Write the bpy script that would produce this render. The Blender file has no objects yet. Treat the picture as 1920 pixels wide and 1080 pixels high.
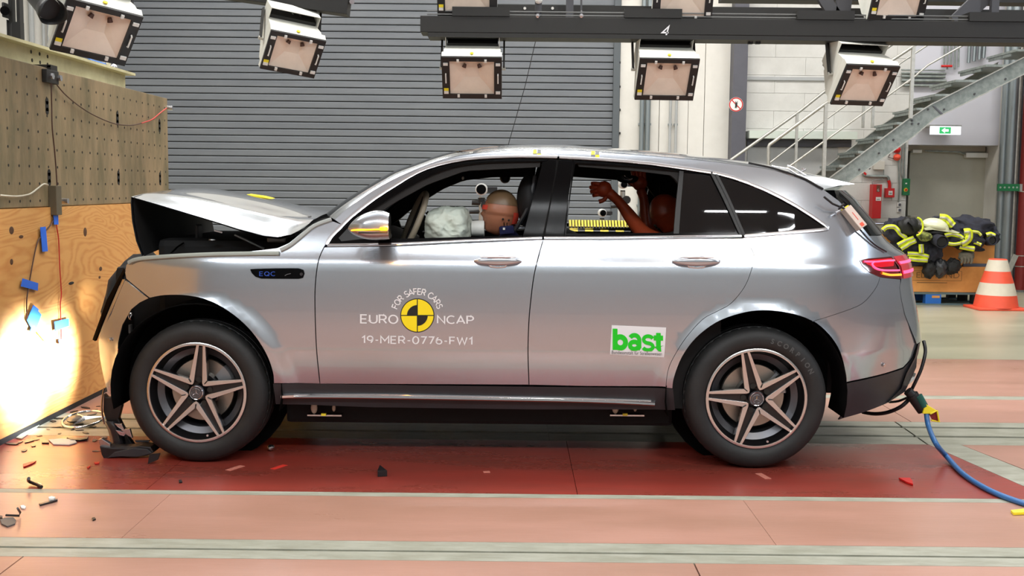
import bpy, bmesh, math, random
from mathutils import Vector, Matrix, noise
from mathutils.geometry import delaunay_2d_cdt
random.seed(7)
SC = bpy.context.scene
COL = SC.collection
PI = math.pi
# ------------------------------------------------------------------ camera
F, DEP, CH, PIT, ROL = 2080.0, 5.65, 1.46, math.radians(5.22), 0.0104
CP = Vector((0, -DEP, CH))
fw = Vector((0, math.cos(PIT), -math.sin(PIT)))
r0 = Vector((1, 0, 0)); u0 = Vector((0, math.sin(PIT), math.cos(PIT)))
RR = r0 * math.cos(ROL) + u0 * math.sin(ROL)
UU = -r0 * math.sin(ROL) + u0 * math.cos(ROL)
cam = bpy.data.cameras.new('camera'); camo = bpy.data.objects.new('camera', cam); COL.objects.link(camo)
camo.matrix_world = Matrix(((RR.x, UU.x, -fw.x, CP.x), (RR.y, UU.y, -fw.y, CP.y), (RR.z, UU.z, -fw.z, CP.z), (0, 0, 0, 1)))
cam.sensor_width = 36.0; cam.lens = F / 1920 * 36.0; cam.clip_end = 100
SC.camera = camo
SC.view_settings.view_transform = 'Standard'; SC.view_settings.look = 'None'
SC.view_settings.gamma = 1.0; SC.view_settings.use_curve_mapping = False
SC.view_settings.exposure = -0.25
w = bpy.data.worlds.new('hall_ambient'); SC.world = w; w.use_nodes = True
w.node_tree.nodes['Background'].inputs[0].default_value = (0.75, 0.78, 0.8, 1)
w.node_tree.nodes['Background'].inputs[1].default_value = 0.3

def area(name, loc, size, energy, color=(1, 1, 1), target=None):
    l = bpy.data.lights.new(name, 'AREA'); l.shape = 'RECTANGLE'; l.size, l.size_y = size
    l.energy = energy; l.color = color
    o = bpy.data.objects.new(name, l); COL.objects.link(o); o.location = loc
    if target is not None:
        o.rotation_euler = (Vector(target) - Vector(loc)).to_track_quat('-Z', 'Y').to_euler()
    return o
# light fittings of the hall (all outside the frame, under the ceiling), followed by added fill lights
for lx in (-4.8, 0.2, 5.2):
    area('ceiling_panel_light', (lx, 2.0, 6.9), (3.6, 1.4), 300, (1, 0.97, 0.93))
    area('ceiling_panel_light', (lx, -7.7, 6.7), (3.6, 1.0), 430, (0.93, 0.97, 1.0))
    area('ceiling_panel_light', (lx + 1.0, 7.4, 6.9), (3.6, 1.2), 300, (1, 0.98, 0.95))
for tx in (0.45, 2.75, 3.75):
    area('ceiling_tube_light', (tx, -5.2 - 0.05 * tx, 7.08), (0.75, 0.07), 26, (0.95, 0.98, 1.0))
area('high_bay_light', (3.1, -5.85, 7.0), (0.22, 0.22), 95, (1.0, 0.88, 0.66))
for lx in (-2.5, 3.0):
    area('added_up_fill', (lx, 0.6, 5.2), (2.5, 0.4), 190, (0.86, 0.93, 1.0), target=(lx, 0.9, 7.2))  # unseen fills added to brighten the ceiling mirrored in the car roof rail
area('added_side_fill', (9.5, -3.0, 4.6), (0.4, 4.0), 190, (0.78, 0.88, 1.0), target=(1.5, 1, 0.8))  # unseen bluish fill added to brighten the rear quarter of the car

# ------------------------------------------------------------------ pixel rays
def ray(px, py):
    x = px - 960; y = py - 540
    a = x * math.cos(ROL) + y * math.sin(ROL); b = -x * math.sin(ROL) + y * math.cos(ROL)
    return r0 * a - u0 * b + fw * F
def U(px, py, Y):
    d = ray(px, py); return CP + d * ((Y + DEP) / d.y)
def UX(px, py, X):
    d = ray(px, py); return CP + d * (X / d.x)
def UZ(px, py, Z=0.0):
    d = ray(px, py); return CP + d * ((Z - CH) / d.z)

# ------------------------------------------------------------------ materials
def lin(c):
    return tuple(((v / 255) / 12.92 if v / 255 <= 0.04045 else ((v / 255 + 0.055) / 1.055) ** 2.4) for v in c)
def mat(name, c, rough=0.5, metal=0.0, coat=0.0, var=0.0, vs=6.0, bump=0.0, bs=80.0, c2=None, emit=None, es=1.0, stretch=None, spec=0.5, trans=0.0, alpha=1.0, rvar=0.0):
    m = bpy.data.materials.new(name); m.use_nodes = True
    nt = m.node_tree; b = nt.nodes['Principled BSDF']
    c = lin(c) + (1,)
    b.inputs['Base Color'].default_value = c
    b.inputs['Roughness'].default_value = rough; b.inputs['Metallic'].default_value = metal
    b.inputs['Coat Weight'].default_value = coat; b.inputs['Coat Roughness'].default_value = 0.04
    b.inputs['Specular IOR Level'].default_value = spec
    b.inputs['Transmission Weight'].default_value = trans
    b.inputs['Alpha'].default_value = alpha
    tc = None
    def coord():
        nonlocal tc
        if tc is None:
            tc = nt.nodes.new('ShaderNodeNewGeometry')
            mp = nt.nodes.new('ShaderNodeMapping')
            if stretch: mp.inputs['Scale'].default_value = stretch
            nt.links.new(tc.outputs['Position'], mp.inputs['Vector']); tc = mp
        return tc.outputs['Vector']
    if var > 0 or c2:
        n = nt.nodes.new('ShaderNodeTexNoise'); n.inputs['Scale'].default_value = vs; n.inputs['Detail'].default_value = 7
        n.inputs['Roughness'].default_value = 0.65
        nt.links.new(coord(), n.inputs['Vector'])
        r = nt.nodes.new('ShaderNodeValToRGB')
        cc2 = lin(c2) + (1,) if c2 else tuple(v * (1 - var) for v in c[:3]) + (1,)
        r.color_ramp.elements[0].position = 0.38; r.color_ramp.elements[1].position = 0.62
        r.color_ramp.elements[0].color = cc2
        r.color_ramp.elements[1].color = c
        nt.links.new(n.outputs['Fac'], r.inputs['Fac']); nt.links.new(r.outputs['Color'], b.inputs['Base Color'])
        if rvar:
            mr = nt.nodes.new('ShaderNodeMapRange'); mr.inputs['To Min'].default_value = rough - rvar; mr.inputs['To Max'].default_value = rough + rvar
            nt.links.new(n.outputs['Fac'], mr.inputs['Value']); nt.links.new(mr.outputs['Result'], b.inputs['Roughness'])
    if bump > 0:
        n = nt.nodes.new('ShaderNodeTexNoise'); n.inputs['Scale'].default_value = bs; n.inputs['Detail'].default_value = 4
        nt.links.new(coord(), n.inputs['Vector'])
        bp = nt.nodes.new('ShaderNodeBump'); bp.inputs['Strength'].default_value = bump; bp.inputs['Distance'].default_value = 0.01
        nt.links.new(n.outputs['Fac'], bp.inputs['Height']); nt.links.new(bp.outputs['Normal'], b.inputs['Normal'])
    if emit:
        b.inputs['Emission Color'].default_value = lin(emit) + (1,); b.inputs['Emission Strength'].default_value = es
    return m

M = {}
M['paint'] = mat('silver_paint', (186, 192, 199), 0.21, 0.82, 1.0, bump=0.004, bs=900)
M['black_gloss'] = mat('black_gloss', (5, 5, 6), 0.12, 0, 0.0, spec=0.12)
M['black'] = mat('black_plastic', (22, 22, 23), 0.5, bump=0.1, bs=200)
M['dark'] = mat('dark_underbody', (8, 8, 9), 0.8)
M['liner'] = mat('arch_liner_black', (5, 5, 5), 0.9, spec=0.1)
M['cladding'] = mat('grey_cladding', (48, 49, 52), 0.42, var=0.2, vs=3)
M['trim_fabric'] = mat('dark_interior', (30, 28, 27), 0.85, bump=0.2, bs=150)
M['chrome'] = mat('chrome', (225, 225, 228), 0.08, 1.0)
M['satin'] = mat('satin_chrome', (205, 203, 204), 0.25, 1.0)
M['rubber'] = mat('tyre_rubber', (30, 31, 31), 0.62, var=0.35, vs=9, bump=0.1, bs=60)
M['rim_face'] = mat('machined_alloy', (214, 208, 204), 0.22, 0.9, 0.4)
M['rim_dark'] = mat('dark_alloy', (34, 34, 36), 0.3, 0.6, 0.4)
M['rim_barrel'] = mat('grey_alloy', (92, 92, 96), 0.35, 0.7)
M['disc'] = mat('brake_disc', (168, 160, 150), 0.35, 0.9)
M['caliper'] = mat('caliper_grey', (150, 150, 152), 0.4, 0.5)
M['glass_dark'] = mat('tinted_glass', (7, 8, 9), 0.02, 0, 0.0, spec=0.5)
M['windscreen'] = mat('windscreen_glass', (40, 46, 48), 0.02, 0, 0, trans=0.6)
M['tail_red'] = mat('red_lens', (190, 8, 28), 0.12, 0, 1.0, emit=(235, 10, 40), es=0.35)
M['tail_lit'] = mat('lit_red_strip', (255, 90, 130), 0.3, emit=(255, 70, 120), es=2.2)
M['tail_amber'] = mat('amber_lens', (250, 170, 60), 0.3, emit=(255, 150, 40), es=1.6)
M['tail_dark'] = mat('dark_red_lens', (92, 10, 12), 0.1, 0, 1.0)
M['amber_lit'] = mat('lit_indicator', (255, 150, 20), 0.3, emit=(255, 140, 10), es=9)
M['white'] = mat('white_print', (226, 226, 228), 0.5)
M['white_plastic'] = mat('white_plastic', (225, 225, 220), 0.45)
M['yellow_print'] = mat('yellow_print', (246, 222, 10), 0.5)
M['black_print'] = mat('black_print', (18, 18, 14), 0.5)
M['green_print'] = mat('green_print', (10, 200, 24), 0.5)
M['grey_print'] = mat('grey_print', (110, 112, 116), 0.5)
M['blue_print'] = mat('blue_print', (30, 72, 165), 0.4)
M['red_floor'] = mat('red_floor_paint', (178, 134, 118), 0.30, vs=1.1, c2=(162, 122, 104), bump=0.05, bs=30, stretch=(0.35, 1.6, 1), rvar=0.08)
M['dred_floor'] = mat('deep_red_floor_paint', (150, 58, 48), 0.28, vs=1.3, c2=(120, 56, 46), bump=0.05, bs=30, stretch=(0.35, 1.6, 1), rvar=0.08)
M['strip'] = mat('grey_floor_strip', (158, 158, 144), 0.45, var=0.25, vs=7, bump=0.08, bs=60, c2=(136, 136, 120), stretch=(0.6, 2, 1))
M['beige_floor'] = mat('beige_floor_coating', (176, 172, 148), 0.3, vs=1.2, c2=(160, 158, 134), stretch=(0.4, 1.6, 1), rvar=0.06)
M['slot'] = mat('slot_black', (20, 20, 19), 0.7)
M['steel_wall'] = mat('weathered_steel_plate', (150, 130, 98), 0.5, 0.15, c2=(112, 102, 74), vs=3.0, bump=0.15, bs=40, stretch=(1, 1.6, 0.5))
M['cream'] = mat('cream_paint', (206, 200, 160), 0.5, c2=(186, 180, 140), vs=5)
M['concrete'] = mat('concrete', (150, 148, 140), 0.8, var=0.2, vs=4)
M['wallwhite'] = mat('white_wall_paint', (216, 213, 206), 0.6, c2=(206, 203, 196), vs=1.5)
M['wallblock'] = mat('white_block_paint', (206, 205, 200), 0.7, c2=(196, 195, 190), vs=2.5, bump=0.2, bs=60)
M['wallgrey'] = mat('grey_wall_paint', (170, 172, 172), 0.7, c2=(160, 162, 162), vs=2)
M['column'] = mat('column_grey_paint', (84, 84, 92), 0.5, var=0.1)
M['shutter'] = mat('shutter_slat_grey', (118, 122, 127), 0.42, 0.1, c2=(108, 112, 118), vs=2, stretch=(0.3, 1, 2))
M['shutter_rail'] = mat('shutter_rail_grey', (84, 90, 94), 0.5, 0.1)
M['galv'] = mat('galvanised_steel', (150, 156, 152), 0.45, 0.55, c2=(126, 134, 130), vs=14, bump=0.05)
M['galv_l'] = mat('bright_galvanised_tube', (186, 184, 176), 0.38, 0.6, var=0.15, vs=20)
M['pipe'] = mat('zinc_pipe', (140, 148, 150), 0.4, 0.7)
M['red_paint'] = mat('red_enamel', (196, 22, 20), 0.4)
M['dkred'] = mat('dark_red_pipe', (120, 26, 22), 0.45)
M['green_paint'] = mat('green_enamel', (16, 110, 62), 0.45)
M['door_grey'] = mat('door_grey_paint', (168, 166, 152), 0.5, var=0.05)
M['rig'] = mat('black_rig_paint', (24, 23, 20), 0.55, var=0.15, vs=3)
M['rigrail'] = mat('grey_rail', (120, 120, 118), 0.4, 0.6)
M['lamp_white'] = mat('lamp_housing_white', (214, 214, 204), 0.45, var=0.08, vs=5)
M['lamp_glass'] = mat('lamp_reflector', (236, 218, 200), 0.3, 0.0, c2=(224, 206, 188), vs=4)
M['card'] = mat('cardboard', (222, 156, 84), 0.7, c2=(210, 144, 74), vs=6)
M['card_print'] = mat('cardboard_print', (140, 100, 58), 0.7)
M['pallet'] = mat('pallet_wood_grey', (96, 116, 118), 0.7, var=0.2)
M['pallet_blue'] = mat('blue_paint', (30, 104, 190), 0.5)
M['cone'] = mat('cone_orange', (236, 88, 60), 0.5, var=0.1)
M['cone_white'] = mat('cone_white', (214, 205, 186), 0.5, var=0.08)
M['jacket'] = mat('navy_jacket_fabric', (44, 46, 58), 0.9, c2=(30, 30, 38), vs=14, bump=0.3, bs=120)
M['hivis'] = mat('fluorescent_yellow_band', (226, 240, 40), 0.6, var=0.1)
M['reflective'] = mat('silver_reflective_band', (182, 178, 150), 0.5)
M['glove'] = mat('grey_glove', (110, 106, 92), 0.9, var=0.3, vs=30)
M['helmet'] = mat('luminous_white_helmet', (226, 228, 190), 0.35, coat=0.5)
M['blue_cable'] = mat('blue_cable', (52, 104, 160), 0.4)
M['black_cable'] = mat('black_cable', (20, 18, 22), 0.4)
M['yellow'] = mat('yellow_plastic', (236, 214, 40), 0.5)
M['blue_tape'] = mat('blue_tape', (40, 108, 226), 0.6)
M['brown_cable'] = mat('brown_cable', (70, 40, 28), 0.5)
M['red_cable'] = mat('red_cable', (190, 50, 40), 0.5)
M['white_cable'] = mat('white_cable', (210, 205, 185), 0.5)
M['dummy_skin'] = mat('tan_vinyl_skin', (172, 112, 84), 0.42, var=0.15, vs=8)
M['dummy_cap'] = mat('brown_skull_cap', (112, 88, 62), 0.4)
M['dummy_brown'] = mat('red_brown_vinyl', (186, 78, 44), 0.35, var=0.2, vs=12)
M['blue_cloth'] = mat('blue_cloth', (16, 22, 66), 0.9)
M['airbag'] = mat('airbag_fabric', (206, 216, 204), 0.75, bump=0.5, bs=18)
M['leather'] = mat('beige_leather', (150, 140, 122), 0.5)
M['seat'] = mat('black_seat', (16, 16, 18), 0.7)
M['shard'] = mat('black_shard_plastic', (26, 24, 26), 0.4)
M['shard_g'] = mat('grey_shard_plastic', (84, 82, 80), 0.5)
M['exit_lit'] = mat('lit_sign_white', (235, 240, 245), 0.4, emit=(232, 240, 248), es=1.6)
M['exit_green'] = mat('lit_sign_green', (60, 190, 110), 0.4, emit=(60, 190, 110), es=0.9)
M['bright_metal'] = mat('bright_steel', (200, 200, 205), 0.2, 0.9)

# ------------------------------------------------------------------ mesh builder
class MB:
    def __init__(s): s.v = []; s.f = []
    def add(s, vs, fs):
        n = len(s.v); s.v += [Vector(v) for v in vs]; s.f += [tuple(i + n for i in f) for f in fs]; return s
    def box(s, c, d, R=None):
        x, y, z = d[0] / 2, d[1] / 2, d[2] / 2
        vs = [Vector((a * x, b * y, e * z)) for e in (-1, 1) for b in (-1, 1) for a in (-1, 1)]
        if R is not None: vs = [R @ v for v in vs]
        c = Vector(c)
        return s.add([v + c for v in vs], [(0, 2, 3, 1), (4, 5, 7, 6), (0, 1, 5, 4), (2, 6, 7, 3), (0, 4, 6, 2), (1, 3, 7, 5)])
    def bb(s, a, b):
        a = Vector(a); b = Vector(b); return s.box((a + b) / 2, (abs(b.x - a.x), abs(b.y - a.y), abs(b.z - a.z)))
    def cyl(s, p0, p1, r0_, r1_=None, n=16, cap=True):
        if r1_ is None: r1_ = r0_
        p0 = Vector(p0); p1 = Vector(p1); d = (p1 - p0)
        q = d.to_track_quat('Z', 'Y').to_matrix()
        a, b = q @ Vector((1, 0, 0)), q @ Vector((0, 1, 0))
        vs = []
        for p, r in ((p0, r0_), (p1, r1_)):
            vs += [p + (a * math.cos(2 * PI * i / n) + b * math.sin(2 * PI * i / n)) * r for i in range(n)]
        fs = [(i, (i + 1) % n, n + (i + 1) % n, n + i) for i in range(n)]
        if cap: fs += [tuple(range(n - 1, -1, -1)), tuple(range(n, 2 * n))]
        return s.add(vs, fs)
    def tube(s, pts, r, n=8, closed=False, rad=None):
        pts = [Vector(p) for p in pts]; m = len(pts); up = Vector((0.13, 0.31, 0.94)); vs = []
        for i, p in enumerate(pts):
            if closed: t = pts[(i + 1) % m] - pts[i - 1]
            else: t = pts[min(i + 1, m - 1)] - pts[max(i - 1, 0)]
            t.normalize()
            a = up - t * up.dot(t)
            if a.length < 0.05: a = Vector((1, 0, 0)) - t * t.x
            a.normalize(); b = t.cross(a); up = a
            rr = rad[i] if rad else r
            vs += [p + (a * math.cos(2 * PI * k / n) + b * math.sin(2 * PI * k / n)) * rr for k in range(n)]
        fs = []
        for i in range(m if closed else m - 1):
            j = (i + 1) % m
            fs += [(i * n + k, i * n + (k + 1) % n, j * n + (k + 1) % n, j * n + k) for k in range(n)]
        if not closed: fs += [tuple(range(n - 1, -1, -1)), tuple((m - 1) * n + k for k in range(n))]
        return s.add(vs, fs)
    def prism(s, pts, off):
        """closed outline of 3-D points, extruded by the vector off"""
        pts = [Vector(p) for p in pts]; off = Vector(off); n = len(pts)
        fs = [tuple(range(n)), tuple(range(2 * n - 1, n - 1, -1))] + [(i, i + n, (i + 1) % n + n, (i + 1) % n) for i in range(n)]
        return s.add(pts + [p + off for p in pts], fs)
    def lathe(s, prof, c, ax, n=48):
        """prof: (radius, distance along ax)"""
        c = Vector(c); q = Vector(ax).to_track_quat('Z', 'Y').to_matrix()
        vs = []
        for (r, h) in prof:
            vs += [c + q @ Vector((r * math.cos(2 * PI * i / n), r * math.sin(2 * PI * i / n), h)) for i in range(n)]
        fs = []
        for j in range(len(prof) - 1):
            fs += [(j * n + i, j * n + (i + 1) % n, (j + 1) * n + (i + 1) % n, (j + 1) * n + i) for i in range(n)]
        return s.add(vs, fs)
    def grid(s, rows, closed=False):
        n = len(rows[0]); fs = []
        for i in range(len(rows) - 1):
            for j in range(n if closed else n - 1):
                k = (j + 1) % n; fs.append((i * n + j, i * n + k, (i + 1) * n + k, (i + 1) * n + j))
        return s.add([p for r in rows for p in r], fs)
    def sphere(s, c, r, sc=(1, 1, 1), nu=20, nv=12, R=None, fn=None):
        c = Vector(c); rows = []
        for i in range(nv + 1):
            th = PI * i / nv; row = []
            for j in range(nu):
                ph = 2 * PI * j / nu
                d = Vector((math.sin(th) * math.cos(ph), math.sin(th) * math.sin(ph), math.cos(th)))
                k = fn(d) if fn else 1.0
                p = Vector((d.x * sc[0], d.y * sc[1], d.z * sc[2])) * r * k
                if R is not None: p = R @ p
                row.append(c + p)
            rows.append(row)
        return s.grid(rows, closed=True)
    def build(s, name, m, parent=None, smooth=0, bevel=0, local=False, label=None, kind=None, solid=0, sub=0):
        me = bpy.data.meshes.new(name)
        o0 = Vector((0, 0, 0))
        if parent is not None and not local: o0 = worldloc(parent)
        me.from_pydata([tuple(v - o0) for v in s.v], [], s.f); me.materials.append(M[m] if isinstance(m, str) else m)
        bm = bmesh.new(); bm.from_mesh(me); bmesh.ops.recalc_face_normals(bm, faces=bm.faces)
        if bevel: bmesh.ops.bevel(bm, geom=[e for e in bm.edges if e.is_manifold and e.calc_face_angle(0) > 0.5], offset=bevel, segments=2, affect='EDGES', profile=0.6)
        bm.to_mesh(me); bm.free()
        if smooth:
            me.shade_smooth(); me.set_sharp_from_angle(angle=math.radians(smooth))
        o = bpy.data.objects.new(name, me); COL.objects.link(o)
        if parent is not None: o.parent = parent
        if label: o['label'] = label
        if kind: o['kind'] = kind
        if solid:
            md = o.modifiers.new('thickness', 'SOLIDIFY'); md.thickness = solid; md.offset = 0
        if sub:
            md = o.modifiers.new('smooth', 'SUBSURF'); md.levels = sub; md.render_levels = sub
        return o
def worldloc(o):
    v = Vector((0, 0, 0))
    while o is not None: v += o.location; o = o.parent
    return v
def thing(name, label, cat, loc=(0, 0, 0), group=None, rot=None):
    o = bpy.data.objects.new(name, None); COL.objects.link(o); o.location = loc
    o.empty_display_size = 0.1
    o['label'] = label; o['category'] = cat
    if group: o['group'] = group
    if rot is not None: o.rotation_euler = rot
    return o
def tag(o, label, cat, group=None):
    o['label'] = label; o['category'] = cat
    if group: o['group'] = group
    return o
def struct(o): o['kind'] = 'structure'; return o
def smoothpts(pts, k=4, closed=False):
    pts = [Vector(p) for p in pts]; n = len(pts); out = []
    for i in range(n if closed else n - 1):
        if closed: p0, p1, p2, p3 = pts[i - 1], pts[i], pts[(i + 1) % n], pts[(i + 2) % n]
        else: p0, p1, p2, p3 = pts[max(i - 1, 0)], pts[i], pts[i + 1], pts[min(i + 2, n - 1)]
        for j in range(k):
            t = j / k
            out.append(0.5 * ((2 * p1) + (p2 - p0) * t + (2 * p0 - 5 * p1 + 4 * p2 - p3) * t * t + (3 * p1 - p0 - 3 * p2 + p3) * t ** 3))
    if not closed: out.append(pts[-1])
    return out
def textgeo(body, size, bold=0.0, spacing=1.0, align='LEFT', shear=0.0):
    cu = bpy.data.curves.new('lettering', 'FONT'); cu.body = body; cu.size = size; cu.offset = bold
    cu.space_character = spacing; cu.align_x = align; cu.resolution_u = 3; cu.shear = shear
    o = bpy.data.objects.new('lettering', cu); COL.objects.link(o)
    dg = bpy.context.evaluated_depsgraph_get(); me = bpy.data.meshes.new_from_object(o.evaluated_get(dg))
    vs = [Vector(v.co) for v in me.vertices]; fs = [tuple(p.vertices) for p in me.polygons]
    bpy.data.objects.remove(o); bpy.data.curves.remove(cu); bpy.data.meshes.remove(me)
    return vs, fs
def lettering(name, body, m, org, ex, ey, size, parent, bold=0, spacing=1.0, align='LEFT', width=None, height=None, shear=0.0, label=None):
    """flat print on a surface: org point, ex/ey unit directions"""
    vs, fs = textgeo(body, size, bold, spacing, align, shear)
    if width:
        x0 = min(v.x for v in vs); x1 = max(v.x for v in vs); k = width / (x1 - x0)
        for v in vs: v.x = (v.x - x0) * k
    if height:
        y0 = min(v.y for v in vs); y1 = max(v.y for v in vs); k = height / (y1 - y0)
        for v in vs: v.y = (v.y - y0) * k
    org = Vector(org); ex = Vector(ex); ey = Vector(ey)
    return MB().add([org + ex * v.x + ey * v.y for v in vs], fs).build(name, m, parent, label=label)

def _arc(cx, cy, rx, ry, a0, a1, n=10):
    return [(cx + rx * math.cos(math.radians(a0 + (a1 - a0) * i / n)), cy + ry * math.sin(math.radians(a0 + (a1 - a0) * i / n))) for i in range(n + 1)]
GLY = {
    'E': (.58, [[(.55, 0), (0, 0), (0, 1), (.55, 1)], [(0, .5), (.5, .5)]]),
    'U': (.68, [[(0, 1), (0, .32)] + _arc(.34, .32, .34, .32, 180, 360) + [(.68, 1)]]),
    'R': (.64, [[(0, 0), (0, 1), (.34, 1)] + _arc(.34, .73, .26, .27, 90, -90) + [(0, .46)], [(.34, .46), (.64, 0)]]),
    'O': (.80, [_arc(.40, .5, .40, .5, 90, 450, 24)]),
    'N': (.68, [[(0, 0), (0, 1), (.68, 0), (.68, 1)]]),
    'C': (.70, [_arc(.42, .5, .42, .5, 48, 312, 20)]),
    'A': (.76, [[(0, 0), (.38, 1), (.76, 0)], [(.12, .3), (.64, .3)]]),
    'P': (.60, [[(0, 0), (0, 1), (.32, 1)] + _arc(.32, .72, .28, .28, 90, -90) + [(0, .44)]]),
    'F': (.54, [[(0, 0), (0, 1), (.54, 1)], [(0, .5), (.48, .5)]]),
    'S': (.58, [_arc(.30, .75, .27, .25, 30, 270, 12) + _arc(.29, .25, .29, .25, 90, -150, 12)]),
    'M': (.84, [[(0, 0), (0, 1), (.42, .35), (.84, 1), (.84, 0)]]),
    'W': (1.05, [[(0, 1), (.26, 0), (.525, .9), (.79, 0), (1.05, 1)]]),
    'Q': (.82, [_arc(.40, .5, .40, .5, 90, 450, 24), [(.45, .28), (.80, -.06)]]),
    '1': (.30, [[(0, .74), (.26, 1), (.26, 0)]]),
    '9': (.60, [_arc(.30, .68, .29, .31, 0, 360, 20), [(.59, .68)] + _arc(.17, .62, .42, .62, 0, -62, 8)]),
    '6': (.60, [_arc(.30, .32, .29, .31, 0, 360, 20), [(.01, .32)] + _arc(.43, .38, .42, .62, 180, 118, 8)]),
    '0': (.62, [_arc(.31, .5, .31, .5, 90, 450, 24)]),
    '7': (.56, [[(0, 1), (.56, 1), (.18, 0)]]),
    '-': (.34, [[(.02, .42), (.32, .42)]]),
    '4': (.66, [[(.50, 0), (.50, 1), (0, .28), (.66, .28)]]),
    ' ': (.35, []),
}
def stroke_geo(body, wt=0.13, gap=0.24):
    """lettering of constant stroke width; cap height 1, origin at the left of the baseline"""
    V = []; Fc = []; x = 0.0
    for ch in body:
        w_, lines = GLY[ch]
        for ln in lines:
            P = [Vector((a + x, b)) for a, b in ln]; n = len(P)
            closed = (P[0] - P[-1]).length < 1e-4
            L = []
            for i in range(n):
                a = P[i - 1] if i > 0 else (P[-2] if closed else None); c = P[i + 1] if i < n - 1 else (P[1] if closed else None)
                d1 = (P[i] - a).normalized() if a is not None else None; d2 = (c - P[i]).normalized() if c is not None else None
                if d1 is None: d1 = d2
                if d2 is None: d2 = d1
                m = (d1 + d2)
                if m.length < 1e-3: m = d1
                m.normalize(); nn = Vector((-m.y, m.x)); k = 1 / max(0.42, nn.dot(Vector((-d1.y, d1.x))))
                L.append((P[i] + nn * wt / 2 * k, P[i] - nn * wt / 2 * k))
            b0 = len(V)
            for q, r in L: V += [q, r]
            Fc += [(b0 + 2 * i, b0 + 2 * i + 1, b0 + 2 * i + 3, b0 + 2 * i + 2) for i in range(n - 1)]
        x += w_ + gap
    return V, Fc
# ================================================================== SETTING
# ---------------- floor
YW = 11.0          # back wall plane
XB = -2.84         # barrier face
fl = MB(); fl.bb((-9, -9.5, -0.3), (11, YW + 1.2, -0.03)); floor = struct(fl.build('floor', 'slot'))
def fy(py, px=960): return UZ(px, py).y
yb = [fy(1052.5), fy(1037), fy(1034), fy(1017), fy(933), fy(926)]   # lower grey band with slot, thin strip
yc = [UZ(1700, 833).y, UZ(1700, 819.5).y, UZ(1700, 816.5).y, UZ(1700, 802.5).y, UZ(1700, 799.5).y, UZ(1700, 791).y]
yd = [UZ(1750, 748).y, UZ(1750, 742).y, UZ(1750, 673).y]
def slab(name, m, x0, x1, y0, y1, z=0.0, label=None, d=0.028):
    b = MB().bb((x0, y0, z - d), (x1, y1, z)); return b.build(name, m, floor, label=label)
# diagonal joint line at the right
dA, dB, dC = UZ(1645, 773), UZ(1735, 833), UZ(1920, 925)
seam = UZ(1083, 928).x
g = 0.003
# near red rows
for (x0, x1) in ((-7, -1.9), (-1.9, seam + 0.4), (seam + 0.4, 3.4), (3.4, 8)):
    slab('red_floor_panel', 'red_floor', x0 + g, x1 - g, -9, yb[0] - g)
slab('grey_floor_strip', 'strip', -7, 8, yb[0], yb[1] + 0.0); slab('grey_floor_strip', 'strip', -7, 8, yb[2], yb[3])
for (x0, x1) in ((-7, -1.6), (-1.6, 1.1), (1.1, 4.0), (4.0, 8)):
    slab('red_floor_panel', 'red_floor', x0 + 0.001, x1 - 0.001, yb[3] + g, yb[4] - g)
slab('grey_floor_strip', 'strip', -7, 8, yb[4], yb[5])
# row beside the car wheels: deep red up to the diagonal, then lighter
ymid = yc[0] - g
lx = UZ(290, 905).x
for (x0, x1, m) in ((-7, lx, 'dred_floor'), (lx, seam, 'dred_floor')):
    slab('red_floor_panel', m, x0 + g / 2, x1 - g / 2, yb[5] + g, ymid)
def poly_slab(name, pts, m, z=0.0, d=0.028):
    b = MB().prism([(p[0], p[1], z) for p in pts], (0, 0, -d)); return b.build(name, m, floor)
p1 = UZ(1660, 833); p2 = UZ(1920, 912)
ddir = (Vector((p2.x, p2.y)) - Vector((UZ(1740, 833).x, UZ(1740, 833).y))).normalized()
s0 = Vector((UZ(1740, 833).x, ymid)); 
tN = (yb[5] + g - s0.y) / ddir.y; s1 = s0 + ddir * tN
poly_slab('red_floor_panel', [(seam + g / 2, yb[5] + g), (s1.x, s1.y), (s0.x, s0.y), (seam + g / 2, ymid)], 'dred_floor')
wd = 0.10
poly_slab('grey_floor_strip', [(s1.x + g, s1.y), (s1.x + wd * 2.2, s1.y), (s0.x + wd * 1.9, s0.y), (s0.x + g, s0.y)], 'strip')
yq0, yq1 = UZ(1890, 905).y, UZ(1890, 882).y
def xat(y): return s0.x + ddir.x * (y - s0.y) / ddir.y + wd * 2.1 + g
poly_slab('red_floor_panel', [(xat(yb[5] + g), yb[5] + g), (8, yb[5] + g), (8, yq0 - g), (xat(yq0), yq0 - g)], 'dred_floor')
poly_slab('grey_floor_strip', [(xat(yq0), yq0), (8, yq0), (8, yq1), (xat(yq1), yq1)], 'strip')
poly_slab('red_floor_panel', [(xat(yq1), yq1 + g), (8, yq1 + g), (8, ymid), (xat(ymid) - 0.02, ymid)], 'red_floor')
# centre rail strip with two slots, joint crossing it
jx0, jx1 = UZ(1735, 832).x, UZ(1655, 777).x
for (ya, yb_) in ((yc[0], yc[1]), (yc[2], yc[3]), (yc[4], yc[5])):
    xa = jx0 + (jx1 - jx0) * ((ya + yb_) / 2 - yc[0]) / (yc[5] - yc[0] + 0.1)
    dx = (jx1 - jx0) * (yb_ - ya) / (yc[5] - yc[0] + 0.1) / 2
    for (x0, x1, e0, e1) in ((-7, seam - 0.1, 0, 0), (seam - 0.1 + g, xa, 0, dx), (xa + 0.012, 9, dx, 0)):
        poly_slab('grey_floor_strip', [(x0 - e0, ya), (x1 - e1, ya), (x1 + e1, yb_), (x0 + e0, yb_)], 'strip')
for (a, b) in ((yc[1], yc[2]), (yc[3], yc[4])):
    slab('slot_rail', 'rigrail', -7, 9, a + 0.004, b - 0.004, z=-0.02, d=0.005)
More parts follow.
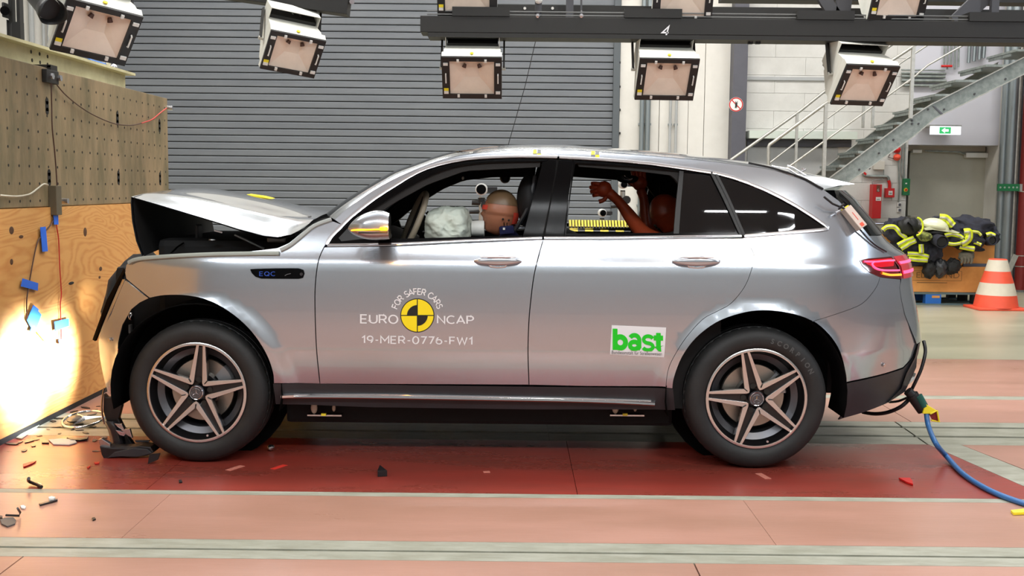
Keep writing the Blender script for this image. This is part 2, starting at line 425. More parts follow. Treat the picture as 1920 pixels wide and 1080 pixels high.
for (x0, x1) in ((-7, seam - 0.25), (seam - 0.25, UZ(1690, 780).x), (UZ(1690, 780).x, 9)):
    slab('red_floor_panel', 'red_floor', x0 + g, x1 - g, yc[5] + g, yd[0] - g)
slab('grey_floor_strip', 'strip', -7, 9, yd[0], yd[1])
for (x0, x1) in ((-7, 0.5), (0.5, 9)):
    slab('red_floor_panel', 'red_floor', x0 + g, x1 - g, yd[1] + g, yd[2])
slab('beige_floor_area', 'beige_floor', -9, 11, yd[2] + g, YW + 1.0)
# worn marks and tape bits on the floor
def floormark(px, py, l, w_, ang, m, label):
    p = UZ(px, py); R = Matrix.Rotation(ang, 3, 'Z')
    return MB().box((p.x, p.y, 0.0012), (l, w_, 0.0016), R).build('floor_mark', m, floor, label=label)
M['mark_red'] = mat('bright_red_tape', (226, 60, 48), 0.5); M['mark_pink'] = mat('faded_tape', (196, 120, 104), 0.6)
floormark(523, 876, 0.03, 0.10, -0.5, 'mark_red', 'short bright red tape mark')
floormark(441, 878, 0.035, 0.11, -0.5, 'mark_pink', 'faded tape mark')
floormark(1431, 893, 0.035, 0.11, 0.25, 'mark_pink', 'faded tape mark')
# ---------------- room shell
cl = struct(MB().bb((-9.2, -9.6, 7.2), (11.2, YW + 1.4, 7.4)).build('ceiling', mat('ceiling_white', (206, 208, 208), 0.8)))
struct(MB().bb((-9.3, -9.6, 0), (-9.0, YW + 1.2, 7.3)).build('wall_left', mat('left_wall', (200, 200, 196), 0.8)))
struct(MB().bb((11.0, -9.6, 0), (11.3, YW + 1.2, 7.3)).build('wall_right', mat('right_wall', (110, 114, 118), 0.8)))
struct(MB().bb((-9.2, -9.8, 0), (11.2, -9.5, 7.3)).build('wall_front', mat('front_wall', (134, 138, 138), 0.8)))
# back wall behind everything
def W(px, py, Y=YW): return U(px, py, Y)
wall = struct(MB().bb((-9.2, YW + 0.9, 0), (11.2, YW + 1.2, 7.3)).build('wall_back', 'wallgrey'))
xl = W(1161, 180).x; xs = W(215, 200).x
top = 7.2
# left white part with pipes
MB().bb((-9.2, YW, 0), (xs - 0.5, YW + 0.9, top)).build('wall_panel', 'wallwhite', wall)
for px in (62, 84, 94, 104):
    x = W(px, 60).x; MB().cyl((x, YW - 0.05, 0), (x, YW - 0.05, top), 0.022 if px != 62 else 0.04, n=10).build('wall_pipe', 'wallgrey', wall)
# white panels between shutter and column
edges = [1161, 1236, 1290, 1320, 1367]
xe = [W(e, 200).x for e in edges]
for i in range(4):
    MB().bb((xe[i] + 0.004, YW - 0.02 - 0.01 * (i % 2), 0), (xe[i + 1] - 0.004, YW + 0.9, top)).build('wall_panel', 'wallwhite', wall)
for px, r in ((1203, 0.035), (1214, 0.04), (1256, 0.02), (1267, 0.02)):
    x = W(px, 180).x; MB().cyl((x, YW - 0.09, 0), (x, YW - 0.09, top), r, n=12).build('wall_pipe', 'pipe' if r > 0.03 else 'wallgrey', wall)
    for z in (1.2, 2.4, 3.6): MB().box((x, YW - 0.05, z), (r * 2.6, 0.1, 0.03)).build('pipe_clamp', 'pipe', wall)
MB().bb((xe[4] - 0.0, YW - 0.25, 0), (W(1393, 200).x, YW + 0.9, top)).build('wall_column', 'column', wall)
# block wall right of the column, courses of painted blocks
xc = W(1393, 200).x; xd0 = W(1700, 350).x; xd1 = W(1868, 350).x
MB().bb((xc, YW + 0.055, 0), (xd0, YW + 0.9, top)).build('wall_core', 'wallblock', wall)
blk = None; h = 0.262; z = 0.0; r_ = 0
bm_cache = {}
while z < 4.6:
    x = xc + 0.01 - (0.45 if r_ % 2 else 0.0)
    while x < xd0 - 0.02:
        xa, xb_ = max(x, xc + 0.01), min(x + 0.9, xd0)
        key = round(xb_ - xa, 3)
        if key > 0.05:
            if key not in bm_cache:
                bo = MB().box((0, 0, 0), (key - 0.003, 0.1, h - 0.0035)).build('wall_block', 'wallblock', wall, local=True, bevel=0.0015); bm_cache[key] = bo
            else:
                bo = bm_cache[key].copy(); COL.objects.link(bo)
            bo.location = ((xa + xb_) / 2, YW + 0.05 - 0.002 * ((r_ + int(x * 7)) % 2), z + h / 2)
        x += 0.9
    z += h; r_ += 1
# horizontal steel rail and boxed ledge on the wall
zr = W(1500, 148).z
MB().bb((xc, YW - 0.03, zr - 0.025), (W(1555, 148).x, YW, zr + 0.025)).build('wall_rail', 'wallgrey', wall)
MB().bb((xc, YW + 0.0, zr + 0.4), (xc + 0.02, YW, 4.2)).build('wall_seam', 'wallgrey', wall)
# alcove band below rail: cream box over grey lintel
MB().bb((W(1398, 250).x, YW - 0.28, W(1450, 261).z), (W(1597, 250).x, YW, W(1450, 247).z)).build('ledge_box', mat('pale_green_duct', (196, 204, 194), 0.5), wall)
MB().bb((W(1400, 250).x, YW - 0.06, W(1450, 275).z), (W(1595, 250).x, YW, W(1450, 262).z)).build('ledge_under_rail', 'column', wall)  # dark grey strip right under the ledge box
MB().bb((W(1402, 250).x, YW - 0.02, 0), (W(1572, 250).x, YW + 0.0, W(1450, 276).z)).build('grey_wall_field', 'wallgrey', wall)
# door recess on the right
zt = W(1780, 272).z
MB().bb((xd0, YW + 0.0, zt), (xd1 + 0.0, YW + 0.9, top)).build('wall_panel', mat('lintel_paint', (196, 196, 204), 0.6), wall)
MB().bb((xd1, YW, 0), (W(1890, 350).x, YW + 0.9, top)).build('wall_panel', 'wallwhite', wall)
MB().bb((W(1890, 350).x, YW + 0.1, 0), (11.1, YW + 0.9, top)).build('wall_panel', 'wallgrey', wall)
yq = YW + 0.42
d1 = thing('door_2', 'x', 'door'); del d1['label'], d1['category']; d1['kind'] = 'structure'; d1.location = ((xd0 + xd1) / 2, yq, 0)
MB().bb((U(1704, 350, yq).x, yq, 0.0), (U(1851, 350, yq).x, yq + 0.06, U(1780, 284, yq).z)).build('door_leaf', 'door_grey', d1)
MB().bb((xd0 + 0.02, yq - 0.02, U(1780, 284, yq).z), (xd1 - 0.02, yq + 0.08, zt)).build('door_frame', mat('door_frame_beige', (178, 172, 158), 0.6), d1)
MB().bb((U(1851, 350, yq).x, yq - 0.05, 0), (U(1857, 350, yq).x, yq + 0.08, zt)).build('door_frame', M['door_grey'], d1)
MB().bb((U(1807, 290, yq).x, yq - 0.1, U(1830, 296, yq).z), (U(1848, 290, yq).x, yq - 0.0, U(1830, 287, yq).z)).build('door_closer', 'white_plastic', d1, bevel=0.008)
MB().bb((U(1707, 290, yq).x, yq - 0.1, U(1720, 287, yq).z), (U(1724, 290, yq).x, yq, U(1720, 281, yq).z)).build('door_closer', 'white_plastic', d1, bevel=0.006)
MB().tube([U(1734, 283, yq - 0.05), U(1800, 285, yq - 0.12), U(1812, 290, yq - 0.06)], 0.012).build('door_closer_arm', 'galv', d1)
hp = U(1702, 405, yq - 0.05)
MB().tube([hp, hp + Vector((0.03, -0.04, 0)), hp + Vector((0.13, -0.04, 0))], 0.012).build('door_handle', 'galv_l', d1)
# ---------------- shutter
sh = thing('door_1', 'x', 'door'); del sh['label'], sh['category']; sh['kind'] = 'structure'
x0, x1 = xs - 0.45, W(1149, 180).x
sh.location = ((x0 + x1) / 2, YW, 0)
pitch = 0.1025
M['slat_alt'] = M['shutter']
base = None
zoff = (W(900, 193).z % pitch)
for i in range(0, 46):
    zc = zoff + pitch * (i + 0.5)
    if zc > 4.5: break
    if base is None:
        rows = []
        prof = [(-0.046, 0.012), (-0.046, -0.006), (-0.038, -0.012), (0.030, -0.015), (0.044, -0.004), (0.046, 0.012)]
        for xx in (x0 - sh.location.x, x1 - sh.location.x):
            rows.append([Vector((xx, y, z_)) for (z_, y) in prof])
        base = MB().grid(rows).build('shutter_slat', 'shutter', sh, local=True); so = base
    else:
        so = base.copy(); COL.objects.link(so)
    so.location = (0, 0.02, zc)
MB().bb((x0, YW + 0.04, 0), (x1 + 0.05, YW + 0.08, 4.7)).build('shutter_backing', 'slot', sh)
MB().bb((x1 + 0.0, YW - 0.06, 0), (W(1161, 180).x, YW + 0.1, 5)).build('guide_rail', 'shutter_rail', sh)
MB().bb((x0 - 0.15, YW - 0.08, 0), (x0, YW + 0.1, 5)).build('guide_rail', 'shutter_rail', sh)
# bolts beside the guide rail
for py in (118, 163, 206, 250):
    p = W(1160.5, py); MB().box((p.x + 0.01, YW - 0.04, p.z), (0.02, 0.04, 0.03)).build('rail_bolt', 'slot', sh)
# header above the shutter
MB().bb((x0 - 0.2, YW - 0.05, 4.65), (W(1161, 180).x, YW + 0.9, top)).build('wall_panel', 'wallwhite', wall)
# ================================================================== BARRIER
bar = thing('crash_barrier', 'tall crash wall at left, drilled steel plate above a plywood face', 'barrier', (XB - 0.3, 1.2, 0))
BY0, BY1 = -1.6, U(315, 300, 0).x * 0 + (-XB) * F / (960 - 317) * 1.0 - DEP - 0.0
ZS, ZT = 1.31, 2.15
MB().bb((XB - 0.06, BY0, ZS), (XB, BY1, ZT)).build('steel_plate', 'steel_wall', bar, bevel=0.004)
mw = bpy.data.materials.new('plywood'); mw.use_nodes = True
nt = mw.node_tree; b = nt.nodes['Principled BSDF']; b.inputs['Roughness'].default_value = 0.6
ge = nt.nodes.new('ShaderNodeNewGeometry'); mp = nt.nodes.new('ShaderNodeMapping'); mp.inputs['Scale'].default_value = (1, 0.45, 1.9)
nt.links.new(ge.outputs['Position'], mp.inputs['Vector'])
n1 = nt.nodes.new('ShaderNodeTexNoise'); n1.inputs['Scale'].default_value = 1.7; n1.inputs['Detail'].default_value = 2.5; n1.inputs['Distortion'].default_value = 0.6
nt.links.new(mp.outputs[0], n1.inputs['Vector'])
mul = nt.nodes.new('ShaderNodeMath'); mul.operation = 'MULTIPLY'; mul.inputs[1].default_value = 20.0
nt.links.new(n1.outputs['Fac'], mul.inputs[0])
fr = nt.nodes.new('ShaderNodeMath'); fr.operation = 'PINGPONG'; fr.inputs[1].default_value = 0.5
nt.links.new(mul.outputs[0], fr.inputs[0])
n2 = nt.nodes.new('ShaderNodeTexNoise'); n2.inputs['Scale'].default_value = 18; n2.inputs['Detail'].default_value = 6; nt.links.new(mp.outputs[0], n2.inputs['Vector'])
ad = nt.nodes.new('ShaderNodeMath'); ad.operation = 'MULTIPLY_ADD'; ad.inputs[1].default_value = 0.55; nt.links.new(n2.outputs['Fac'], ad.inputs[0]); nt.links.new(fr.outputs[0], ad.inputs[2])
cr = nt.nodes.new('ShaderNodeValToRGB'); e = cr.color_ramp.elements
e[0].position = 0.2; e[0].color = lin((196, 134, 68)) + (1,); e[1].position = 0.62; e[1].color = lin((212, 158, 90)) + (1,)
nt.links.new(ad.outputs[0], cr.inputs['Fac']); nt.links.new(cr.outputs['Color'], b.inputs['Base Color'])
M['plywood'] = mw
for (ya, yb2) in ((BY0, -0.35), (-0.35, BY1 - 0.0)):
    MB().bb((XB - 0.04, ya + 0.002, 0.035), (XB + 0.012, yb2 - 0.002, ZS - 0.004)).build('plywood_board', 'plywood', bar)
MB().bb((XB - 1.2, BY0, 0.0), (XB - 0.061, BY1 - 0.05, ZT - 0.06)).build('concrete_block', 'concrete', bar)
MB().bb((XB - 0.05, BY0, 0.0), (XB + 0.01, BY1, 0.034)).build('foot_gap', 'slot', bar)
# drilled holes: rows of small dark bores with a bright rim, too small to pick apart
hb = MB()
def hole(b, y, z, r, x=XB + 0.001, n=8):
    b.cyl((x - 0.02, y, z), (x, y, z), r, n=n)
zz = [UX(20, p, XB).z for p in (137, 171, 207, 241, 275, 310, 344, 378)]
ys = [(-1.4 + 0.135 * i) for i in range(60)]
for z in zz:
    for y in ys:
        if y < BY1 - 0.03 and z > ZS + 0.02 and z < ZT - 0.03: hole(hb, y, z + 0.0, 0.0085)
hb.build('drilled_hole', 'slot', bar, kind='stuff')
for (px, py) in ((88, 199), (92, 333), (220, 222), (299, 236), (222, 333), (300, 335)):
    p = UX(px, py, XB)
    MB().cyl((XB - 0.02, p.y, p.z + 0.03), (XB + 0.002, p.y, p.z + 0.03), 0.022, n=12).bb((XB - 0.02, p.y - 0.022, p.z - 0.03), (XB + 0.002, p.y + 0.022, p.z + 0.03)).cyl((XB - 0.02, p.y, p.z - 0.03), (XB + 0.002, p.y, p.z - 0.03), 0.022, n=12).build('bolt_slot', 'slot', bar)
# knots / damage on the plywood
M['knot'] = mat('dark_knot', (92, 60, 34), 0.7, var=0.4, vs=40)
for (px, py, a, b_) in ((22, 432, .03, .045), (160, 435, .03, .06), (40, 444, .03, .02), (22, 491, .02, .035), (189, 504, .028, .03), (187, 520, .02, .02), (134, 531, .045, .02)):
    p = UX(px, py, XB + 0.013)
    MB().sphere((XB + 0.012, p.y, p.z), 1, (0.003, a, b_ / 2), 12, 8).build('knot', 'knot' if px != 134 else 'slot', bar)
# cream I-beam lying behind/on top of the barrier
xb1 = XB - 0.16
y_e = UX(235, 160, xb1).y; zb0 = ZT - 0.06
zb1 = UX(235, 137, xb1).z
ib = thing('cream_girder', 'cream painted steel I-beam lying on top of the barrier', 'beam', (xb1 - 0.1, 0.5, zb0))
MB().bb((xb1 - 0.012, BY0, zb0 + 0.02), (xb1, y_e, zb1 - 0.018)).build('web', 'cream', ib)
MB().bb((xb1 - 0.14, BY0, zb1 - 0.018), (xb1 + 0.07, y_e + 0.03, zb1)).build('flange', 'cream', ib)
MB().bb((xb1 - 0.14, BY0, zb0), (xb1 + 0.06, y_e + 0.03, zb0 + 0.02)).build('flange', 'cream', ib)
hb = MB()
for (px, py) in ((58, 97), (74, 101), (89, 106), (60, 113), (75, 117), (89, 121)):
    p = UX(px, py, xb1); hb.cyl((xb1 - 0.01, p.y, p.z), (xb1 + 0.002, p.y, p.z), 0.012, n=8)
hb.build('drilled_hole', 'slot', ib, kind='stuff')
# black bracket clamped over the plate edge
p = UX(86, 140, XB)
br = thing('clamp_bracket', 'black steel hook clamp hung over the top edge of the steel plate', 'clamp', (XB, p.y, p.z))
MB().bb((XB, p.y - 0.06, p.z - 0.05), (XB + 0.03, p.y + 0.12, p.z + 0.03)).build('plate', 'rig', br, bevel=0.004)
MB().bb((XB, p.y + 0.02, p.z), (XB + 0.022, p.y + 0.12, ZT + 0.015)).bb((XB - 0.2, p.y + 0.02, ZT + 0.002), (XB + 0.022, p.y + 0.12, ZT + 0.02)).build('hook', 'rig', br)
for dy in (0.0, 0.12):
    MB().cyl((XB + 0.03, p.y + dy - 0.01, p.z - 0.01), (XB + 0.05, p.y + dy - 0.01, p.z - 0.01), 0.02, n=6).build('bolt', 'bright_metal', br)
# lower grey bracket at the plywood edge
p = UX(97, 372, XB)
br = thing('cable_bracket', 'grey steel angle bracket where the steel plate meets the plywood', 'bracket', (XB, p.y, p.z))
MB().bb((XB, p.y - 0.05, UX(97, 403, XB).z), (XB + 0.05, p.y + 0.03, UX(97, 348, XB).z)).build('angle_plate', mat('olive_grey_steel', (104, 96, 78), 0.5, 0.4), br, bevel=0.004)
q = UX(110, 377, XB)
MB().cyl((XB + 0.01, q.y, q.z), (XB + 0.06, q.y, q.z), 0.018, n=8).build('bolt', 'bright_metal', br)
# bolt on the far edge of the plate
q = UX(316, 203, XB)
MB().cyl((XB - 0.02, q.y - 0.02, q.z), (XB + 0.04, q.y - 0.02, q.z), 0.018, n=8).build('edge_bolt', 'bright_metal', bar)
# cables on the barrier
def bcable(name, pix, m, r, label, off=0.012, xpl=XB + 0.012, thick=None):
    pts = smoothpts([UX(a, b_, xpl + off) for a, b_ in pix], 5)
    t = tag(MB().tube(pts, r, 6).build(name, m, smooth=60), label, 'cable'); return t
bcable('cable', [(98, 147), (120, 175), (150, 200), (180, 218), (215, 232), (245, 235), (265, 231)], 'brown_cable', 0.004, 'dark brown cable sagging from clamp across drilled plate')
bcable('cable', [(265, 231), (285, 224), (300, 212), (312, 203)], 'red_cable', 0.005, 'red cable end rising to bolt at plate edge')
bcable('cable', [(96, 150), (97, 200), (98, 240), (103, 290), (107, 350), (107, 395)], 'brown_cable', 0.004, 'dark cable hanging straight down the drilled steel plate')
bcable('cable', [(0, 366), (30, 368), (55, 364), (72, 352), (82, 345), (90, 347)], 'white_cable', 0.005, 'thin white cable looping to the grey bracket')
bcable('cable', [(106, 398), (96, 420), (88, 430), (78, 442), (70, 455), (62, 490), (55, 530), (50, 565), (51, 600)], 'brown_cable', 0.004, 'brown wire taped down the left of the plywood')
bcable('cable', [(106, 400), (106, 422), (110, 450), (112, 500), (115, 550), (113, 570), (114, 600), (115, 645)], 'red_cable', 0.004, 'red wire taped down the middle of the plywood')
bcable('cable', [(62, 612), (72, 625), (85, 640)], 'yellow', 0.006, 'short yellow green wire end below crossed blue tapes')
for k, (pix, lab) in enumerate([
        ([(100, 400), (108, 395), (109, 421), (101, 421)], 'small blue tape square just below the grey bracket'),
        ([(75, 426), (85, 425), (89, 471), (79, 472)], 'long upright blue tape strip over the brown wire'),
        ([(42, 522), (71, 531), (70, 545), (39, 537)], 'blue tape across the brown wire, left middle of plywood'),
        ([(50, 600), (62, 572), (72, 580), (58, 615)], 'left of the two crossed blue tapes at the wire joint'),
        ([(55, 622), (70, 582), (77, 590), (66, 622)], 'right of the two crossed blue tapes at the wire joint'),
        ([(101, 603), (128, 597), (129, 611), (103, 621)], 'blue tape across the red wire low on plywood'),
        ([(109, 637), (116, 636), (116, 645), (110, 644)], 'tiny blue tape piece at the lower end of red wire')]):
    pts = [UX(a, b_, XB + 0.026) for a, b_ in pix]
    tag(MB().prism(pts, (0.003, 0, 0)).build('tape_strip', 'blue_tape'), lab, 'tape')
# blue spray/tool on the beam
p = UX(200, 124, xb1 - 0.03)
t = thing('blue_tool', 'small blue handled clamp with steel jaws on the cream beam', 'tool', (p.x, p.y, zb1))
MB().cyl((p.x, p.y - 0.35, zb1 + 0.02), (p.x, p.y - 0.05, zb1 + 0.02), 0.016, n=10).build('handle', 'pallet_blue', t)
MB().sphere((p.x, p.y, zb1 + 0.05), 0.035, nu=10, nv=8).sphere((p.x + 0.01, p.y + 0.12, zb1 + 0.02), 0.03, nu=10, nv=8).cyl((p.x, p.y - .05, zb1 + .02), (p.x, p.y + .12, zb1 + .02), .012).build('jaw', 'bright_metal', t, smooth=60)
# black post with camera at far left
px0 = UX(28, 90, XB - 0.3)
t = thing('camera_post', 'black upright post at far left with a small black camera', 'post', (px0.x, px0.y, 0))
Yp = 2.0
a, b_ = U(19, 160, Yp), U(42, 0, Yp)
t.location = ((a.x + b_.x) / 2, Yp, 0)
MB().bb((U(26, 60, Yp).x, Yp - 0.03, 2.1), (U(42, 60, Yp).x, Yp + 0.03, U(30, 42, Yp).z)).build('post', 'rig', t)
MB().bb((U(20, 40, Yp).x, Yp - 0.03, U(20, 42, Yp).z), (U(26, 40, Yp).x, Yp + 0.03, 3.0)).bb((U(35, 40, Yp).x, Yp - 0.03, U(20, 42, Yp).z), (U(41, 40, Yp).x, Yp + 0.03, 3.0)).build('clamp_fork', 'rig', t)
MB().bb(U(3, 32, Yp - 0.05), U(20, 8, Yp + 0.05)).build('camera_body', 'black', t, bevel=0.01)
MB().cyl(U(9, 20, Yp - 0.05), U(9, 20, Yp - 0.12), 0.03).build('lens', 'black_gloss', t)
MB().bb(U(14, 68, Yp - 0.04), U(22, 40, Yp + 0.04)).build('junction_box', 'black', t)
# black camera lens pointing down right at the top left
p = U(94, 20, 0.6); q = U(62, -16, 0.75)
t = thing('camera', 'black camera with petal hood pointing down from top left corner', 'camera', p)
dv = (p - q).normalized()
MB().cyl(q - dv * 0.1, p - dv * 0.02, 0.055, 0.062, n=24).build('lens_barrel', 'black', t, smooth=40)
pet = MB(); qm = dv.to_track_quat('Z', 'Y').to_matrix(); n = 32; ra, rb_ = [], []
for i in range(n):
    an = 2 * PI * i / n; hh = 0.035 + 0.022 * math.cos(2 * an)
    ra.append(p + qm @ Vector((0.066 * math.cos(an), 0.066 * math.sin(an), -0.03))); rb_.append(p + qm @ Vector((0.076 * math.cos(an), 0.076 * math.sin(an), hh)))
pet.grid([ra, rb_], closed=True).build('lens_hood', 'black', t, solid=0.004, smooth=50)
MB().box(q - dv * 0.14, (0.13, 0.12, 0.14), qm).build('camera_body', 'black', t, bevel=0.015)
# ================================================================== OVERHEAD RIG
def flood(px, py, Y, yaw, pitch, roll, label, sc=1.0, yoke=True, beamz=None, name='flood_lamp'):
    """face centre at the pixel; local: +X right, -Y out of the face, +Z up"""
    R = Matrix.Rotation(yaw, 3, 'Z') @ Matrix.Rotation(roll, 3, 'Y') @ Matrix.Rotation(pitch, 3, 'X')
    c = U(px, py, Y)
    t = thing(name, label, 'lamp', c, 'flood lamps on the lighting rig', R.to_euler())
    W_, H_ = 0.235 * sc, 0.185 * sc
    t.scale = (1, 1, 1)
    def B(): return MB()
    # housing: front rim box, then body tapering to the back
    hw, hh = W_, H_
    def ring(y, a, b, dz=0): return [Vector((-a, y, -b + dz)), Vector((a, y, -b + dz)), Vector((a, y, b + dz)), Vector((-a, y, b + dz))]
    b = B().grid([ring(0.004, hw, hh), ring(0.05, hw, hh + 0.01), ring(0.09, hw - 0.012, hh - 0.01), ring(0.13, hw - 0.012, hh - 0.012), ring(0.30, hw * 0.86, hh * 0.55, 0.03)], closed=True)
    b.add(ring(0.30, hw * 0.86, hh * 0.55, 0.03), [(0, 1, 2, 3)])
    b.build('housing', 'lamp_white', t, local=True)
    # rear shield frame with dark gap
    b = B().grid([ring(0.20, hw * 0.9, hh * 0.85, 0.085), ring(0.36, hw * 0.9, hh * 0.6, 0.095)], closed=True)
    b.build('rear_shield', 'lamp_white', t, local=True, solid=0.006)
    B().box((0, 0.29, 0.06), (hw * 1.7, 0.12, hh * 1.2)).build('ballast_box', 'rig', t, local=True)
    # bezel: black frame of four bars
    iw, ih = hw * 0.74, hh * 0.80
    b = B().box((-(hw + iw) / 2, -0.006, 0), (hw - iw, 0.02, 2 * hh)).box(((hw + iw) / 2, -0.006, 0), (hw - iw, 0.02, 2 * hh))
    b.box((0, -0.006, (hh + ih) / 2), (2 * iw, 0.02, hh - ih)).box((0, -0.006, -(hh + ih) / 2), (2 * iw, 0.02, hh - ih))
    b.build('bezel', 'black', t, local=True)
    # reflector: shallow pyramid facets
    k = 0.035
    f = [Vector((-iw, 0.0, -ih)), Vector((iw, 0.0, -ih)), Vector((iw, 0.0, ih)), Vector((-iw, 0.0, ih))]
    g_ = [Vector((-iw * 0.35, k, -ih * 0.1)), Vector((iw * 0.35, k, -ih * 0.1)), Vector((iw * 0.25, k, ih * 0.7)), Vector((-iw * 0.25, k, ih * 0.7))]
    B().add(f + g_, [(0, 1, 5, 4), (1, 2, 6, 5), (2, 3, 7, 6), (3, 0, 4, 7), (4, 5, 6, 7)]).build('reflector', 'lamp_glass', t, local=True)
    for s in (-1, 1):
        B().cyl((s * iw * 0.3, 0.02, ih * 0.72), (s * iw * 0.36, 0.012, ih * 0.55), 0.012, 0.017, n=8).build('bulb_socket', 'brown_cable', t, local=True, smooth=50)
        B().box((s * (hw * 0.87), -0.02, hh * 0.68), (0.035, 0.012, 0.02)).build('side_clip', 'white_plastic', t, local=True)
        B().box((s * (hw * 0.87), -0.02, -hh * 0.68), (0.035, 0.012, 0.022)).build('side_clip', 'white_plastic', t, local=True)
        B().tube([(s * hw * 0.87, -0.014, 0.04), (s * hw * 0.87, -0.03, 0.036), (s * hw * 0.87, -0.03, -0.036), (s * hw * 0.87, -0.014, -0.04)], 0.005, 6).build('grip', 'white_plastic', t, local=True)
        for e in (-1, 1):
            B().box((s * iw * 0.62, -0.02, e * ih * 1.06), (0.018, 0.014, 0.022)).build('glass_clip', 'white_plastic', t, local=True)
    B().box((-hw * 0.87, -0.018, -hh * 0.55), (0.036, 0.004, 0.022)).build('warning_label', 'yellow', t, local=True, label='small yellow label')
    B().cyl((0, 0.03, hh + 0.008), (0, 0.03, hh + 0.014), 0.014, n=10).build('warning_dot', 'yellow', t, local=True, label='round yellow sticker')
    if yoke:
        iv = R.inverted()
        for s in (-1, 1):
            a = Vector((s * (hw + 0.014), 0.14, 0.0))
            topw = c + R @ a; topw.z = beamz; topw += Vector((0, 0.10, 0)); tl = iv @ (topw - c)
            d = (tl - a); q = d.to_track_quat('Z', 'Y').to_matrix()
            B().box((a + tl) / 2, (0.04, 0.014, d.length), q @ Matrix.Rotation(PI / 2, 3, 'Z')).build('yoke_arm', 'rig', t, local=True)
            B().cyl(a - Vector((s * 0.02, 0, 0)), a + Vector((s * 0.014, 0, 0)), 0.014, n=8).build('pivot_bolt', 'galv_l', t, local=True)
        a = Vector((0.06, 0.26, 0.1)); topw = c + R @ a; topw.z = beamz; tl = iv @ (topw - c)
        B().tube([a, (a + tl) / 2 + Vector((0.01, 0, 0)), tl], 0.018, 8).build('hanger', 'rig', t, local=True)
    return t
D2R = math.radians
YR = 3.3
bz = U(1300, 77, YR).z; bt = U(1300, 38, YR).z
rig = thing('lighting_rig', 'long black lighting truss crossing above the car, marked with a white number', 'truss', (2, YR, bz))
xL = U(790, 50, YR).x; xR = 6.2
MB().bb((xL, YR - 0.1, bz + 0.035), (xR, YR + 0.14, bt)).build('main_beam', 'rig', rig, bevel=0.004)
MB().bb((xL + 0.06, YR - 0.1, bz), (xR, YR + 0.14, bz + 0.033)).build('lower_plate', 'rig', rig)
zt2 = U(1100, 12, YR + 0.5).z
MB().bb((xL + 0.15, YR + 0.45, zt2 - 0.1), (xR, YR + 0.62, zt2)).build('rear_beam', 'rig', rig)
for dz in (0.012, 0.038):
    MB().bb((xL + 0.05, YR - 0.08, bt + dz), (xR, YR - 0.06, bt + dz + 0.008)).build('cable_rail', 'rigrail', rig)
for x in [xL + 0.25 + 1.35 * i for i in range(5)]:
    MB().bb((x, YR - 0.11, bt - 0.0), (x + 0.45, YR + 0.12, bt + 0.07)).build('carriage_plate', 'rig', rig)
MB().bb((xL + 0.14, YR + 0.1, bt), (xL + 0.24, YR + 0.5, bt + 0.1)).bb((4.5, YR + .1, bt), (4.6, YR + .5, bt + .1)).build('cross_member', 'rig', rig)
M['rigcol'] = mat('rig_gusset_grey', (62, 62, 66), 0.5)
for px in (1068, 1862):
    x = U(px, 10, YR + 0.3).x; MB().bb((x - 0.03, YR + 0.25, bt + 0.02), (x + 0.03, YR + 0.3, 4.6)).build('hanger_post', 'rigcol', rig)
for (pa, pb, wd_) in (((1540, -10), (1568, 34), 0.1), ((1800, 36), (1850, -12), 0.14), ((1584, -10), (1578, 34), 0.12)):
    a, b_ = U(pa[0], pa[1], YR + 0.35), U(pb[0], pb[1], YR + 0.35); d = b_ - a; q = d.to_track_quat('Z', 'Y').to_matrix()
    MB().box((a + b_) / 2, (wd_, 0.05, d.length + 0.1), Matrix.Rotation(math.atan2(d.x, d.z), 3, 'Y')).build('gusset', 'rigcol', rig)
zz_ = U(1500, -4, YR + 0.6).z
MB().bb((U(1355, 0, YR + .6).x, YR + 0.6, zz_ - 0.02), (xR, YR + 0.8, zz_ + 0.1)).build('upper_beam', 'rig', rig)
MB().cyl(U(1010, -14, YR - 0.05), U(1009, 30, YR - 0.05), 0.028, n=14).build('pin', 'rigcol', rig)
MB().sphere(U(1010, 0, YR - 0.09), 0.03, nu=14, nv=10).build('lamp_globe', 'white_plastic', rig, smooth=60, label='round white knob')
for px in (984, 1036): MB().cyl(U(px, 15.5, YR + 0.449), U(px, 15.5, YR + 0.44), 0.012, n=10).build('rivet', 'white_plastic', rig)
MB().tube([U(1090, -8, YR - 0.06), U(1090, 20, YR - 0.06), U(1091, 32, YR - 0.09)], 0.008).build('rod', 'rigcol', rig)
for px in (1008, 1090): MB().sphere(U(px, 30, YR - 0.1), 0.018, nu=8, nv=6).build('nut', 'bright_metal', rig)
p = U(1247, 61, YR - 0.101)
vs4, fs4 = stroke_geo('4', 0.17)
MB().add([p + Vector(((v.x + 0.25 * v.y) * 0.075 - 0.028, -0.002, v.y * 0.068 - 0.02)) for v in vs4], fs4).build('number', 'white', rig, label='white number 4')
for px in (1407, 1421):
    q = U(px, 78, YR); MB().box(q, (0.035, 0.04, 0.04)).build('clip', 'black', rig); MB().box(q + Vector((0, -0.022, 0)), (0.01, 0.004, 0.01)).build('clip_nut', 'bright_metal', rig)
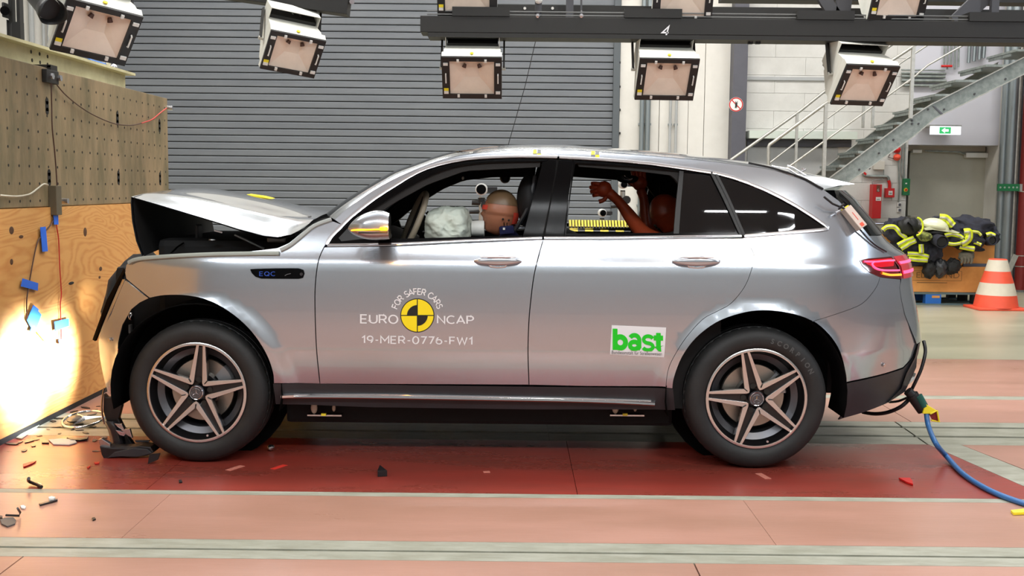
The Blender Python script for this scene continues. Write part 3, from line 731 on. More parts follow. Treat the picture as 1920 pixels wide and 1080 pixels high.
# wire from the rig down to the floor behind the car
tag(MB().tube([U(1004, 78, YR), U(985, 160, YR + 0.05), U(952, 275, YR + 0.1), U(935, 320, YR + .1)], 0.003, 5).build('cable', 'black_cable'), 'thin dark wire hanging from the lighting truss behind the car roof', 'cable')
flood(885, 145, YR - 0.1, 0.0, D2R(36), 0.0, 'left lamp of the three hanging below the long truss', beamz=bz)
flood(1250, 148, YR - 0.1, 0.06, D2R(36), 0.0, 'middle lamp of the three hanging below the long truss', beamz=bz)
flood(1621, 159, YR - 0.1, 0.26, D2R(38), D2R(0), 'right lamp of the three hanging below the long truss', beamz=bz, sc=0.99)
flood(876, -14, YR - 0.12, 0.0, D2R(22), 0.0, 'left of the three lamps standing on top of the long truss', yoke=False)
flood(1281, -6, YR - 0.12, 0.0, D2R(22), 0.0, 'middle of the three lamps standing on top of the long truss', yoke=False)
flood(1688, -6, YR - 0.12, 0.2, D2R(22), 0.0, 'right of the three lamps standing on top of the long truss', yoke=False)
# second, angled rig at top left
Yl = 2.7
a, b_ = U(410, -22, Yl), U(655, 12, Yl)
r2 = thing('lighting_rig', 'short angled black truss end at top left above the shutter', 'truss', (a + b_) / 2)
d = b_ - a; R = Matrix.Rotation(-math.atan2(d.z, d.x), 3, 'Y')
cc = (a + b_) / 2
MB().box(cc, (d.length, 0.16, 0.14), R).build('main_beam', 'rig', r2, bevel=0.004)
MB().box(cc + Vector((0.03, 0.04, 0.1)), (d.length * 0.94, 0.12, 0.07), R).build('upper_beam', 'rig', r2)
MB().cyl(U(660, 3, Yl - 0.1), U(660, 3, Yl + 0.06), 0.02, n=8).build('nut', 'bright_metal', r2)
bzl = U(540, 22, Yl).z
flood(549, 101, Yl - 0.25, D2R(28), D2R(38), D2R(7), 'lamp with white housing hanging from the short angled truss', beamz=bzl, sc=0.86)
rr = random.Random(3)
for k in range(3):
    pts = [U(532 + 8 * k, 17, Yl - 0.1), U(528 + 5 * k, 30 + 3 * k, Yl - 0.05), U(545 + 3 * k, 34 + 2 * k, Yl - 0.1), U(548, 25, Yl - 0.1), U(540 + 2 * k, 42, Yl - 0.05)]
    MB().tube(smoothpts(pts, 5), 0.005, 6).build('loose_cable', 'galv', r2)
flood(181, 60, 0.9, D2R(40), D2R(38), D2R(8), 'largest lamp at top left, over the end of the cream beam', beamz=3.0, sc=0.93)

# ================================================================== STAIRS
YS0, YS1 = 9.2, 10.15
st = thing('staircase', 'galvanised steel staircase rising right behind the car', 'stairs', (4.5, 9.7, 0))
def tread_run(px_list, w):
    pass
n1 = (1546, 349); n2 = (1707, 228); n3 = (1925, 112)
# stringers: bottom edge traced; near and far
def stringer(Y, nm='stringer'):
    b = MB(); k = (Y + DEP) / (YS0 + DEP)
    def w_(p): v = U(p[0], p[1], YS0); v.y = Y; return v
    L = [w_((1500, 366)), w_((1560, 330)), w_((1700, 225)), w_((1745, 196)), w_((1930, 102))]
    H_ = 0.27
    Lb = [w_((1500, 402)), w_((1594, 340)), w_((1715, 254)), w_((1752, 222)), w_((1930, 134))]
    L[0].z, Lb[0].z = max(L[0].z, 0), max(Lb[0].z, 0)
    # extend to the floor
    s = (L[1] - L[2]); s = s / s.z
    L = [L[1] - s * (L[1].z)] + L[1:]; s2 = (Lb[1] - Lb[2]) / (Lb[1] - Lb[2]).z; Lb = [Lb[1] - s2 * Lb[1].z] + Lb[1:]
    for i in range(len(L) - 1):
        b.prism([L[i], L[i + 1], Lb[i + 1], Lb[i]], (0, 0.012, 0))
    b.build(nm, 'galv', st)
    f = MB()
    for E in (L, Lb):
        for i in range(len(E) - 1):
            f.prism([E[i] + Vector((0, -0.03, -0.006)), E[i + 1] + Vector((0, -0.03, -0.006)), E[i + 1] + Vector((0, -0.03, 0.006)), E[i] + Vector((0, -0.03, 0.006))], (0, 0.045, 0))
    f.build(nm + '_flange', 'galv_l', st)
    return L, Lb
Ls, Lbs = stringer(YS0)
stringer(YS1)
# bolts on the near stringer
for (px, py) in ((1611, 318), (1630, 316), (1648, 287), (1675, 262), (1740, 205), (1770, 205), (1827, 176), (1885, 148), (1722, 232), (1710, 226), (1710, 232)):
    p = U(px, py, YS0 - 0.005); MB().cyl(p, p - Vector((0, 0.012, 0)), 0.013, n=8).build('bolt', 'rigcol', st)
MB().prism([U(1748, 199, YS0 - 0.003), U(1752, 199, YS0 - .003), U(1769, 214, YS0 - .003), U(1765, 215, YS0 - .003)], (0, -0.006, 0)).build('splice_joint', 'column', st)
noses = [(1503.5, 338.5), (1537.6, 314.5), (1571, 290), (1605, 264.6), (1639.5, 239), (1674, 213.6), (1707, 189), (1743, 164), (1797, 137), (1850, 110), (1905, 84)]
for i, (px, py) in enumerate(noses):
    p = U(px, py, YS1 - 0.02)
    if p.z < 0.1: continue
    run = 0.28 if i < 7 else 0.42
    MB().bb((p.x, YS0 + 0.012, p.z - 0.01), (p.x + run, YS1, p.z + 0.022)).build('tread', 'galv', st, bevel=0.003)
    MB().bb((p.x + 0.012, YS0 + 0.2, p.z - 0.05), (p.x + 0.03, YS1 - 0.05, p.z - 0.011)).build('tread_nosing', 'galv', st)
    for yy in (YS0 + 0.45, YS0 + 0.75): MB().cyl((p.x + 0.035, yy, p.z - 0.03), (p.x + 0.012, yy, p.z - 0.03), 0.01, n=6).build('bolt', 'rigcol', st)
s_ = (U(noses[1][0], noses[1][1], YS1) - U(noses[0][0], noses[0][1], YS1))
p = U(noses[0][0], noses[0][1], YS1 - 0.02)
while p.z - 0.18 > 0.1:
    p = p - Vector((0.25, 0, 0.18))
    MB().bb((p.x, YS0 + 0.012, p.z - 0.01), (p.x + 0.28, YS1, p.z + 0.022)).build('tread', 'galv', st, bevel=0.003)
def rail(name, pix, Y, r, m='galv_l'):
    return MB().tube([U(a, b_, Y) for a, b_ in pix], r, 10).build(name, m, st, smooth=60)
YA, YB = YS0 - 0.03, YS1 + 0.03
def down(pix, Y): # continue a rail of given pixels downward to the floor
    return pix
rail('handrail', [(1441, 350), (1441, 276), (1443, 271), (1449, 267), (1545, 196), (1550, 193), (1700, 95), (1725, 78)], YA, 0.022)
rail('middle_rail', [(1400, 373), (1472, 318), (1640, 197), (1720, 140)], YA, 0.013)
rail('middle_rail', [(1700, 156), (1740, 122), (1802, 87), (1840, 66)], YA, 0.013)
rail('handrail', [(1362, 306), (1500, 208), (1545, 172), (1620, 120), (1700, 64)], YB, 0.022)
rail('middle_rail', [(1444, 305), (1550, 223), (1600, 187), (1690, 117), (1740, 84)], YB, 0.013)
for (px, pt, pb, Y) in ((1549, 193, 345, YA), (1713, 84, 222, YA)):
    a = U(px, pt, Y); MB().bb((a.x - 0.022, Y - 0.02, U(px, pb, Y).z), (a.x + 0.022, Y + 0.02, a.z)).build('baluster', 'galv_l', st)
for (px, pt, pb, Y) in ((1495, 210, 330, YB), (1641, 105, 240, YB), (1623, 105, 240, YB + 0.5)):
    a = U(px, pt, Y); MB().bb((a.x - 0.018, Y - 0.018, U(px, pb, Y).z), (a.x + 0.018, Y + 0.018, a.z)).build('baluster', 'galv_l', st)
a = U(1441, 350, YA); MB().cyl((a.x, YA, 0), (a.x, YA, a.z), 0.022, n=10).build('baluster', 'galv_l', st)
a = U(1362, 306, YB); b0 = U(1400, 373, YA)
MB().cyl((a.x - .0, YB, 0.9), a, 0.022, n=10).build('handrail_end', 'galv_l', st)
MB().cyl((1.9, YB, 0), (a.x, YB, 0.9), 0.022, n=10).build('handrail_foot', 'galv_l', st)
# ================================================================== WALL THINGS at right
def wthing(name, label, cat, px, py, group=None, Y=YW): return thing(name, label, cat, U(px, py, Y), group)
# prohibition sign on the column
Yc = YW - 0.25
p = U(1380, 196, Yc)
sg = thing('prohibition_sign', 'round red ringed sign with figure struck through, on the grey column', 'sign', p)
R_ = 0.105
MB().cyl(p, p + Vector((0, -0.004, 0)), R_, n=40).build('plate', 'white_plastic', sg)
b = MB(); n = 48
b.grid([[p + Vector((r * math.cos(2 * PI * i / n), -0.006, r * math.sin(2 * PI * i / n))) for i in range(n)] for r in (R_ * 0.82, R_ * 0.97)], closed=True).build('red_ring', 'red_paint', sg)
MB().box(p + Vector((0, -0.0065, 0)), (0.014, 0.002, R_ * 1.7), Matrix.Rotation(-PI / 4, 3, 'Y')).build('red_bar', 'red_paint', sg)
fig = MB(); cp = p + Vector((0, -0.008, 0))
fig.sphere(cp + Vector((0.002, 0, 0.022)), 1, (0.009, 0.001, 0.011), 12, 8)
fig.prism([cp + Vector(v) for v in ((-0.016, 0, 0.01), (0.018, 0, 0.012), (0.014, 0, -0.02), (0.01, 0, -0.052), (0.002, 0, -0.052), (0, 0, -0.028), (-0.006, 0, -0.052), (-0.018, 0, -0.05), (-0.012, 0, -0.018))], (0, -0.001, 0))
fig.prism([cp + Vector(v) for v in ((0.013, 0, 0.01), (0.019, 0, 0.01), (0.022, 0, 0.05), (0.016, 0, 0.05))], (0, -0.001, 0)).prism([cp + Vector(v) for v in ((-0.012, 0, 0.01), (-0.006, 0, 0.01), (-0.004, 0, 0.048), (-0.01, 0, 0.048))], (0, -0.001, 0))
fig.build('figure', 'black_print', sg)
# exit sign
Ye = YW - 0.5
t = thing('exit_sign', 'lit white and green emergency exit sign above the grey door', 'sign', U(1772, 244, Ye))
a, b_ = U(1745, 252, Ye), U(1802, 237, Ye)
MB().bb((a.x, Ye, a.z), (b_.x, Ye + 0.04, b_.z)).build('light_panel', 'exit_lit', t)
MB().bb((a.x - 0.01, Ye, b_.z), (b_.x + 0.01, Ye + 0.5, b_.z + 0.02)).build('bracket', 'galv_l', t)
MB().bb((U(1761, 250, Ye).x, Ye - 0.004, U(1761, 250.5, Ye).z), (U(1783, 240, Ye).x, Ye, U(1783, 238.5, Ye).z)).build('green_field', 'exit_green', t)
c = U(1772, 244.5, Ye - 0.005)
MB().prism([c + Vector(v) for v in ((-.05, 0, 0), (0, 0, .038), (0, 0, .016), (.05, 0, .016), (.05, 0, -.016), (0, 0, -.016), (0, 0, -.038))], (0, -0.001, 0)).build('arrow', 'exit_lit', t)
# alarm lamps
for (px, py, m, lab) in ((1681, 281, 'red_paint', 'red round alarm beacon, the upper of two beside the door'), (1681, 295, 'cone', 'orange round alarm beacon, the lower of two beside the door')):
    p = U(px, py, YW); t = thing('alarm_beacon', lab, 'lamp', p)
    MB().cyl(p, p + Vector((0, -0.04, 0)), 0.05, n=20).build('base', m, t); MB().sphere(p + Vector((0, -0.045, 0)), 0.045, (1, 0.8, 0.8), 16, 10).build('dome', m, t, smooth=60)
    MB().tube([p + Vector((-0.1, -0.01, 0.06)), p + Vector((-0.13, -0.02, 0.0)), p + Vector((-0.05, -0.02, -0.02))], 0.006, 6).build('cable', 'brown_cable', t)
# red fire box
def wbox(name, label, cat, x0, y0, x1, y1, m, dep=0.12, Y=YW, bev=0.006):
    a, b_ = U(x0, y1, Y), U(x1, y0, Y); t = thing(name, label, cat, ((a.x + b_.x) / 2, Y, a.z))
    MB().bb((a.x, Y - dep, a.z), (b_.x, Y, b_.z)).build('body', m, t, bevel=bev); return t, a, b_
t, a, b_ = wbox('extinguisher_cabinet', 'tall narrow red cabinet on the white wall', 'cabinet', 1628.5, 346, 1647.5, 409, 'red_paint', 0.16)
MB().bb((a.x + 0.05, YW - 0.165, b_.z - 0.11), (a.x + 0.1, YW - 0.16, b_.z - 0.01)).build('brown_label', mat('brown_label', (110, 60, 36), 0.5), t)
lettering('print', 'G', 'white', (a.x + 0.06, YW - 0.167, b_.z - 0.10), (1, 0, 0), (0, 0, 1), 0.04, t, width=0.025, height=0.035)
MB().bb((a.x + 0.045, YW - 0.165, b_.z - 0.24), (b_.x - 0.01, YW - 0.16, b_.z - 0.185)).build('white_label', 'white_plastic', t)
MB().bb((a.x + 0.055, YW - 0.167, b_.z - 0.225), (b_.x - 0.03, YW - 0.165, b_.z - 0.215)).build('print', 'grey_print', t)
t, a, b_ = wbox('fire_alarm', 'small square red fire alarm box with white label', 'alarm box', 1657, 353, 1675, 370, 'red_paint', 0.07)
MB().bb((a.x + 0.045, YW - 0.075, a.z + 0.035), (b_.x - 0.035, YW - 0.07, b_.z - 0.04)).build('white_label', 'white_plastic', t)
for dz in (0.05, 0.065): MB().bb((a.x + 0.055, YW - 0.077, a.z + dz), (b_.x - 0.045, YW - 0.075, a.z + dz + 0.006)).build('print', 'black_print', t)
t, a, b_ = wbox('emergency_button_box', 'green box with red button on the wall beside the door', 'switch box', 1690, 335, 1703.5, 366, 'green_paint', 0.08)
c = U(1698.5, 356, YW - 0.085)
star = [c + Vector((r * math.cos(PI * i / 8), 0, r * math.sin(PI * i / 8))) for i in range(16) for r in [0.034 if i % 2 else 0.022]]
MB().prism(star, (0, 0.004, 0)).build('yellow_star', 'yellow', t); MB().cyl(c, c + Vector((0, -0.02, 0)), 0.017, n=14).build('button', 'red_paint', t)
MB().bb(c + Vector((-0.01, 0, 0.085)), c + Vector((0.015, 0.004, 0.105))).build('white_label', 'white_plastic', t)
for (y0, lab) in ((380, 'upper of two small grey sockets on the wall'), (390, 'lower of two small grey sockets on the wall')):
    t, a, b_ = wbox('wall_socket', lab, 'socket', 1681, y0, 1688, y0 + 8, 'white_plastic', 0.05)
    MB().bb((a.x + 0.01, YW - 0.055, a.z + 0.012), (b_.x - 0.006, YW - 0.05, b_.z - 0.01)).build('cover', 'column', t)
# conduit and small pipes
def wpipe(pix, r, m, label, Y=YW - 0.03, cat='pipe', name='pipe'):
    return tag(MB().tube(smoothpts([U(a, b_, Y) for a, b_ in pix], 3), r, 8).build(name, m, smooth=60), label, cat)
wpipe([(1689, 262), (1685, 300), (1686, 350), (1685, 381)], 0.010, 'galv', 'left of three thin grey conduits beside the grey door')
wpipe([(1693, 262), (1691, 300), (1690, 325), (1693, 334)], 0.010, 'galv', 'middle of three thin grey conduits beside the grey door')
wpipe([(1698, 262), (1696, 300), (1695, 334)], 0.010, 'galv', 'right of three thin grey conduits beside the grey door')
wpipe([(1618, 323), (1624, 330), (1655, 331), (1664, 332), (1667, 340), (1668, 353)], 0.022, 'galv', 'bent grey pipe leading to the small red alarm box')
wpipe([(1617, 322), (1623, 328)], 0.024, 'red_paint', 'red end of the bent pipe at its left')
wpipe([(1666, 338), (1668, 345), (1668, 353)], 0.024, 'red_paint', 'red end of the bent pipe above the alarm box', Y=YW - 0.035)
wpipe([(1657, 303), (1657, 328), (1655, 336), (1637, 339), (1636, 346)], 0.006, 'galv', 'thin wire curling down to the tall red cabinet', cat='cable', name='cable')
wpipe([(1640, 419.5), (1740, 421), (1760, 421)], 0.03, 'bright_metal', 'bright horizontal steel tube behind the jackets', Y=YW - 0.3)
t, a, b_ = wbox('wall_box', 'flat pale box on wall below the stair stringer', 'box', 1636, 302, 1657, 318, mat('pale_box', (196, 192, 182), 0.6), 0.06)
# horizontal pipes / vertical cable runs under and behind the stairs, upper right
for i, (y0, r) in enumerate(((131, .012), (137, .016), (143, .02), (151, .026), (160, .02))):
    wpipe([(1690, y0), (1772 + 2 * (i % 2), y0 + 1)], r, 'galv', ['topmost', 'second', 'third', 'fourth', 'lowest'][i] + ' of five horizontal grey pipes behind the stair rail', Y=YW - 0.06)
for i, px in enumerate((1770, 1776, 1783, 1790, 1797)):
    wpipe([(px + 1, 80), (px, 126 + 4 * (i % 2))], 0.013, 'galv', ['leftmost', 'second', 'third', 'fourth', 'rightmost'][i] + ' of five thin vertical conduits at the top above the stairs', Y=YW - 0.06)
wpipe([(1765, 124), (1785, 124)], 0.018, 'red_paint', 'small red bracket at the foot of the vertical conduits', Y=YW - 0.09, cat='bracket', name='bracket')
for i, px in enumerate((1818, 1828, 1838, 1846, 1900)):
    wpipe([(px + 1, 70), (px - 2, 118 - i * 3)], 0.026, 'pipe', ['leftmost', 'second', 'third', 'fourth', 'rightmost'][i] + ' of the thick zinc ducts at top right above the stairs', Y=YW - 0.1)
# big vertical ducts at the far right
xs_ = [(1872, 0.05, 'pipe', 'pale zinc'), (1884, 0.075, 'pipe', 'wide zinc'), (1897, 0.045, 'galv_l', 'bright silver'), (1908, 0.05, 'column', 'dark grey')]
for (px, r, m, nm) in xs_:
    x = U(px, 400, YW - 0.2).x
    tag(MB().cyl((x, YW - 0.2 - r, 0.0), (x, YW - 0.2 - r, 5.0), r, n=20).build('pipe', m, smooth=60), nm + ' vertical pipe at the right edge beside the door', 'pipe')
x = U(1916, 450, YW - 0.4).x
t = thing('pipe', 'dark red vertical pipe at the far right edge', 'pipe', (x, YW - 0.4, 0))
MB().cyl((x, YW - 0.4, 0.0), (x, YW - 0.4, 5.0), 0.075, n=20).build('pipe_run', 'dkred', t, smooth=60)
for py in (480, 500, 360): 
    z_ = U(1916, py, YW - 0.4).z; MB().cyl((x, YW - 0.4, z_), (x, YW - 0.4, z_ + 0.012), 0.082, n=20).build('pipe_band', 'galv_l', t, smooth=40)
MB().cyl((x, YW - 0.4, 0), (x, YW - 0.4, 0.03), 0.13, n=20).build('foot_flange', 'rigrail', t)
t = thing('pipe_bracket', 'green perforated steel bracket clamped across the vertical pipes', 'bracket', U(1895, 351, YW - 0.5))
a, b_ = U(1870, 358, YW - 0.42), U(1911, 345, YW - 0.42)
MB().bb((a.x, YW - 0.43, a.z), (b_.x, YW - 0.4, b_.z)).build('channel', 'green_paint', t)
for px in (1876, 1884, 1892, 1900, 1907):
    c = U(px, 351.5, YW - 0.435); MB().cyl(c, c + Vector((0, 0.01, 0)), 0.015, n=8).build('slot_hole', mat('pale_slot', (150, 170, 155), 0.6) if 'ps' not in M else M['ps'], t)
MB().bb((b_.x, YW - 0.45, a.z), (b_.x + 0.08, YW - 0.38, b_.z)).build('clamp', 'galv_l', t)
a, b_ = U(1905, 478, YW - 0.6), U(1889, 512, YW - 0.6); d = b_ - a
tag(MB().box((a + b_) / 2, (0.08, 0.01, d.length), Matrix.Rotation(math.atan2(d.x, d.z), 3, 'Y')).build('brace', 'galv_l'), 'slanting flat steel brace behind the traffic cone', 'brace')
# ================================================================== BOXES, JACKETS, CONE
YX = 8.55
def cbox(name, label, x0, x1, z0, z1, y0, y1, print_=None):
    t = thing(name, label, 'box', ((x0 + x1) / 2, (y0 + y1) / 2, z0))
    MB().bb((x0, y0, z0), (x1, y1, z1)).build('carton', 'card', t, bevel=0.008); return t
xr = U(1849, 520, YX).x; xr2 = U(1862, 470, YX + 0.1).x; x00 = 4.2
zp = U(1780, 548, YX).z; zm = U(1800, 500, YX).z; zu = U(1800, 440, YX).z
pl = thing('pallet', 'grey green pallet with blue block under the cardboard box', 'pallet', ((x00 + xr) / 2, YX + 0.4, 0))
for yy in (YX + 0.0, YX + 0.2, YX + 0.4, YX + 0.6, YX + 0.78):
    MB().bb((x00, yy, zp - 0.03), (xr, yy + 0.12, zp - 0.002)).build('deck_board', 'pallet', pl)
for yy in (YX + 0.0, YX + 0.4, YX + 0.78):
    MB().bb((x00, yy, 0.0), (xr, yy + 0.1, 0.018)).build('bottom_board', 'pallet', pl)
    for k, xx in enumerate((x00 + 0.1, U(1750, 560, YX).x, xr - 0.16)):
        MB().bb((xx - 0.1 if k == 1 else xx, yy, 0.018), (xx + 0.1, yy + 0.1, zp - 0.03)).build('block', 'pallet_blue' if k == 1 else 'slot', pl)
MB().bb((U(1750, 560, YX).x - 0.02, YX - 0.004, zp - 0.075), (U(1750, 560, YX).x + 0.08, YX, zp - 0.045)).build('torn_label', 'card', pl)
b1 = cbox('cardboard_box', 'large lower cardboard box with printed frame, standing on the pallet', x00, xr, zp, zm, YX, YX + 0.85)
a = U(1707, 527, YX - 0.002); 
lettering('print', 'ELLMOND', 'card_print', U(1718, 521, YX - 0.002), (1, 0, 0), (0, 0, 1), 0.1, b1, width=U(1799, 520, YX).x - U(1718, 520, YX).x, height=0.075)
fr_ = MB(); a, b_ = U(1700, 526, YX - 0.002), U(1803, 509, YX - 0.002)
for (p, q) in (((a.x, a.z), (b_.x, a.z + 0.005)), ((a.x, b_.z), (b_.x, b_.z + 0.005)), ((b_.x, a.z), (b_.x + 0.005, b_.z + 0.005))):
    fr_.bb((p[0], YX - 0.003, p[1]), (q[0], YX - 0.001, q[1]))
fr_.build('print_frame', 'card_print', b1)
MB().bb((U(1719, 530, YX).x, YX - 0.003, U(1719, 530.5, YX).z), (U(1776, 530, YX).x, YX - 0.001, U(1719, 529, YX).z)).build('print_line', 'card_print', b1)
b2 = cbox('cardboard_box', 'upper cardboard box half covered by the jackets', x00 + 0.2, xr2, zm + 0.01, zu, YX + 0.05, YX + 0.8)
MB().bb((U(1808, 495, YX).x, YX + 0.03, zm - 0.0), (xr2 + 0.03, YX + 0.05, zm + 0.04)).build('open_flap', mat('flap_grey_blue', (84, 92, 108), 0.7), b2)
# traffic cone
YC = 8.15
c = U(1867, 571, YC); cx = c.x
cn = thing('traffic_cone', 'orange and white banded traffic cone on a flat orange base', 'cone', (cx, YC, 0))
MB().bb((cx - 0.31, YC - 0.25, 0.0), (cx + 0.31, YC + 0.25, 0.03)).build('base', 'cone', cn, bevel=0.01)
zs = [U(1867, p, YC).z for p in (570, 552, 529.5, 508, 487)]
zs[0] = 0.03
rs = [0.265, 0.238, 0.198, 0.15, 0.112]
for i in range(4):
    MB().lathe([(rs[i], zs[i]), (rs[i + 1], zs[i + 1])], (cx, YC, 0), (0, 0, 1), 36).build('band', 'cone' if i % 2 == 0 else 'cone_white', cn, smooth=60, label='orange band' if i % 2 == 0 else 'white band')
MB().lathe([(rs[4], zs[4]), (0.10, zs[4] + 0.012), (0.0, zs[4] + 0.012)], (cx, YC, 0), (0, 0, 1), 30).build('cap', 'cone', cn, smooth=60)
# ---------------- heap of fire jackets: draped cloth lumps with bands following the surface
def heap_fn(seed):
    return lambda d: 1 + 0.22 * noise.noise(Vector(d) * 1.7 + Vector((seed, 0, 0))) + 0.2 * noise.noise(Vector(d) * 4.1 + Vector((0, seed, 0)))
def lump(px, py, Y, wpx, hpx, dep, seed, ang=0.0):
    c = U(px, py, Y); k = (Y + DEP) / F
    R = Matrix.Rotation(ang, 3, 'Y')
    return MB().sphere(c, 1, (wpx * k / 2, dep, hpx * k / 2), 36, 22, R=R, fn=heap_fn(seed)), c
def band(pix, Y, wpx, m, parent, name='reflective_band'):
    """a strip lying over the front of the jackets, with a silver middle"""
    pts = smoothpts([U(a, b_, Y) for a, b_ in pix], 5); k = wpx * 1.2 * (Y + DEP) / F / 2
    rows = []; sil = []
    for i, p in enumerate(pts):
        t_ = pts[min(i + 1, len(pts) - 1)] - pts[max(i - 1, 0)]; nrm = Vector((-t_.z, 0, t_.x)).normalized()
        yy = 0.008 * math.sin(i * 1.3)
        rows.append([p + nrm * k + Vector((0, 0.012 + yy, 0)), p + nrm * k * 0.4 + Vector((0, yy, 0)), p - nrm * k * 0.4 + Vector((0, yy, 0)), p - nrm * k + Vector((0, 0.012 + yy, 0))])
        sil.append([p + nrm * k * 0.33 + Vector((0, yy - 0.005, 0)), p - nrm * k * 0.33 + Vector((0, yy - 0.005, 0))])
    o = MB().grid(rows).build(name, m, parent, smooth=60, solid=0.004)
    MB().grid(sil).build('silver_strip', 'reflective', o if False else parent, smooth=60, solid=0.002)
j1 = thing('fire_jacket', 'navy firefighter jacket with yellow bands, leftmost of the heap, right beside the car', 'jacket', U(1700, 470, 8.6), 'fire jackets heaped on the boxes')
for k_, (px, py, w_, h_, dp, sd, an) in enumerate(((1688, 432, 62, 48, 0.16, 1, 0.2), (1715, 462, 84, 44, 0.16, 2, 0.2), (1712, 484, 70, 30, 0.12, 3, 0.0), (1745, 470, 40, 50, 0.15, 4, 0.0))):
    lump(px, py, 8.45, w_, h_, dp, sd, an)[0].build(['body', 'sleeve', 'hem', 'sleeve'][k_], 'jacket', j1, smooth=60)
Yf = 8.27
band([(1656, 432), (1663, 426), (1678, 426), (1688, 437), (1700, 447)], Yf, 7, 'hivis', j1)
band([(1684, 460), (1698, 452), (1714, 446)], Yf - 0.02, 7, 'hivis', j1); band([(1690, 467), (1704, 458), (1718, 451)], Yf - 0.02, 7, 'hivis', j1)
band([(1728, 458), (1728, 475)], Yf - 0.02, 8, 'hivis', j1)
band([(1702, 476), (1722, 477), (1742, 482)], Yf, 7, 'hivis', j1); band([(1704, 485), (1722, 487), (1740, 488)], Yf, 7, 'hivis', j1)
j2 = thing('fire_jacket', 'dark grey firefighter jacket spread on top at the right of the heap', 'jacket', U(1810, 430, 8.7), 'fire jackets heaped on the boxes')
for k_, (px, py, w_, h_, dp, sd, an) in enumerate(((1775, 428, 90, 40, 0.25, 5, 0.1), (1822, 428, 92, 44, 0.25, 6, 0.15), (1848, 438, 44, 36, 0.2, 7, 0.3), (1796, 446, 90, 26, 0.2, 8, 0.1))):
    lump(px, py, 8.65, w_, h_, dp, sd, an)[0].build(['body', 'body', 'sleeve', 'hem'][k_] if k_ != 1 else 'back', 'jacket', j2, smooth=60)
MB().cyl(U(1852, 451, 8.5), U(1862, 451, 8.36), 0.06, 0.055, n=18, cap=False).build('cuff', 'jacket', j2, smooth=60, solid=0.012)
MB().cyl(U(1858, 451, 8.4), U(1859, 451, 8.38), 0.045, n=18).build('cuff_opening', 'slot', j2)
band([(1850, 441), (1858, 439), (1866, 443)], 8.40, 7, 'hivis', j2)
band([(1762, 408), (1775, 410), (1784, 420), (1788, 424)], 8.36, 12, 'hivis', j2); band([(1735, 416), (1750, 413), (1762, 414)], 8.4, 6, 'hivis', j2)
j3 = thing('fire_jacket', 'crumpled jacket with wide yellow bands in the middle of the heap', 'jacket', U(1795, 450, 8.4), 'fire jackets heaped on the boxes')
for k_, (px, py, w_, h_, dp, sd, an) in enumerate(((1790, 450, 84, 26, 0.16, 11, 0.1), (1822, 450, 46, 40, 0.14, 12, 0.0), (1812, 462, 60, 16, 0.1, 13, 0.15))):
    lump(px, py, 8.42, w_, h_, dp, sd, an)[0].build(['body', 'sleeve', 'hem'][k_], 'jacket', j3, smooth=60)
band([(1772, 442), (1785, 439), (1800, 443), (1806, 448)], 8.25, 7, 'hivis', j3); band([(1808, 436), (1818, 436), (1815, 450), (1803, 457)], 8.24, 12, 'hivis', j3)
band([(1822, 434), (1835, 436), (1840, 442)], 8.27, 4, 'hivis', j3); band([(1800, 462), (1815, 465), (1828, 467)], 8.27, 8, 'hivis', j3)
band([(1827, 454), (1835, 457), (1840, 459)], 8.27, 5, 'hivis', j3); band([(1776, 456), (1790, 458), (1803, 455)], 8.24, 5, 'hivis', j3)
# helmets
p = U(1752, 427, 8.35)
hm = thing('fire_helmet', 'pale luminous firefighter helmet with brim lying on the jackets', 'helmet', p)
MB().sphere(p, 0.17, (1.05, 0.8, 0.72), 28, 14, R=Matrix.Rotation(0.2, 3, 'Y'), fn=lambda d: 1 if d.z > -0.1 else max(0.15, 1 + d.z * 0.9)).build('shell', 'helmet', hm, smooth=70)
MB().prism([U(a, b_, 8.24) for a, b_ in ((1733, 428), (1752, 424), (1775, 427), (1800, 436), (1797, 438), (1770, 434), (1750, 431), (1735, 432))], (0, 0.05, 0)).build('brim', 'helmet', hm, bevel=0.004)
MB().cyl(U(1782, 429, 8.21), U(1782, 429, 8.24), 0.016, n=12).build('vent', 'slot', hm)
MB().sphere(U(1756, 436, 8.32), 0.11, (1.2, 0.6, 0.4), 16, 8).build('liner', 'black', hm, smooth=60)
p = U(1703, 424, 8.3)
hm = thing('fire_helmet', 'overturned black lined helmet with yellow rim at the left of the heap', 'helmet', p)
MB().sphere(p, 0.12, (1.1, 0.8, 0.9), 20, 12, fn=heap_fn(21)).build('liner', 'black', hm, smooth=60)
MB().tube([p + Vector((0.06, -0.1, 0)) + Vector((0.08 * math.cos(t_), -0.02, 0.11 * math.sin(t_))) for t_ in [i * 0.3 - 1.5 for i in range(11)]], 0.012, 8).build('rim', 'hivis', hm, smooth=60)
MB().tube([p + Vector((-0.05, -0.11, 0.05)), p + Vector((0, -0.12, 0)), p + Vector((0.03, -0.11, -0.06))], 0.012, 8).build('strap', 'black_gloss', hm)
p = U(1735, 442, 8.28)
tag(lump(1734, 444, 8.25, 28, 16, 0.07, 31)[0].build('camouflage_glove', mat('camouflage_cloth', (150, 158, 74), 0.8, c2=(52, 56, 34), vs=18), smooth=60), 'camouflage patterned glove between the two helmets', 'glove')
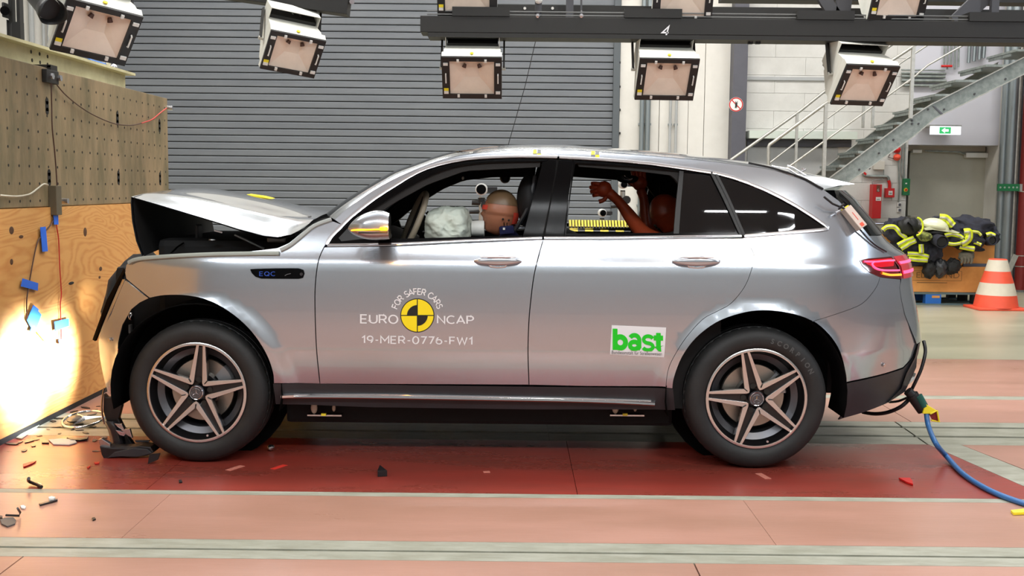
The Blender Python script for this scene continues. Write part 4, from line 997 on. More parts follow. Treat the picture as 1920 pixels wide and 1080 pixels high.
# sleeve hole tubes and boots hanging down
t = thing('sleeve_tube', 'dark round sleeve opening poking out below the helmet', 'sleeve', U(1765, 452, 8.2))
MB().cyl(U(1752, 447, 8.35), U(1767, 454, 8.1), 0.065, 0.075, n=20, cap=False).build('sleeve', 'jacket', t, smooth=60, solid=0.01)
MB().cyl(U(1765, 453, 8.14), U(1766, 453.5, 8.12), 0.06, n=18).build('opening', 'slot', t)
for (px, py, w_, h_, sd, an, nm) in ((1742, 505, 22, 36, 41, 0.1, 'left'), (1763, 503, 26, 36, 42, 0.0, 'middle'), (1785, 500, 30, 30, 43, -0.4, 'right')):
    bt_, c = lump(px, py, 8.38, w_, h_, 0.08, sd, an)
    tag(bt_.build('work_glove', 'slot' if nm != 'middle' else 'cladding', smooth=60), nm + ' of the dark gloves hanging down in front of the lower box', 'glove', 'dark gloves hanging from the heap')
bt_ = MB(); c = U(1812, 480, 8.36); bt_.sphere(c, 1, (0.10, 0.05, 0.07), 24, 14, fn=heap_fn(51))
for k_ in range(4):
    q = U(1803 + 6 * k_, 482, 8.33); bt_.tube([q, q + Vector((0.005, -0.01, -0.04)), q + Vector((0.0, 0, -0.075 - 0.008 * (k_ % 2)))], 0.018, 8, rad=[0.02, 0.02, 0.014])
tag(bt_.build('work_glove', 'glove', smooth=60), 'grey work glove with fingers hanging from the heap at right', 'glove')
# ================================================================== TRIPODS behind the car
def cam_stand(px, py, Y, label, sc=1.0, second=False):
    p = U(px, py, Y); t = thing('camera_tripod', label, 'tripod', (p.x, Y, 0)); s = sc
    MB().cyl(p + Vector((0, 0.08, 0)), p + Vector((0, -0.08, 0)), 0.05 * s, n=20).build('camera_housing', 'white_plastic', t, smooth=40, bevel=0.006)
    MB().cyl(p + Vector((0, -0.08, 0)), p + Vector((0, -0.12, 0)), 0.04 * s, n=20).build('lens', 'black_gloss', t, smooth=40)
    MB().bb(p + Vector((0.05, -0.03, -0.025)) * s, p + Vector((0.13, 0.03, 0.02)) * s).build('side_box', 'black', t)
    MB().cyl(p - Vector((0, 0, 0.07 * s)), p - Vector((0, 0, 0.11 * s)), 0.03 * s, n=10).build('mount', 'rig', t)
    MB().cyl(p + Vector((-0.08, 0, -0.11)) * 1, p + Vector((0.05, 0, -0.12)), 0.022, n=8).cyl(p + Vector((0.03, -0.05, -0.13)), p + Vector((0.03, 0.03, -0.13)), 0.035, n=12).cyl(p + Vector((-0.1, 0, -0.19)), p + Vector((0.03, 0, -0.18)), 0.016, n=8).build('pan_head', 'rig', t, smooth=40)
    MB().cyl(p - Vector((0, 0, 0.06)), Vector((p.x, Y, 0.35)), 0.022, n=10).build('column', 'galv_l', t, smooth=40)
    for k in range(3):
        a_ = 0.6 + k * 2 * PI / 3
        MB().tube([(p.x, Y, p.z - 0.33), (p.x + 0.12 * math.cos(a_), Y + 0.12 * math.sin(a_), p.z - 0.42), (p.x + 0.45 * math.cos(a_), Y + 0.45 * math.sin(a_), 0.014)], 0.016, 8).build('leg', 'rig', t, smooth=40)
    return t
cam_stand(903, 355, 3.6, 'tripod with round white camera seen through the front door window')
cam_stand(1168, 346, 3.9, 'tripod with small grey camera seen through the rear door window', 0.7)
cam_stand(1129, 399, 4.4, 'low dark tripod head left of the other in rear window', 0.7)
# ================================================================== THE CAR
YM = 0.94                                     # centre plane of the car
def pchip(xs, ys):
    n = len(xs); h = [xs[i + 1] - xs[i] for i in range(n - 1)]; dl = [(ys[i + 1] - ys[i]) / h[i] for i in range(n - 1)]
    m = [dl[0]] + [0 if dl[i - 1] * dl[i] <= 0 else 2 / (1 / dl[i - 1] + 1 / dl[i]) for i in range(1, n - 1)] + [dl[-1]]
    def f(x):
        if x <= xs[0]: return ys[0] + m[0] * (x - xs[0])
        if x >= xs[-1]: return ys[-1] + m[-1] * (x - xs[-1])
        i = 0
        while x > xs[i + 1]: i += 1
        t = (x - xs[i]) / h[i]
        return ((1 + 2 * t) * (1 - t) ** 2 * ys[i] + t * (1 - t) ** 2 * h[i] * m[i] + t * t * (3 - 2 * t) * ys[i + 1] + t * t * (t - 1) * h[i] * m[i + 1])
    return f
vz = pchip([.10, .20, .31, .44, .600, .628, .75, .90, 1.02, 1.06, 1.11, 1.20, 1.26, 1.40, 1.55, 1.62, 1.70],
           [.20, .16, .118, .066, .013, .005, .001, .003, .010, .018, .040, .076, .103, .165, .240, .285, .38])
RW = (U(1418, 748, 0.03), U(368, 735, 0.03))
def f_side(X, Z):
    y = vz(Z)
    if X < -1.25: y += 0.24 * ((-1.25 - X) / 0.9) ** 2.4
    if X > 1.35: y += 0.30 * ((X - 1.35) / 0.8) ** 2.6
    for wc in RW:
        r = math.hypot(X - wc.x, Z - wc.z); 
        if Z > wc.z - 0.2:
            t = (r - 0.44) / 0.09
            k = 1.0 if t < 0 else (0.0 if t > 1 else 1 - t * t * (3 - 2 * t))
            y -= 0.022 * k * min(1, max(0, (Z - wc.z + 0.2) / 0.2))
    return y
def n_side(X, Z):
    e = 0.004
    gx = (f_side(X + e, Z) - f_side(X - e, Z)) / (2 * e); gz = (f_side(X, Z + e) - f_side(X, Z - e)) / (2 * e)
    return Vector((gx, -1, gz)).normalized()
def S(px, py, off=0.0):
    Y = 0.05
    for _ in range(8):
        p = U(px, py, Y); Y = 0.5 * Y + 0.5 * (f_side(p.x, p.z) - off)
    return p
def proj(p):
    d = Vector(p) - CP; k = F / d.dot(fw); return (960 + d.dot(RR) * k, 540 - d.dot(UU) * k)
car = thing('car', 'silver electric SUV with its nose crushed against the crash wall', 'car', (0, YM, 0))
def resample(P, step, closed=True):
    out = []; n = len(P)
    for i in range(n if closed else n - 1):
        a, b = P[i], P[(i + 1) % n]; k = max(1, int((b - a).length / step))
        for j in range(k): out.append(a + (b - a) * (j / k))
    if not closed: out.append(P[-1])
    return out
def curve(pts, k=4):
    """smooth open pixel polyline"""
    return [(p.x, p.y) for p in smoothpts([(a, b, 0) for a, b in pts], k)]
def skin(name, pix, m, parent=None, gap=0.0025, off=0.0, flange=0.022, step=0.035, mirror=True, label=None, extra=None):
    """body panel: outline in the side view laid on the body surface, with a turned-in edge"""
    parent = parent or car
    P = [S(a, b, off) for a, b in pix]
    P2 = [Vector((p.x, p.z)) for p in P]
    ar = sum(P2[i].x * P2[(i + 1) % len(P2)].y - P2[(i + 1) % len(P2)].x * P2[i].y for i in range(len(P2)))
    if ar < 0: P2.reverse()
    B = resample(P2, step); n = len(B); C_ = []
    for i in range(n):
        t = (B[(i + 1) % n] - B[i - 1])
        if t.length < 1e-6: C_.append(B[i]); continue
        t.normalize(); C_.append(B[i] + Vector((-t.y, t.x)) * gap)
    B = C_
    x0, x1 = min(p.x for p in B), max(p.x for p in B); y0, y1 = min(p.y for p in B), max(p.y for p in B)
    pts = list(B)
    def inside(x, y):
        c = False; mind = 9
        for i in range(n):
            a, b = B[i], B[i - 1]
            if (a.y > y) != (b.y > y) and x < (b.x - a.x) * (y - a.y) / (b.y - a.y) + a.x: c = not c
            d = (x - a.x) ** 2 + (y - a.y) ** 2
            if d < mind: mind = d
        return c and mind > (step * 0.45) ** 2
    iy = int(y0 / step) - 1
    while iy * step < y1:
        ix = int(x0 / step) - 1
        while ix * step < x1:
            if inside(ix * step, iy * step): pts.append(Vector((ix * step, iy * step)))
            ix += 1
        iy += 1
    r = delaunay_2d_cdt(pts, [(i, (i + 1) % n) for i in range(n)], [tuple(range(n))], 1, 1e-6)
    vs, fs = r[0], r[2]
    V = [Vector((v.x, f_side(v.x, v.y) - off, v.y)) for v in vs]; N = [n_side(v.x, v.y) for v in vs]
    FS = [tuple(f) for f in fs]
    if flange:
        k = len(V)
        for i in range(n):
            b = B[i]; t = (B[(i + 1) % n] - B[i - 1]); t.normalize(); q = Vector((b.x, f_side(b.x, b.y) - off, b.y))
            nn = Vector((t.y, 0, -t.x)).normalized(); V += [q, q + Vector((0, flange, 0)) - nn * 0.002]; N += [nn, nn]
        for i in range(n):
            j = (i + 1) % n; FS.append((k + 2 * i, k + 2 * j, k + 2 * j + 1, k + 2 * i + 1))
    def mk(V, N, FS, nm, lab):
        me = bpy.data.meshes.new(nm); o0 = worldloc(parent)
        me.from_pydata([tuple(v - o0) for v in V], [], FS); me.materials.append(M[m] if isinstance(m, str) else m)
        # orient faces with the normals
        bm = bmesh.new(); bm.from_mesh(me); bm.faces.ensure_lookup_table()
        for f in bm.faces:
            f.normal_update(); s = sum((N[v.index] for v in f.verts), Vector())
            if f.normal.dot(s) < 0: f.normal_flip()
        bm.to_mesh(me); bm.free(); me.shade_smooth()
        me.normals_split_custom_set_from_vertices([tuple(x) for x in N])
        o = bpy.data.objects.new(nm, me); COL.objects.link(o); o.parent = parent
        if lab: o['label'] = lab
        return o
    o = mk(V, N, FS, name, label)
    if mirror:
        mk([Vector((v.x, 2 * YM - v.y, v.z)) for v in V], [Vector((x.x, -x.y, x.z)) for x in N], FS, name, None)
    return o
def strip(name, pix, w_, m, parent=None, proud=0.006, mirror=True, label=None, k=3):
    """narrow moulding following a pixel line on the body side"""
    pts = [S(a, b) for a, b in curve(pix, k)]
    for mir in ((False, True) if mirror else (False,)):
        rows = []
        for i, p in enumerate(pts):
            t = (pts[min(i + 1, len(pts) - 1)] - pts[max(i - 1, 0)]).normalized(); n = n_side(p.x, p.z); s = t.cross(n).normalized() * (w_ / 2)
            r = [p - s, p - s * 0.9 + n * proud, p + n * proud * 1.3, p + s * 0.9 + n * proud, p + s]
            if mir: r = [Vector((q.x, 2 * YM - q.y, q.z)) for q in r]
            rows.append(r)
        o = MB().grid(rows).build(name, m, parent or car, smooth=50)
        if label and not mir: o['label'] = label
def mirV(v): return Vector((v.x, 2 * YM - v.y, v.z))
# ---------------- outlines (pixels of the side view)
CT = curve([(612, 459), (622, 443), (638, 427), (659, 406), (703, 372), (742, 347), (781, 324), (820, 309.5), (872, 299), (925, 295), (980, 293.8), (1047, 293.3), (1131, 299.8), (1222, 307.4), (1333, 322), (1373, 333), (1433, 355.7), (1494, 387.5), (1535, 414), (1548, 422), (1552.5, 428)], 3)
BL = [(1552.5, 428), (1545, 433), (1478, 438.5), (1392, 445), (1282, 446), (1131, 448.5), (1018, 448.5), (872, 454), (742, 460.5), (612, 462.5)]
RN = [(641, 421), (628, 412), (645, 396), (675, 374), (712, 350), (752, 329), (798, 310), (830, 299), (870, 290), (920, 284), (980, 281), (1060, 281), (1130, 285), (1221, 292), (1312, 300), (1403, 311), (1446, 318)]
SIL = [(626, 404), (630, 400), (664, 374), (706, 346), (747, 321), (794, 303), (820, 292.5), (859, 282), (912, 276), (977, 272.7), (1060, 272.7), (1101, 275.7), (1210, 283), (1312, 292), (1403, 303), (1446, 309)]
GAPL = [(1475, 326), (1509, 338), (1528, 348), (1544, 355.5)]
DP = [(1573, 377), (1612, 420), (1641, 456.5), (1672, 481)]
DOOR_R = [(1392, 447), (1405, 461), (1412.5, 473), (1414.5, 485), (1411, 501), (1397, 537), (1371, 569), (1345, 584), (1318, 599), (1287, 633), (1264, 669), (1253, 695), (1249, 726)]
DOOR_M = [(1018.5, 449), (1010, 480), (1001, 518), (994.5, 570), (991.5, 607), (990, 661), (992, 722)]
DOOR_F = [(608, 463), (600, 480), (595, 500), (592, 525), (590.5, 557), (591.5, 610), (594, 661), (600, 720)]
ARCH_R = [(1260.7, 728), (1263.7, 707), (1278.5, 669), (1305, 633), (1343.7, 603.7), (1388, 587.4), (1429.6, 581.5), (1477, 586), (1521.5, 600.7), (1554, 627.4), (1574.8, 660), (1585, 698.5), (1587, 716)]
ARCH_F = [(280.5, 559), (310, 554), (353, 555), (395.5, 565.6), (438, 591), (472, 623), (497.7, 661.5), (510.5, 695.5), (513, 719)]
BSEAM = [(1650, 519), (1646, 532), (1637, 547), (1620, 566), (1600, 577), (1560, 591), (1524, 602)]
# ---------------- painted panels
skin('front_door', curve(DOOR_F) + [(800, 721), (992, 722)] + curve(DOOR_M[::-1]) + [(872, 455.5), (742, 461.5)], 'paint')
skin('rear_door', curve(DOOR_M) + [(1100, 724.5), (1249, 726)] + curve(DOOR_R[::-1]) + [(1282, 447), (1131, 449.5)], 'paint')
skin('front_fender', DOOR_F[::-1][:0] + curve(DOOR_F) + [(513, 719)] + curve(ARCH_F[::-1]) + [(236, 523), (233.5, 510), (236, 497), (243, 488), (262, 482), (320, 477), (395, 473), (470, 470.5), (520, 464.5), (542, 455), (562, 438), (580, 424), (600, 414), (625, 414.5), (640, 421), (625, 442)], 'paint')
arch_r = curve(ARCH_R)
i_cut = min(range(len(arch_r)), key=lambda i: abs(arch_r[i][0] - 1524) + abs(arch_r[i][1] - 602))
side_out = RN + GAPL + DP + [(1650, 483), (1629, 484.5), (1612, 488), (1617, 498), (1631, 511)] + curve(BSEAM) + arch_r[:i_cut][::-1] + [(1249, 727)] + curve(DOOR_R[::-1]) + [(1478, 439.5), (1545, 434.5), (1553.5, 428.5)] + CT[::-1]
cut = [i for i, p in enumerate(side_out) if i > len(side_out) - len(CT) and p[0] < 641]
side_out = side_out[:cut[0]] if cut else side_out
skin('body_side', side_out, 'paint', gap=0.0, label='roof rail and rear quarter pressing')
TG = [(1693, 524), (1690, 540), (1693, 560), (1700, 590), (1712, 620), (1722, 645)]   # edge between bumper side and rear face
skin('rear_bumper', curve(BSEAM[::-1]) + [(1665, 521), (1689, 523.5)] + TG[1:] + [(1712, 672), (1694.5, 690), (1655, 702), (1587.5, 717)] + arch_r[i_cut:][::-1][1:], 'paint')
skin('bumper_cladding', [(1588, 718.5), (1655, 703.5), (1695, 691.5), (1713, 673), (1724, 646), (1722, 690), (1700, 736), (1663, 758), (1617, 775), (1572, 787.5), (1584, 770), (1587, 745)], 'cladding')
skin('front_bumper', [(235, 525), (279, 559.5), (262, 568), (246.5, 580.5), (229.5, 610), (221, 644), (218.8, 678.5), (221, 700), (226, 718), (225, 743), (213, 744), (200, 738), (193, 712.6), (185, 670), (183, 640), (188, 618), (207, 572), (223, 535)], 'paint')
# sill and plastic claddings
skin('sill_cladding', [(512, 719.5), (800, 722.5), (1000, 725), (1262, 728.5), (1266, 769), (1000, 768), (700, 764), (517, 758)], 'cladding', gap=0.001)
strip('sill_moulding', [(528, 741), (560, 740.5), (700, 741.5), (900, 745), (1100, 749), (1228, 755)], 0.022, 'chrome', proud=0.018)
strip('sill_moulding', [(545, 739), (700, 738), (900, 742), (1100, 746), (1220, 750)], 0.008, 'chrome', proud=0.014)
# fender top flange and small details
strip('fender_flange', [(243, 493), (262, 486), (320, 481.5), (395, 478), (470, 476.5), (524, 476)], 0.022, mat('primer_grey', (150, 156, 148), 0.5), proud=0.012)
strip('fender_flange', [(526, 470), (545, 460), (566, 443), (590, 424), (622, 412)], 0.02, 'primer_grey' if 'primer_grey' in M else mat('primer_grey2', (158, 162, 158), 0.45), proud=0.012)
skin('fender_badge_panel', curve([(469, 505), (480, 504), (520, 503), (560, 503)], 2) + [(569, 506), (571, 513), (568, 521), (560, 523), (490, 522.5), (479, 519), (472, 512)], 'black_gloss', off=0.004, gap=0, flange=0.004, mirror=True, step=0.02)
# ---------------- black window surrounds and glass
ftop = curve([(635, 446), (655, 425), (674, 408), (720, 379), (760, 354), (800, 333), (835, 319), (872, 310), (924, 305), (1016, 303)], 3)
i0 = 0
ct_f = [p for p in CT if p[0] <= 1045]
skin('front_window_frame', [(614, 459.5), ] + [p for p in ct_f if p[0] > 616] + [(1045, 295), (1017, 303)] + ftop[::-1] + [(640, 452), (676, 448), (760, 447), (979, 441), (978, 446), (872, 451), (742, 457), (700, 459)], 'black_gloss', off=-0.004, gap=0.001, flange=0.03)
skin('mirror_triangle', [(622, 452), (672, 410), (684, 420), (690, 449), (660, 452), (640, 456)], 'black', off=-0.006, gap=0.0, flange=0.01)
skin('pillar_trim', [(1017.5, 303), (1044.5, 296), (1040, 330), (1029, 390), (1017, 446), (979.5, 445)], 'black_gloss', off=-0.002, gap=0.001)
skin('pillar_trim', [(1048, 296), (1074, 300), (1068, 350), (1057, 444), (1020.5, 446), (1031, 390), (1042, 330)], 'black_gloss', off=-0.002, gap=0.001)
skin('rear_window_frame', [(1076, 301)] + [p for p in CT if 1080 < p[0] < 1331] + [(1332, 325), (1334, 328), (1281, 323), (1275, 321), (1180, 312), (1079, 306), (1072, 350), (1061, 438), (1266, 436), (1383, 437), (1388, 443), (1282, 443.5), (1131, 446), (1058, 446.5), (1068, 360)], 'black_gloss', off=-0.004, gap=0.0005, flange=0.03)
skin('window_divider', [(1274, 320), (1282, 321), (1277, 380), (1273, 438), (1263, 438), (1268, 380)], 'black', off=-0.002, gap=0, flange=0.03)
skin('door_quarter_glass', [(1282, 323), (1333, 328), (1358, 378), (1384, 438), (1273, 438), (1277, 380)], 'glass_dark', off=-0.008, gap=0.0)
strip('window_seal', [(1335, 325), (1360, 375), (1391, 443)], 0.02, 'black', proud=0.004)
skin('rear_quarter_glass', [(1345, 329)] + [(p[0] - 1.5, p[1] + 4.5) for p in CT if 1348 < p[0] < 1535] + [(1541, 423), (1541, 428), (1478, 434), (1394, 440), (1382, 415), (1362, 368)], 'glass_dark', off=-0.004, gap=0.0)
strip('window_seal', [(1343, 328), (1365, 372), (1395, 442)], 0.016, 'black', proud=0.006)
# chrome mouldings round the side windows, in door-sized lengths
strip('window_moulding', [p for p in CT[::3] if p[0] <= 1044] + [(1045, 295)], 0.021, 'satin', proud=0.006, k=2)
strip('window_moulding', [(1048.5, 295.3)] + [p for p in CT[::3] if 1060 < p[0] < 1330] + [(1333, 323.5)], 0.021, 'satin', proud=0.006, k=2)
strip('window_moulding', [(1336, 324)] + [p for p in CT[::3] if 1340 < p[0] < 1530] + [(1546, 422), (1550, 428), (1543, 431), (1478, 436.5), (1395, 443)], 0.019, 'satin', proud=0.006, k=2)
strip('belt_moulding', [(614, 460.5), (742, 458.5), (872, 452.3), (1016, 447)], 0.016, 'chrome', proud=0.008)
strip('belt_moulding', [(1020, 447), (1131, 446.8), (1282, 444.6), (1390, 443.6)], 0.016, 'chrome', proud=0.008)
# ---------------- lofted surfaces across the car
def loft(name, Ns, Cs, m, g, s0=0.0, s1=1.0, ns=10, full=True, gx=None, label=None, gap=0.0, solid=0):
    rows = []
    for Np, Cp in zip(Ns, Cs):
        half = []
        for j in range(ns + 1):
            s = s0 + (s1 - s0) * j / ns
            kz = g(s); kx = gx(s) if gx else g(s)
            half.append(Vector((Np.x + (Cp.x - Np.x) * kx, Np.y + (YM - Np.y) * s, Np.z + (Cp.z - Np.z) * kz)))
        r = half
        if full and s1 >= 0.999: r = half + [mirV(p) for p in half[::-1][1:]]
        rows.append(r)
    o = MB().grid(rows).build(name, m, car, smooth=50, solid=solid)
    if label: o['label'] = label
    if full and s1 < 0.999:
        MB().grid([[mirV(p) for p in r] for r in rows]).build(name, m, car, smooth=50, solid=solid)
    return o
def interp(tab, x):
    for i in range(len(tab) - 1):
        if tab[i][0] <= x <= tab[i + 1][0]:
            t = (x - tab[i][0]) / (tab[i + 1][0] - tab[i][0]); return tab[i][1] + (tab[i + 1][1] - tab[i][1]) * t
    return tab[0][1] if x < tab[0][0] else tab[-1][1]
RNs = curve(RN[1:] + [(1475, 325), (1509, 336)], 4); SILs = curve(SIL + [(1480, 315), (1510, 322)], 4)
def stations(pxs):
    Ns, Cs = [], []
    for px in pxs:
        n_ = S(px, interp(RNs, px)); c_ = U(px, interp(SILs, px), n_.y + 0.13)
        k = min(1, max(0, (px - 628) / 250)); bow = 0.10 * (1 - k) ** 1.0
        ys = n_.y + 0.13; z = c_.z
        # crown slightly above the silhouette line
        Ns.append(n_); Cs.append(Vector((n_.x - bow, YM, z + 0.012)))
    return Ns, Cs
gr = lambda s: 1 - (1 - min(1, s / 0.99)) ** 5.0
px_ws = [628 + i * 12 for i in range(22)]; px_rf = [880 + i * 22.5 for i in range(29)]
Ns, Cs = stations(px_ws)
loft('roof_pillar', Ns, Cs, 'paint', gr, 0.0, 0.10, 5)
loft('windscreen', [n + Vector((0, 0, -0.004)) for n in Ns], [c + Vector((0, 0, -0.004)) for c in Cs], 'glass_dark', gr, 0.105, 1.0, 12)
Ns, Cs = stations([px_ws[-1]] + px_rf)
loft('roof', Ns, Cs, 'paint', gr, 0.0, 1.0, 16)
Nh = [n + Vector((0, 0.05, -0.05)) for n in Ns]; Chh = [c + Vector((0, 0, -0.06)) for c in Cs]
loft('headliner', Nh, Chh, 'trim_fabric', gr, 0.0, 1.0, 10)
# roof edge trim line (black joint of the roof, seen at the rear)
strip('roof_joint', [(1403, 306), (1446, 315), (1475, 324), (1509, 336), (1528, 347), (1543, 355)], 0.009, 'black', proud=0.008)
# crumpled sealing strip pieces along the roof
for (a_, b_, c_) in (((1448, 313), (1480, 320), (1500, 330)), ((1478, 312), (1490, 318), (1512, 329)), ((1505, 318), (1512, 321), (1500, 324))):
    MB().tube([S(*a_) + Vector((0, 0.02, 0.006)), S(*b_) + Vector((0, 0.02, 0.01)), S(*c_) + Vector((0, 0.01, 0.0))], 0.005, 6).build('lifted_roof_seal', 'satin', car, smooth=60)
# spoiler
sp_n = [U(a, b, 0.42) for a, b in ((1478, 319), (1510, 323), (1549, 331), (1596, 345))]
sp_c = [Vector((p.x + 0.0, YM, p.z + 0.015)) for p in sp_n]
loft('spoiler', [Vector((p.x - 0.0, 0.36, p.z - 0.01 if i < 3 else p.z)) for i, p in enumerate(sp_n)] + [U(1544, 354, 0.36)], sp_c + [U(1544, 354, 0.36) + Vector((0, 0, 0.02))], 'paint', lambda s: 1 - (1 - s) ** 3, ns=8)
n0 = [S(1478, 324), S(1509, 337), S(1528, 347), S(1544, 355)]; n1_ = [Vector((p.x, 0.36, p.z - 0.01 if i < 3 else p.z)) for i, p in enumerate(sp_n)]
MB().grid([n0, [(n0[i] + n1_[i]) / 2 + Vector((0, 0, 0.006)) for i in range(4)], n1_]).build('spoiler_side', 'paint', car, smooth=60)
MB().grid([[mirV(p) for p in r] for r in [n0, n1_]]).build('spoiler_side', 'paint', car, smooth=60)
# tailgate: rear glass, painted skin
g3 = lambda s: 1 - (1 - s) ** 2.6
gl_n = [S(1546, 356.5), S(1573, 377), S(1594, 399), S(1614, 421), S(1632, 442)]
gl_c = [(1590, 355), (1609.5, 380), (1625, 397), (1641, 416), (1656, 440)]
gl_C = [U(a, b, 0.62) for a, b in gl_c]; gl_C = [Vector((c.x + 0.02, YM, n.z)) for c, n in zip(gl_C, gl_n)]
loft('rear_window', [n + Vector((-0.004, 0.004, 0)) for n in gl_n], gl_C, 'glass_dark', g3, 0, 1, 12)
tn = [S(a_ - 2.5, b_) + Vector((0, 0.004, 0)) for a_, b_ in ((1632, 442), (1641, 456.5), (1657, 470), (1674, 481), (1688, 500), (1693, 523), (1690, 540), (1693, 560), (1700, 590), (1712, 620), (1722, 645))]
tn_old = [S(1632, 442), S(1641, 456.5), S(1657, 470), S(1674, 481), S(1688, 500), S(1693, 523), S(1690, 540), S(1693, 560), S(1700, 590), S(1712, 620), S(1722, 645)]
tcx = [(1656, 441), (1668, 447), (1685, 462), (1702, 479), (1712, 495), (1715, 518), (1717, 540), (1720, 560), (1727, 585), (1733, 610), (1736, 640)]
tC = [U(a, b, 0.6) for a, b in tcx]; tC = [Vector((c.x + 0.01, YM, n.z)) for c, n in zip(tC, tn)]
loft('tailgate', tn, tC, 'paint', g3, 0, 1, 12)
bn = [S(1722, 645), S(1716, 670), S(1700, 700), S(1690, 728), S(1663, 757)]
bc = [(1740, 638), (1738, 660), (1728, 690), (1712, 722), (1690, 750)]
bC = [U(a, b, 0.5) for a, b in bc]; bC = [Vector((c.x + 0.02, YM, n.z)) for c, n in zip(bC, bn)]
loft('rear_valance', bn, bC, 'cladding', g3, 0, 1, 12)
# underside closing
# ---------------- tail lamp
tlp = curve([(1612, 488), (1629, 484.5), (1650, 483), (1673, 481.5)], 3) + [(1682, 500), (1691, 523.5), (1672, 522), (1650, 519.5), (1631, 511), (1617, 498)]
tl = skin('tail_lamp', tlp, 'tail_dark', off=0.004, gap=0.0005, flange=0.02, step=0.02)
for o_ in [o for o in COL.objects if o.name.startswith('tail_lamp') and o.parent == car]: o_['label'] = 'dark red tail lamp glowing'
tlo = [o for o in COL.objects if o.name == 'tail_lamp'][0]
skin('lens', [(1620, 489), (1640, 486.5), (1672, 484.5), (1677, 491), (1676, 499), (1652, 501), (1634, 499), (1625, 495)], 'tail_red', parent=tlo, off=0.006, gap=0, flange=0.002, step=0.015, mirror=False)
strip('lit_strip', [(1618, 491), (1640, 491.5), (1660, 489.5), (1675, 489)], 0.008, 'tail_lit', parent=tlo, proud=0.010, mirror=False)
strip('lit_strip', [(1637, 492), (1634, 496), (1640, 503), (1655, 507), (1684, 507)], 0.009, 'tail_lit', parent=tlo, proud=0.010, mirror=False)
strip('amber_segment', [(1652, 512), (1668, 515.5), (1688, 515)], 0.012, 'tail_amber', parent=tlo, proud=0.008, mirror=False)
# wrap-around half on the tailgate
def on_tail(px_near, s, fr=None): pass
wn = [tn[3] + Vector((0.004, -0.003, 0)), tn[4] + Vector((0.006, -0.004, 0)), tn[5] + Vector((0.006, -0.004, 0))]
wc_ = [tC[3] + Vector((.008, 0, 0)), tC[4] + Vector((.01, 0, 0)), tC[5] + Vector((.008, 0, 0))]
loft('tailgate_lamp', wn, wc_, 'tail_red', g3, 0.02, 0.42, 8)
wa = [tn[4].lerp(tn[3], 0.5) + Vector((0.008, -0.006, 0)), tn[4].lerp(tn[3], 0.25) + Vector((0.009, -0.006, 0))]
wb = [tC[4].lerp(tC[3], 0.5) + Vector((.014, 0, 0)), tC[4].lerp(tC[3], 0.25) + Vector((.014, 0, 0))]
loft('tailgate_lamp_strip', wa, wb, 'tail_lit', g3, 0.03, 0.4, 8)
wa = [tn[4].lerp(tn[5], 0.35) + Vector((0.008, -0.006, 0)), tn[4].lerp(tn[5], 0.6) + Vector((0.009, -0.006, 0))]
wb = [tC[4].lerp(tC[5], 0.35) + Vector((.014, 0, 0)), tC[4].lerp(tC[5], 0.6) + Vector((.014, 0, 0))]
loft('tailgate_lamp_strip', wa, wb, 'tail_lit', g3, 0.03, 0.4, 8)
# parking sensors, reflector details
for (px, py) in ((1658, 685), (205, 637)):
    p = S(px, py, 0.002); n = n_side(p.x, p.z)
    MB().cyl(p, p + n * 0.004, 0.011, n=16).build('parking_sensor', 'satin', car, smooth=40)
# ---------------- door handles
def door_handle(dr, x0, x1, yc_, y_low):
    a, b = S(x0, yc_), S(x1, yc_); n = n_side((a.x + b.x) / 2, a.z); c = (a + b) / 2; L = (b - a).length
    # dished recess
    MB().sphere(c + n * -0.004, 1, (L * 0.43, 0.012, 0.033), 28, 10).build('handle_recess', 'paint', dr, smooth=70)
    rows = []
    for i in range(13):
        t = i / 12; x = a.x + (b.x - a.x) * t; e = math.sin(PI * t) ** 0.55 if 0 < t < 1 else 0.0
        h_ = 0.006 + 0.016 * e; o_ = 0.004 + 0.03 * e; z = a.z + (b.z - a.z) * t
        rows.append([Vector((x, c.y + n.y * (o_ + 0.012 * math.cos(q)), z + h_ * math.sin(q))) for q in [2 * PI * j / 12 for j in range(12)]])
    MB().grid(rows, closed=True).build('door_handle', 'paint', dr, smooth=60)
    MB().tube([c + n * 0.042 + Vector((L * dx, 0, 0.004)) for dx in (-.36, -.2, 0, .2, .38)], 0.005, 8, rad=[.002, .005, .006, .005, .002]).build('handle_strip', 'chrome', dr, smooth=60)
    MB().tube([c + n * 0.012 + Vector((dx, 0, dz)) for dx, dz in ((-L * .2, -.018), (-L * .15, -.034), (0, -.038), (L * .15, -.034), (L * .2, -.018))], 0.006, 8).build('lower_lip', 'chrome', dr, smooth=60)
dfr = bpy.data.objects['front_door']; drr = bpy.data.objects['rear_door']
door_handle(dfr, 889, 978, 489, 500); door_handle(drr, 1261, 1350, 490, 501)
# ---------------- hood, buckled
hn = [(246, 369), (262, 373.5), (300, 384.5), (345, 397.5), (395, 412.5), (445, 428.8), (495, 442), (520, 444.3), (545, 440), (570, 427.5)]
hc = [(318, 357), (340, 354), (362, 352), (390, 353), (418, 357.5), (455, 364), (500, 373), (540, 382), (582, 391), (619, 399)]
hN = [U(a, b, 0.20 if i < 3 else 0.13) for i, (a, b) in enumerate(hn)]
hC = []
for (a, b), n in zip(hc, hN):
    c = U(a, b, YM); hC.append(Vector((c.x, YM, c.z)))
def gh(s): return 1 - (1 - s) ** 1.9
hood = loft('hood', hN, hC, 'paint', lambda s: gh(s) + 0.10 * max(0, 1 - abs(s - 0.32) / 0.12) * (1 - s), gx=lambda s: s, ns=22, label='buckled silver hood lifted off the engine bay')
